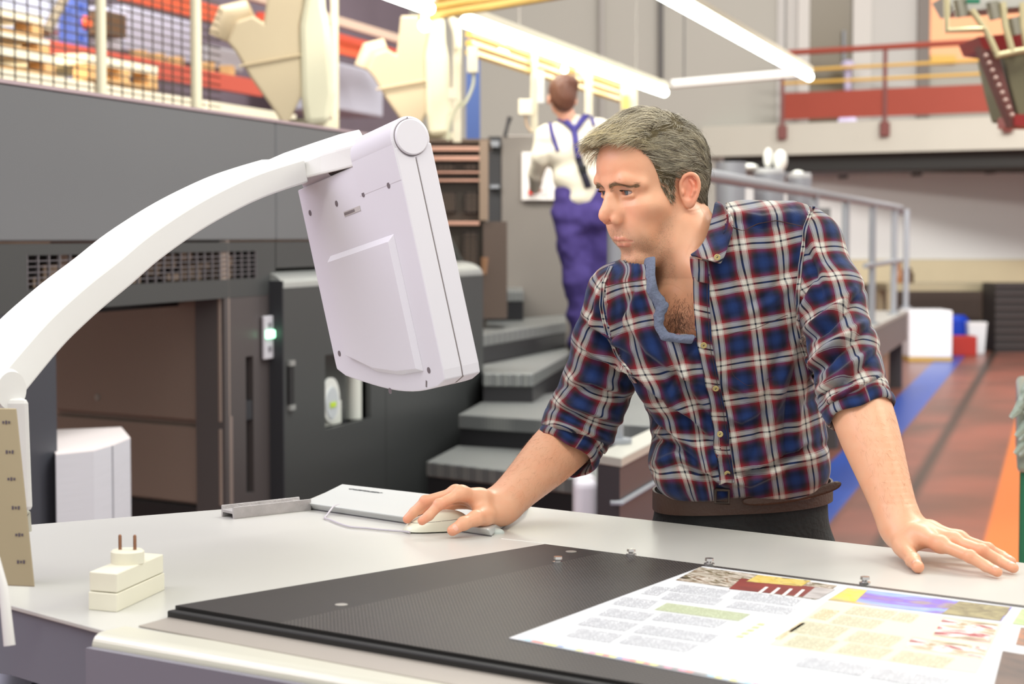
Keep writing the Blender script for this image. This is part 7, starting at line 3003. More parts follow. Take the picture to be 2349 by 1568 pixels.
TOR = [  # photo row, left and right outline, depth of the axis, half thickness
    (1120, 1524, 1886, 3.21, .126), (1105, 1514, 1890, 3.21, .132), (1060, 1500, 1888, 3.20, .139), (1000, 1497, 1897, 3.19, .140), (930, 1488, 1888, 3.18, .140),
    (850, 1462, 1868, 3.165, .138), (780, 1440, 1852, 3.15, .138), (700, 1408, 1850, 3.13, .132), (640, 1390, 1858, 3.115, .122),
    (590, 1444, 1862, 3.10, .108), (540, 1560, 1858, 3.09, .090), (505, 1610, 1846, 3.08, .070), (480, 1660, 1800, 3.07, .05)]
tz = np.array([zY(r_[0], r_[3]) for r_ in TOR])
txl = np.array([J(r_[1], r_[0], r_[3])[0] for r_ in TOR])
txr = np.array([J(r_[2], r_[0], r_[3])[0] for r_ in TOR])
tY = np.array([r_[3] for r_ in TOR])
tb = np.array([r_[4] for r_ in TOR])


def interp_s(z, arr):
    return np.interp(z, tz, arr)


TROT = math.radians(-9)          # chest turned a little towards the picture's left


def torso_sd(X, Y, Z, grow=0.0):
    Zb = np.clip(Z, tz[0], tz[-1])
    a = (interp_s(Zb, txr) - interp_s(Zb, txl)) / 2 + grow
    cx = (interp_s(Zb, txr) + interp_s(Zb, txl)) / 2
    cy = interp_s(Zb, tY)
    b = interp_s(Zb, tb) + grow
    x, y = X - cx, Y - cy
    xr = x * math.cos(TROT) + y * math.sin(TROT)
    yr = -x * math.sin(TROT) + y * math.cos(TROT)
    e = 2.35
    k0 = (np.abs(xr / a) ** e + np.abs(yr / b) ** e) ** (1 / e)
    d = (k0 - 1) * np.minimum(a, b)
    top = Z - (tz[-1] - 0.005)
    bot = (tz[0] + 0.004) - Z
    return np.maximum(np.maximum(d, top * 0.8), bot)


Rc = [J(1412, 690, 3.13), J(1392, 790, 3.16), J(1362, 900, 3.19), J(1328, 975, 3.20), J(1300, 1035, 3.18)]
Lc = [J(1868, 570, 3.05), J(1912, 680, 3.00), J(1936, 800, 2.95), J(1956, 890, 2.915), J(1966, 935, 2.90)]
sv = Vol((txl.min() - 0.16, 2.78, tz[0] - 0.03), (txr.max() + 0.16, 3.42, tz[-1] + 0.05), 0.0034)
sl_, X, Y, Z = sv.sub(sv.lo, sv.lo + sv.h * sv.n)
dt = torso_sd(X, Y, Z)
sv.D = np.minimum(dt, 0.04).astype(np.float32)
# shoulders
sv.cap(J(1640, 572, 3.09), J(1850, 552, 3.06), 0.048, 0.046, 0.05)
sv.cap(J(1700, 524, 3.09), J(1832, 522, 3.07), 0.036, 0.032, 0.03)
sv.cap(J(1560, 660, 3.13), J(1440, 674, 3.14), 0.042, 0.042, 0.04)
# pectoral fullness
sv.ell(J(1740, 760, 3.06), (0.085, 0.055, 0.10), 0.06)
sv.ell(J(1540, 800, 3.08), (0.075, 0.050, 0.09), 0.06)
sv.chain(Rc[:4] + [J(1312, 1012, 3.19)], [0.048, 0.0500, 0.0520, 0.0530, 0.0515], 0.035)
sv.chain(Lc, [0.0450, 0.0460, 0.0480, 0.0480, 0.0460], 0.030)
# blouse over the belt
sv.ell(J(1540, 1060, 3.15), (0.035, 0.05, 0.026), 0.03)
sv.ell(J(1830, 1070, 3.15), (0.040, 0.06, 0.026), 0.04)
sv.cap(J(1560, 1085, 3.12), J(1820, 1080, 3.12), 0.040, 0.040, 0.03)
SV, SQ = sv.mesh(2)
# open sleeve ends are cut square to the arm
def cut_plane(V, Q, p, n, r):
    c = V[Q].mean(1)
    q = c - p
    bad = ((q @ n) > 0) & (np.linalg.norm(q, axis=1) < r)
    return Q[~bad]


aR = (J(1296, 1040, 3.18) - Rc[2])
aR /= np.linalg.norm(aR)
aL = (Lc[-1] - Lc[-3])
aL /= np.linalg.norm(aL)
SQ = cut_plane(SV, SQ, J(1316, 1006, 3.19), aR, 0.14)
SQ = cut_plane(SV, SQ, Lc[-1] + aL * 0.006, aL, 0.14)

# ---- cloth folds
px_ = project(SV)
sn = vnormals(SV, SQ)
ctr_y = interp_s(np.clip(SV[:, 2], tz[0], tz[-1]), tY)
if np.median(np.sign(sn[:, 1][SV[:, 1] < ctr_y - 0.1])) > 0:
    sn = -sn
    flipS = True
else:
    flipS = False
frontm = smoothstep(0.25, -0.25, sn[:, 1])


def seg_dist(pp, a, b):
    a, b = np.array(a, float), np.array(b, float)
    t = np.clip(((pp - a) @ (b - a)) / ((b - a) @ (b - a)), 0, 1)
    return np.linalg.norm(pp - (a + t[:, None] * (b - a)), axis=1), t


def fold(disp, pts, amp, wid, shadow=True):
    """a ridge with a softer valley on its lower side, along a line of the cloth"""
    best = np.full(len(px_), 1e9)
    tt = np.zeros(len(px_))
    sgn = np.zeros(len(px_))
    n_ = len(pts) - 1
    for i in range(n_):
        d, t = seg_dist(px_, pts[i], pts[i + 1])
        a, b = np.array(pts[i], float), np.array(pts[i + 1], float)
        nn_ = np.array([-(b - a)[1], (b - a)[0]]) / np.linalg.norm(b - a)
        s_ = (px_ - a) @ nn_
        m = d < best
        best = np.where(m, d, best)
        tt = np.where(m, (i + t) / n_, tt)
        sgn = np.where(m, s_, sgn)
    env = np.sin(np.pi * np.clip(tt * 0.92 + 0.04, 0, 1)) ** 0.6
    prof = np.exp(-(best / wid) ** 2) - (0.75 * np.exp(-((sgn - wid * 1.5) / (wid * 0.8)) ** 2) * (best < wid * 4) if shadow else 0)
    return disp + amp * prof * env


disp = np.zeros(len(SV))
FOLDS = [
    # body, left of the placket: pulled from the armpit towards the waist
    ([(1452, 850), (1520, 905), (1590, 950), (1640, 1000)], .0075, 14), ([(1462, 900), (1520, 965), (1590, 1010), (1645, 1060)], .0070, 14),
    ([(1500, 985), (1560, 1010), (1610, 1050), (1650, 1095)], .0080, 13), ([(1505, 1065), (1560, 1045), (1620, 1075), (1660, 1105)], .0080, 12),
    ([(1440, 720), (1490, 800), (1560, 850), (1620, 870)], .0060, 16), ([(1520, 770), (1560, 830), (1600, 900), (1630, 940)], .0060, 13),
    ([(1600, 800), (1560, 870), (1530, 930)], .0045, 12),
    # body, right
    ([(1835, 760), (1790, 870), (1765, 980), (1740, 1080)], .0055, 16), ([(1850, 830), (1825, 930), (1820, 1040)], .0060, 14),
    ([(1700, 500), (1712, 600), (1700, 700)], .0035, 14), ([(1838, 620), (1770, 690), (1700, 730)], .0040, 14),
    ([(1640, 940), (1700, 960), (1760, 930)], .0035, 12), ([(1880, 1040), (1800, 1065), (1720, 1105), (1660, 1100)], .0075, 13),
    ([(1690, 1080), (1760, 1060), (1850, 1010)], .0060, 11), ([(1600, 1090), (1640, 1060), (1660, 1000)], .0050, 11),
    ([(1660, 870), (1720, 900), (1800, 890)], .0030, 12),
    # shoulder and upper chest
    ([(1680, 490), (1750, 505), (1830, 490)], .0040, 12), ([(1470, 660), (1440, 740), (1420, 800)], .0045, 12),
    # right-hand sleeve of the picture
    ([(1842, 770), (1885, 740), (1960, 665)], .0080, 13), ([(1850, 850), (1900, 800), (1985, 740)], .0085, 13),
    ([(1870, 900), (1930, 860), (2000, 800)], .0070, 12), ([(1850, 520), (1880, 600), (1900, 680)], .0040, 12), ([(1900, 925), (1950, 895), (2015, 860)], .0070, 10),
    ([(1880, 640), (1850, 700), (1838, 760)], .0050, 12),
    # left-hand sleeve
    ([(1345, 720), (1390, 760), (1448, 800)], .0080, 13), ([(1338, 790), (1380, 815), (1450, 850)], .0085, 13), ([(1310, 870), (1360, 870), (1440, 900)], .0080, 13),
    ([(1288, 925), (1340, 935), (1420, 965)], .0080, 12), ([(1270, 975), (1330, 985), (1400, 1010)], .0070, 11), ([(1375, 660), (1372, 720), (1362, 780)], .0045, 11)]
for pts, amp, wid in FOLDS:
    disp = fold(disp, pts, amp, wid * 0.82)
q3 = SV.copy()
disp = disp * frontm * 1.9
disp += 0.0030 * vnoise(q3 * np.array([16, 10, 11]) + 5) + 0.0016 * vnoise(q3 * np.array([40, 30, 26]) + 9)
# armhole seams
disp = np.where(np.abs(disp) > 0.024, 0.024 * np.sign(disp), disp)
SV = SV + sn * disp[:, None]

# ---- weave coordinates: torso cylinder or sleeve axis
wa = J(1700, 1110, 3.1)
wb = J(1612, 560, 3.05)
upax = (wb - wa)
upax[1] = 0
upax /= np.linalg.norm(upax)
rax = np.array([upax[2], 0, -upax[0]])


def torso_uv(V, pix):
    zc_ = np.clip(V[:, 2], tz[0], tz[-1])
    cx = (interp_s(zc_, txr) + interp_s(zc_, txl)) / 2
    cy = interp_s(zc_, tY)
    ang = np.arctan2(V[:, 0] - cx, -(V[:, 1] - cy))
    flat = (V - wa) @ rax
    cyl = ang * 0.165 + (np.stack([cx, cy, zc_], 1) - wa) @ rax
    m = smoothstep(0.6, 1.3, np.abs(ang)) * smoothstep(zY(560, 3.1), zY(640, 3.1), V[:, 2])
    u = flat * (1 - m) + cyl * m + 0.012 * np.sin(ang) * 0
    v = (V - wa) @ upax
    # cloth left of the placket hangs askew
    plx = np.interp(pix[:, 1], [600, 790, 900, 1000, 1110], [1592, 1605, 1632, 1645, 1662])
    lf = smoothstep(10, -90, pix[:, 0] - plx)
    dy = (pix[:, 1] - 860) * 0.00068
    u = u + lf * (dy * -0.28)
    v = v + lf * ((pix[:, 0] - plx) * 0.00068 * 0.10)
    w1 = np.stack([vnoise(V * 9 + 3), vnoise(V * 9 + 17)], 1) * 0.010
    w2 = np.stack([vnoise(V * 22 + 3), vnoise(V * 22 + 17)], 1) * 0.0035
    amt = (0.45 + 1.3 * lf)[:, None]
    return np.stack([u, v], 1) + (w1 + w2) * amt


def arm_uv(V, C, ref):
    C = np.array(C)
    best = np.full(len(V), 1e9)
    wsum = np.full(len(V), 1e-30)
    s_acc = np.zeros(len(V))
    c_acc = np.zeros(len(V))
    n_acc = np.zeros(len(V))
    acc = 0
    for i in range(len(C) - 1):
        a, b = C[i], C[i + 1]
        L_ = np.linalg.norm(b - a)
        ax = (b - a) / L_
        t = (V - a) @ ax
        tc = np.clip(t, 0 if i else -0.2, L_ if i < len(C) - 2 else L_ + 0.2)
        r = V - (a + tc[:, None] * ax)
        d = np.linalg.norm(r, axis=1)
        e1 = ref - ax * ref.dot(ax)
        e1 /= np.linalg.norm(e1)
        e2 = np.cross(ax, e1)
        an = np.arctan2(r @ e2, r @ e1)
        w_ = np.exp(-np.maximum(d - 0.0, 0) / 0.0035)
        wsum = wsum + w_
        s_acc = s_acc + w_ * (acc + t)
        c_acc = c_acc + w_ * np.cos(an)
        n_acc = n_acc + w_ * np.sin(an)
        best = np.minimum(best, d)
        acc += L_
    s_out = s_acc / wsum
    a_out = np.arctan2(n_acc, c_acc)
    w1 = np.stack([vnoise(V * 14 + 3), vnoise(V * 14 + 17)], 1) * 0.009
    return np.stack([a_out * 0.052, s_out], 1) + w1, best, s_out


tuv = torso_uv(SV, px_)
ruv, rd_, rs_ = arm_uv(SV, Rc, np.array([0.25, -1.0, 0.1]))
luv, ld_, ls_ = arm_uv(SV, Lc, np.array([-0.1, -1.0, 0.1]))
fc_ = SV[SQ].mean(1)
fp = project(fc_)
# armhole lines of the photo: (row -> column)
armR = np.interp(fp[:, 1], [560, 620, 700, 780, 850, 900], [1440, 1398, 1385, 1405, 1440, 1456])
armL = np.interp(fp[:, 1], [460, 520, 600, 700, 780, 850, 1000], [1862, 1846, 1838, 1830, 1834, 1858, 1900])
isR = (fp[:, 0] < armR) & (fc_[:, 2] < Rc[0][2] + 0.075)
isL = (fp[:, 0] > armL)
d1 = np.abs(rd_[SQ].mean(1))
isR &= (fp[:, 1] < 880) | (d1 < 0.085)
d2 = ld_[SQ].mean(1)
isL &= (fp[:, 1] < 830) | (d2 < 0.075)
isR |= (fp[:, 1] > 870) & (d1 < 0.066) & (fp[:, 0] < 1462)


def plaid_material(name='plaid_cloth', scale=1.0):
    m = bpy.data.materials.new(name)
    m.use_nodes = True
    nt = m.node_tree
    L = nt.links.new
    b = nt.nodes['Principled BSDF']
    uvn = nt.nodes.new('ShaderNodeUVMap')
    uvn.uv_map = 'UVMap'
    sp = nt.nodes.new('ShaderNodeSeparateXYZ')
    L(uvn.outputs[0], sp.inputs[0])
    outs = []
    white_ = (206, 202, 194)
    stops = [(0.0, (36, 66, 118)), (0.09, (32, 56, 104)), (0.15, (26, 34, 70)), (0.215, (46, 42, 54)), (0.262, (96, 36, 48)), (0.31, (138, 36, 48)), (0.348, (148, 58, 66)),
             (0.352, white_), (0.362, white_), (0.364, (140, 84, 92)), (0.373, (140, 84, 92)), (0.376, white_),
             (0.474, white_), (0.480, (18, 26, 52)), (0.520, (18, 26, 52)), (0.526, white_)]
    half = [s for s in stops]
    full = half + [(1 - p, c) for p, c in reversed(half[:-4])]
    # cardinality stays below the limit of a ramp: keep the fine lines on both sides
    full = sorted(full, key=lambda s: s[0])
    full = [s for i, s in enumerate(full) if i == 0 or s[0] - full[i - 1][0] > 1e-4]
    while len(full) > 32:
        full = [s for s in full if s[0] not in (0.378, 0.385)]
        break
    full = full[:32]
    for ax, per, off_ in ((0, 0.0605, 0.62), (1, 0.0600, 0.10)):
        dv = nt.nodes.new('ShaderNodeMath')
        dv.operation = 'MULTIPLY_ADD'
        dv.inputs[1].default_value = scale / per
        dv.inputs[2].default_value = off_ + 40
        L(sp.outputs[ax], dv.inputs[0])
        fr = nt.nodes.new('ShaderNodeMath')
        fr.operation = 'FRACT'
        L(dv.outputs[0], fr.inputs[0])
        cr = nt.nodes.new('ShaderNodeValToRGB')
        cr.color_ramp.interpolation = 'LINEAR'
        els = cr.color_ramp.elements
        while len(els) < len(full):
            els.new(0.5)
        for e, (p_, c_) in zip(els, full):
            e.position = p_
        for e, (p_, c_) in zip(els, full):
            e.color = rgb(*c_)
        L(fr.outputs[0], cr.inputs[0])
        outs.append(cr.outputs[0])
    mx = nt.nodes.new('ShaderNodeMixRGB')
    mx.inputs[0].default_value = 0.5
    L(outs[0], mx.inputs[1])
    L(outs[1], mx.inputs[2])
    gm = nt.nodes.new('ShaderNodeGamma')
    gm.inputs[1].default_value = 1.22
    L(mx.outputs[0], gm.inputs[0])
    L(gm.outputs[0], b.inputs['Base Color'])
    b.inputs['Roughness'].default_value = 0.85
    b.inputs['Sheen Weight'].default_value = 0.15
    b.inputs['Specular IOR Level'].default_value = 0.25
    n = nt.nodes.new('ShaderNodeTexNoise')
    n.inputs['Scale'].default_value = 60
    n.inputs['Detail'].default_value = 5
    tc = nt.nodes.new('ShaderNodeTexCoord')
    L(tc.outputs['Object'], n.inputs['Vector'])
    bp = nt.nodes.new('ShaderNodeBump')
    bp.inputs['Strength'].default_value = 0.35
    bp.inputs['Distance'].default_value = 0.003
    L(n.outputs[0], bp.inputs['Height'])
    L(bp.outputs[0], b.inputs['Normal'])
    return m


plaid = plaid_material()


def inpoly(pp, poly):
    x, y = pp[:, 0], pp[:, 1]
    r = np.zeros(len(pp), bool)
    n_ = len(poly)
    for i in range(n_):
        x1, y1 = poly[i]
        x2, y2 = poly[(i + 1) % n_]
        c = ((y1 > y) != (y2 > y)) & (x < (x2 - x1) * (y - y1) / (y2 - y1 + 1e-9) + x1)
        r ^= c
    return r


# the open collar: cut the cloth away over throat and chest, and around the neck
OPEN = [(1432, 540), (1436, 602), (1486, 608), (1487, 620), (1490, 645), (1506, 690), (1510, 740), (1528, 762), (1596, 770), (1596, 640), (1600, 600), (1650, 575), (1668, 500), (1666, 440), (1500, 440)]
cutf = inpoly(fp, OPEN) & (fc_[:, 1] < 3.16)
nrm_f = sn[SQ].mean(1)

keepf = ~cutf
SQk = SQ[keepf]
uvf = np.where(isR[keepf][:, None, None], ruv[SQk], np.where(isL[keepf][:, None, None], luv[SQk], tuv[SQk]))
# faces straddling the angular seam
for sel in (isR[keepf], isL[keepf]):
    du = uvf[:, :, 0] - uvf[:, :1, 0]
    fix = (np.abs(du) > 0.15) & sel[:, None]
    uvf[:, :, 0] = np.where(fix, uvf[:, :, 0] - np.sign(du) * 2 * math.pi * 0.052, uvf[:, :, 0])
if flipS:
    SQk = SQk[:, ::-1]
    uvf = uvf[:, ::-1]
# drop stray islands of the cut
shirt = np_mesh('shirt', SV, SQk, plaid, man)
ul = shirt.data.uv_layers.new(name='UVMap')
if len(shirt.data.loops) == uvf.shape[0] * 4:
    ul.data.foreach_set('uv', uvf.reshape(-1, 2).astype(np.float32).ravel())
import bmesh as _bm
bm_ = _bm.new()
bm_.from_mesh(shirt.data)
_bm.ops.delete(bm_, geom=[v for v in bm_.verts if not v.link_faces], context='VERTS')
bm_.to_mesh(shirt.data)
bm_.free()
sd_ = shirt.modifiers.new('cloth', 'SOLIDIFY')
sd_.thickness = 0.0012
sd_.offset = 0.0
shb = BVHTree.FromPolygons([tuple(v) for v in SV], [tuple(int(i) for i in q) for q in SQ])


def on_shirt(px, py, off=0.001):
    r = ray(px, py)
    r.normalize()
    hit, nor, i, d = shb.ray_cast(EYE, r)
    if hit is None:
        return np.array(P(px, py, 3.0)), np.array([0, -1.0, 0])
    if nor.dot(r) > 0:
        nor = -nor
    return np.array(hit + nor * off), np.array(nor)


def cloth_strip(name, left_pts, right_pts, off, m, n=60, w_=5, vs0=0.0, us=1.0, u0=0.0, thick=0.0016, parent=None, relief=None):
    """strip of cloth lying on the shirt between two lines of the photo"""
    def res(pts):
        pts = np.array(pts, float)
        s = np.concatenate([[0], np.cumsum(np.linalg.norm(np.diff(pts, axis=0), axis=1))])
        t = np.linspace(0, s[-1], n)
        return np.stack([np.interp(t, s, pts[:, 0]), np.interp(t, s, pts[:, 1])], 1)
    a, b = res(left_pts), res(right_pts)
    V, uv = [], []
    for i in range(n):
        for j in range(w_):
            f_ = j / (w_ - 1)
            p = a[i] * (1 - f_) + b[i] * f_
            V.append(on_shirt(p[0], p[1], off)[0])
    V = np.array(V).reshape(n, w_, 3)
    # even out the bumps across
    for _ in range(2):
        V[1:-1] = (V[:-2] + V[1:-1] * 2 + V[2:]) / 4
    mid_ = V[:, w_ // 2]
    vv = np.concatenate([[0], np.cumsum(np.linalg.norm(np.diff(mid_, axis=0), axis=1))])
    for i in range(n):
        wd = np.linalg.norm(V[i, -1] - V[i, 0])
        for j in range(w_):
            uv.append((u0 + us * wd * (j / (w_ - 1)), vs0 - vv[i]))
    F_ = [(i * w_ + j, i * w_ + j + 1, (i + 1) * w_ + j + 1, (i + 1) * w_ + j) for i in range(n - 1) for j in range(w_ - 1)]
    o = np_mesh(name, V.reshape(-1, 3), F_, m, parent or man)
    u_ = o.data.uv_layers.new(name='UVMap')
    for lp in o.data.loops:
        u_.data[lp.index].uv = uv[lp.vertex_index]
    s_ = o.modifiers.new('cloth', 'SOLIDIFY')
    s_.thickness = thick
    s_.offset = 0
    return o


plk_l = [(1590, 612), (1592, 700), (1600, 790), (1618, 880), (1634, 960), (1641, 1040), (1650, 1108)]
plk_r = [(1628, 622), (1628, 700), (1634, 790), (1652, 880), (1668, 960), (1677, 1040), (1686, 1106)]
pk = cloth_strip('placket', plk_l, plk_r, 0.0030, plaid, vs0=0.33, u0=0.030 - 0.0605 * 0.62, parent=shirt)
stitch = mat('stitch', rgb(70, 44, 40), 0.8)


def seam_line(name, pts, off, r=0.0005, m=stitch, par=None, nn=60):
    pts = np.array(pts, float)
    s = np.concatenate([[0], np.cumsum(np.linalg.norm(np.diff(pts, axis=0), axis=1))])
    t = np.linspace(0, s[-1], nn)
    q = np.stack([np.interp(t, s, pts[:, 0]), np.interp(t, s, pts[:, 1])], 1)
    W_ = [Vector(on_shirt(x, y, off)[0]) for x, y in q]
    for _ in range(2):
        W_ = [W_[0]] + [(W_[i - 1] + W_[i] * 2 + W_[i + 1]) / 4 for i in range(1, len(W_) - 1)] + [W_[-1]]
    return part(name, MB().tube(W_, r, 6), m, par or shirt)


OFF[shirt.name] = OFF[man.name]
seam_line('placket_seam', [(x - 5, y) for x, y in plk_r], 0.0045, 0.0004)
seam_line('yoke_seam', [(1682, 522), (1705, 530), (1740, 512), (1780, 505), (1842, 520)], 0.0004, 0.0008)
seam_line('yoke_seam', [(1382, 662), (1420, 650), (1480, 641)], 0.0004, 0.0008)
seam_line('armhole_seam', [(1862, 478), (1846, 520), (1838, 600), (1830, 700), (1832, 770)], 0.0004, 0.0009)
seam_line('armhole_seam', [(1398, 620), (1378, 680), (1390, 760), (1420, 810)], 0.0004, 0.0009)
seam_line('pocket_seam', [(1672, 766), (1735, 752), (1806, 722)], 0.0003, 0.0006)
seam_line('pocket_seam', [(1672, 766), (1680, 860), (1716, 886), (1812, 850), (1806, 722)], 0.0003, 0.0004)

armhole_l = [(1866, 474), (1848, 520), (1838, 600), (1830, 700), (1834, 775), (1850, 830), (1872, 880)]
cloth_strip('felled_seam', [(x - 5, y) for x, y in armhole_l], [(x + 4, y) for x, y in armhole_l], 0.0018, plaid, us=1.0, u0=-0.0100, parent=shirt, thick=0.0008)
armhole_r = [(1402, 612), (1384, 650), (1378, 700), (1390, 760), (1414, 812), (1444, 852), (1458, 878)]
cloth_strip('felled_seam', [(x - 4, y) for x, y in armhole_r], [(x + 5, y) for x, y in armhole_r], 0.0018, plaid, us=1.0, u0=-0.0100, parent=shirt, thick=0.0008)

# buttons
btn_m = mat('button_horn', rgb(176, 158, 104), 0.25)


def button(px, py, off=0.004, r=0.0050, flat=None):
    p, n = on_shirt(px, py, off) if flat is None else flat
    mb = MB().lathe(p, [(r * .7, 0), (r, 0.0006), (r, 0.0016), (r * 0.78, 0.0022), (r * 0.70, 0.0016), (0.0, 0.0015)], 22, Vector(n))
    o = part('button', mb, btn_m, shirt)
    ax = Vector(n).orthogonal().normalized()
    t_ = MB().tube([Vector(p) + Vector(n) * 0.0018 - ax * r * 0.3, Vector(p) + Vector(n) * 0.0022 + ax * r * 0.3], 0.0006, 6)
    part('thread', t_, mat('thread_navy', rgb(30, 30, 50), 0.8), shirt)
    return o


for x, y in ((1615, 790), (1642, 887), (1654, 995), (1667, 1083)):
    button(x, y)
button(1522, 762, 0.001)

# ---- collar: two leaves standing on the neck
chambray = mat('chambray', rgb(106, 114, 136), 0.9, var=0.25, vscale=260, bump=0.4, bscale=200)


def sheet_px(name, rows, m, parent, uvscale=0.0007, uv0=(0, 0), thick=0.0022, rot=0.0, sub_=2, up_=False):
    """curved cloth sheet from rows of (px, py, depth)"""
    n_, w_ = len(rows), len(rows[0])
    V = np.array([[(on_shirt(c[0], c[1], 0.012)[0] if c[2] is None else J(*c)) for c in r] for r in rows])
    PXY = np.array([[c[:2] for c in r] for r in rows], float)
    if up_:
        def rsz(A, n2, w2):
            A = np.stack([np.stack([np.interp(np.linspace(0, n_ - 1, n2), np.arange(n_), A[:, j, c]) for c in range(A.shape[2])], 1) for j in range(w_)], 1)
            return np.stack([np.stack([np.interp(np.linspace(0, w_ - 1, w2), np.arange(w_), A[i, :, c]) for c in range(A.shape[2])], 1) for i in range(n2)], 0)
        n2, w2 = (n_ - 1) * 4 + 1, (w_ - 1) * 4 + 1
        V, PXY = rsz(V, n2, w2), rsz(PXY, n2, w2)
        for _ in range(4):
            V[1:-1] = (V[:-2] + 2 * V[1:-1] + V[2:]) / 4
            V[:, 1:-1] = (V[:, :-2] + 2 * V[:, 1:-1] + V[:, 2:]) / 4
        n_, w_ = n2, w2
        sub_ = 1
    F_ = [(i * w_ + j, i * w_ + j + 1, (i + 1) * w_ + j + 1, (i + 1) * w_ + j) for i in range(n_ - 1) for j in range(w_ - 1)]
    o = np_mesh(name, V.reshape(-1, 3), F_, m, parent)
    u_ = o.data.uv_layers.new(name='UVMap')
    fl_ = [(c[0], c[1], 0) for r in PXY for c in r]
    for lp in o.data.loops:
        x, y, _ = fl_[lp.vertex_index]
        x, y = x * uvscale, -y * uvscale
        u_.data[lp.index].uv = (x * math.cos(rot) - y * math.sin(rot) + uv0[0], x * math.sin(rot) + y * math.cos(rot) + uv0[1])
    ss = o.modifiers.new('smooth', 'SUBSURF')
    ss.levels = ss.render_levels = sub_
    s_ = o.modifiers.new('cloth', 'SOLIDIFY')
    s_.thickness = thick
    s_.offset = 0
    return o


ZC = 0.0
leaf = [[(1640, 464, 3.10), (1652, 466, 3.095), (1664, 474, 3.07), (1680, 496, None)],
        [(1633, 500, 3.055), (1648, 506, 3.045), (1662, 512, 3.035), (1680, 520, None)],
        [(1622, 545, 3.020), (1640, 548, 3.005), (1656, 552, 3.000), (1674, 556, None)],
        [(1603, 572, 2.992), (1622, 577, 2.978), (1644, 583, 2.975), (1664, 588, None)],
        [(1583, 585, 2.985), (1606, 591, 2.968), (1632, 598, 2.966), (1652, 605, 2.976)]]
col_l = sheet_px('collar', leaf, plaid, shirt, uv0=(0.009, 0.0), rot=math.radians(-18), up_=True)
stand = [[(1583, 586, 2.990), (1600, 593, 2.980), (1622, 600, 2.978)], [(1584, 612, 2.992), (1600, 616, 2.982), (1625, 622, 2.98)], [(1590, 642, 2.998), (1606, 646, 2.99), (1628, 650, 2.985)]]
sheet_px('collar_stand', stand, plaid, shirt, uv0=(0.02, 0.01), up_=True)
bp_, bn_ = J(1645, 590, 2.962), np.array([0.1, -0.97, 0.2])
button(0, 0, flat=(bp_, bn_ / np.linalg.norm(bn_)))
# back of the collar round the nape
nape_r = [[(1640, 464, 3.10), (1648, 462, 3.13), (1650, 466, 3.17), (1635, 480, 3.20)], [(1668, 492, 3.115), (1676, 490, 3.15), (1676, 494, 3.19), (1655, 505, 3.215)]]
sheet_px('collar_back', nape_r, plaid, shirt)
# far leaf with the blue facing turned out
def FD(x, y):
    p_, n_ = on_shirt(max(1400, x - 26), y + 6, 0.002)
    return float(p_[1]) - 0.010


fi = [(1503, 588), (1503, 640), (1510, 666), (1524, 684), (1534, 700), (1526, 718), (1521, 744), (1533, 763), (1560, 768), (1594, 768)]
fo = [(1478, 594), (1478, 654), (1488, 678), (1500, 694), (1505, 708), (1500, 724), (1502, 754), (1518, 780), (1552, 785), (1590, 786)]
rs7 = np.random.RandomState(3)
face = []
for k_ in range(37):
    f_ = k_ / 36 * 9
    i_ = min(int(f_), 8)
    g_ = f_ - i_
    a_ = [fi[i_][c] * (1 - g_) + fi[i_ + 1][c] * g_ for c in (0, 1)]
    b_ = [fo[i_][c] * (1 - g_) + fo[i_ + 1][c] * g_ for c in (0, 1)]
    row = []
    for c_ in range(5):
        q_ = c_ / 4
        x_ = a_[0] * (1 - q_) + b_[0] * q_ + rs7.normal() * 0.9
        y_ = a_[1] * (1 - q_) + b_[1] * q_ + rs7.normal() * 0.9
        row.append((x_, y_, FD(x_, y_) - 0.006 * math.sin(math.pi * q_) + rs7.normal() * 0.0006 + 0.002))
    face.append(row)
sheet_px('collar_facing', face, chambray, shirt, thick=0.002)
far_leaf = [[(1482, 600, 3.035), (1470, 606, 3.045), (1462, 616, 3.06)], [(1484, 640, 3.015), (1474, 650, 3.02), (1462, 656, 3.035)], [(1494, 678, 3.0), (1486, 688, 3.005), (1476, 690, 3.02)]]

# ---- rolled cuffs
def cuff(name, c0, ax, rad, wid, ref, squash=1.0, tilt=None):
    ax = ax / np.linalg.norm(ax)
    e1 = ref - ax * ref.dot(ax)
    e1 /= np.linalg.norm(e1)
    e2 = np.cross(ax, e1)
    prof = [(-0.10, 0.86), (0.0, 1.0), (0.10, 1.055), (0.30, 1.06), (0.46, 1.03), (0.50, 1.0), (0.54, 1.045), (0.75, 1.06), (0.95, 1.03), (1.0, 0.98), (0.97, 0.93), (0.6, 0.92), (0.1, 0.92)]
    n_ = 72
    V, uv = [], []
    for i, (s, r) in enumerate(prof):
        for j in range(n_ + 1):
            a = 2 * math.pi * j / n_
            wob = 1 + 0.028 * math.sin(3 * a + 4 * s + 1) + 0.018 * math.sin(7 * a + 6 * s) + 0.012 * math.sin(11 * a + 2)
            ws = 0.004 * math.sin(2 * a + 0.7) + 0.0025 * math.sin(5 * a)
            p = c0 + ax * (s * wid + ws) + (e1 * math.cos(a) + e2 * math.sin(a) * squash) * rad * r * wob
            V.append(p)
            uv.append((a * 0.052, s * wid * 1.4 + 0.01))
    m1 = n_ + 1
    F_ = [(i * m1 + j, i * m1 + j + 1, (i + 1) * m1 + j + 1, (i + 1) * m1 + j) for i in range(len(prof) - 1) for j in range(n_)]
    o = np_mesh(name, V, F_, plaid, shirt)
    u_ = o.data.uv_layers.new(name='UVMap')
    for lp in o.data.loops:
        u_.data[lp.index].uv = uv[lp.vertex_index]
    ss = o.modifiers.new('smooth', 'SUBSURF')
    ss.levels = ss.render_levels = 1
    return o


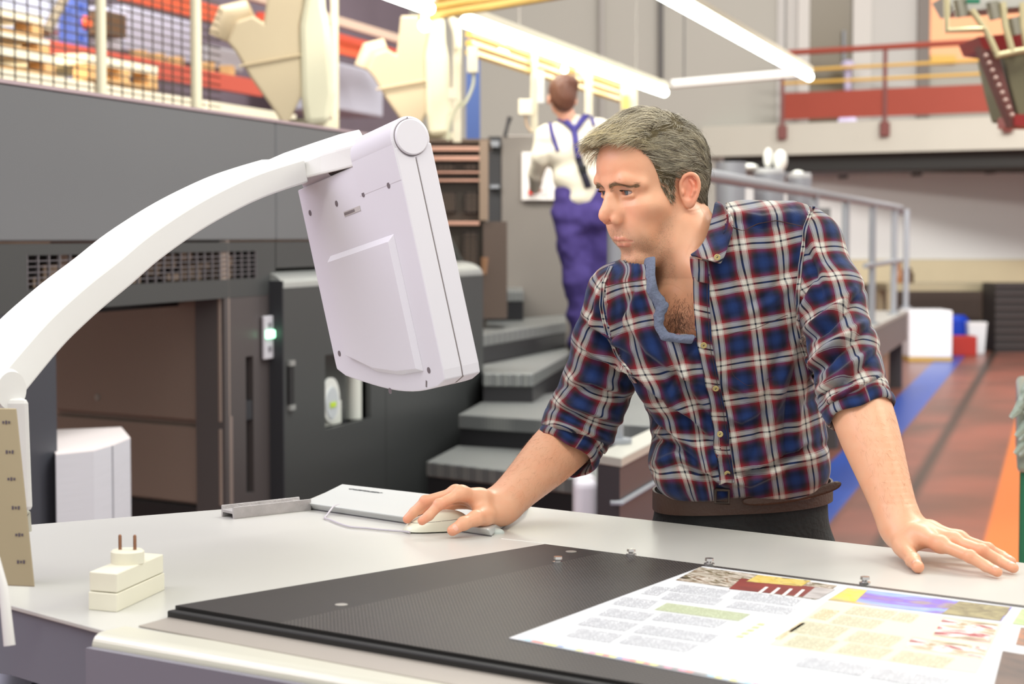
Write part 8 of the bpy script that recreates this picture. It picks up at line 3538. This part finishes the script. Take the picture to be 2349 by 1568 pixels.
axR = J(1282, 1062, 3.165) - J(1330, 985, 3.205)
cuff('rolled_cuff', J(1322, 998, 3.195), axR, 0.0535, 0.046, np.array([0.2, -1, 0.1]), 1.0)
axL = J(1984, 960, 2.885) - J(1952, 880, 2.92)
cuff('rolled_cuff', J(1957, 905, 2.91), axL, 0.0520, 0.040, np.array([0.2, -1, 0.1]), 1.02)

# ---- trousers, belt, shoes
tro_m = mat('trouser_black', rgb(40, 42, 42), 0.85, bump=0.3, bscale=120, var=0.08, vscale=14)
tv_ = Vol((0.16, 2.98, -0.01), (0.66, 3.62, 1.12), 0.006)
pel = J(1702, 1165, 3.225)
sl_, X, Y, Z = tv_.sub(tv_.lo, tv_.lo + tv_.h * tv_.n)
wz = J(1700, 1108, 3.21)[2]
k0 = (np.abs((X - pel[0]) / (0.142 + 0.05 * np.clip(wz - Z, 0, 0.15))) ** 2.4 + np.abs((Y - pel[1] - 0.05 * np.clip(wz - Z, 0, 0.3)) / 0.118) ** 2.4) ** (1 / 2.4)
dpl = (k0 - 1) * 0.11
tv_.D = np.minimum(tv_.D, np.maximum(np.maximum(dpl, Z - wz), (wz - 0.20) - Z)).astype(np.float32)
for s, ky, fy in ((-1, 3.36, 3.44), (1, 3.30, 3.34)):
    hx = pel[0] + s * 0.075
    tv_.cap((hx, 3.26, wz - 0.16), (hx + s * 0.02, ky, 0.50), 0.088, 0.066, 0.05)
    tv_.cap((hx + s * 0.02, ky, 0.50), (hx + s * 0.03, fy + 0.08, 0.07), 0.068, 0.056, 0.02)
TV, TQ = tv_.mesh(2)
TV = TV + vnormals(TV, TQ) * (0.004 * vnoise(TV * np.array([22, 22, 12])))[:, None]
trousers = np_mesh('trousers', TV, TQ, tro_m, man)
tro_b = BVHTree.FromPolygons([tuple(v) for v in TV], [tuple(int(i) for i in q) for q in TQ])
belt_m = mat('belt_brown', rgb(74, 50, 38), 0.45, bump=0.15, bscale=200)
mb = MB()
vs = []
n_ = 64
for zz in (wz - 0.004, wz - 0.036):
    for rr in (1.045, 1.02):
        for j in range(n_):
            a = 2 * math.pi * j / n_
            ca, sa = math.cos(a), math.sin(a)
            e_x = math.copysign(abs(ca) ** (2 / 2.4), ca)
            e_y = math.copysign(abs(sa) ** (2 / 2.4), sa)
            tilt = 0.010 * ca
            vs.append((pel[0] + e_x * 0.1445 * rr, pel[1] + e_y * 0.120 * rr, zz + tilt))
fs = []
for j in range(n_):
    k = (j + 1) % n_
    fs += [(j, k, k + n_, j + n_), (2 * n_ + j, 3 * n_ + j, 3 * n_ + k, 2 * n_ + k), (j, j + 2 * n_, k + 2 * n_, k), (j + n_, k + n_, k + 3 * n_, j + 3 * n_)]
belt = part('belt', MB().add(vs, fs, True), belt_m, man)
tail = [(1700, 1140, 3.085), (1760, 1138, 3.083), (1830, 1128, 3.09), (1880, 1115, 3.10), (1930, 1097, 3.11)]
tl2 = [(1700, 1160, 3.085), (1762, 1158, 3.083), (1834, 1148, 3.09), (1886, 1135, 3.10), (1932, 1118, 3.11)]
tr_ = [[a_, b_] for a_, b_ in zip(tail, tl2)]
o = sheet_px('belt_tail', tr_, belt_m, belt, thick=0.004)
bk_ = [J(1641, 1122, 3.078), J(1641, 1152, 3.078), J(1672, 1154, 3.076), J(1672, 1124, 3.076)]
part('buckle', MB().tube([Vector(p) for p in bk_ + [bk_[0]]], 0.003, 8), mat('buckle_dark', rgb(70, 60, 54), 0.3, 0.7), belt)
for x in (1745, 1762):
    pass
for s, fy in ((-1, 3.44), (1, 3.34)):
    hx = pel[0] + s * 0.105
    sh = MB().sphere((hx, fy - 0.02, 0.045), 0.05, 20, 12, (0.95, 2.6, 0.9))
    part('shoe', sh, mat('shoe_black', rgb(30, 28, 28), 0.4), man)

# ---- dark hair on the open chest
cb3 = BVHTree.FromPolygons([tuple(v) for v in WV], [tuple(int(i) for i in q) for q in HQ])
ch_l = []
for k in range(620):
    x_, y_ = 1555 + rs.normal() * 17, 735 + rs.normal() * 26
    if not (1508 < x_ < 1590 and 670 < y_ < 775):
        continue
    r_ = ray(x_, y_)
    r_.normalize()
    h_, n_2, i_2, d_2 = cb3.ray_cast(EYE, r_)
    if h_ is None:
        continue
    n_2 = np.array(n_2)
    if n_2[1] > 0:
        n_2 = -n_2
    d_ = np.array([rs.normal() * 0.5, -0.1, -0.8 + rs.normal() * 0.5])
    d_ -= n_2 * d_.dot(n_2)
    d_ /= np.linalg.norm(d_)
    L_ = rs.uniform(0.006, 0.014)
    side_ = np.cross(d_, n_2) * rs.normal() * 0.3
    ch_l.append([np.array(h_) + d_ * L_ * t + side_ * L_ * t * t + n_2 * 0.0012 * math.sin(t * 2.5) for t in np.linspace(0, 1, 5)])
A_n = np.array(ch_l)
strands_mesh('chest_hair', A_n, np.full(len(A_n), 0.00012), np.tile(srgb(86, 52, 34), (len(A_n), 1)), hair_m, man)

# ---- fine hair on the forearms
for V_, Q_, wr_, el_, nm in ((RV, RQ, R_wr, R_el, 'arm_hair'), (LV, LQ, L_wr, L_el, 'arm_hair')):
    nv_ = vnormals(V_, Q_)
    ax_ = (wr_ - el_) / np.linalg.norm(wr_ - el_)
    t_ = (V_ - el_) @ ax_ / np.linalg.norm(wr_ - el_)
    if np.median(((V_ - el_ - ((V_ - el_) @ ax_)[:, None] * ax_) * nv_).sum(1)[(t_ > 0.3) & (t_ < 0.8)]) < 0:
        nv_ = -nv_
    cand = np.where((t_ > 0.12) & (t_ < 0.97) & (nv_[:, 0] + nv_[:, 2] * 0.5 > -0.6))[0]
    cand = rs.choice(cand, 650)
    b_ = V_[cand]
    d_ = ax_[None] * 1.0 + rs.normal(size=(650, 3)) * 0.45
    d_ -= nv_[cand] * (d_ * nv_[cand]).sum(1)[:, None] * 0.7
    d_ /= np.linalg.norm(d_, axis=1)[:, None]
    L_ = rs.uniform(0.005, 0.011, (650, 1))
    A_n = np.stack([b_ + d_ * L_ * t + nv_[cand] * 0.0014 * math.sin(t * 2.0) for t in (0, 0.33, 0.66, 1.0)], 1)
    strands_mesh(nm, A_n, np.full(650, 0.00007), np.tile(srgb(150, 104, 66), (650, 1)), hair_m, man)
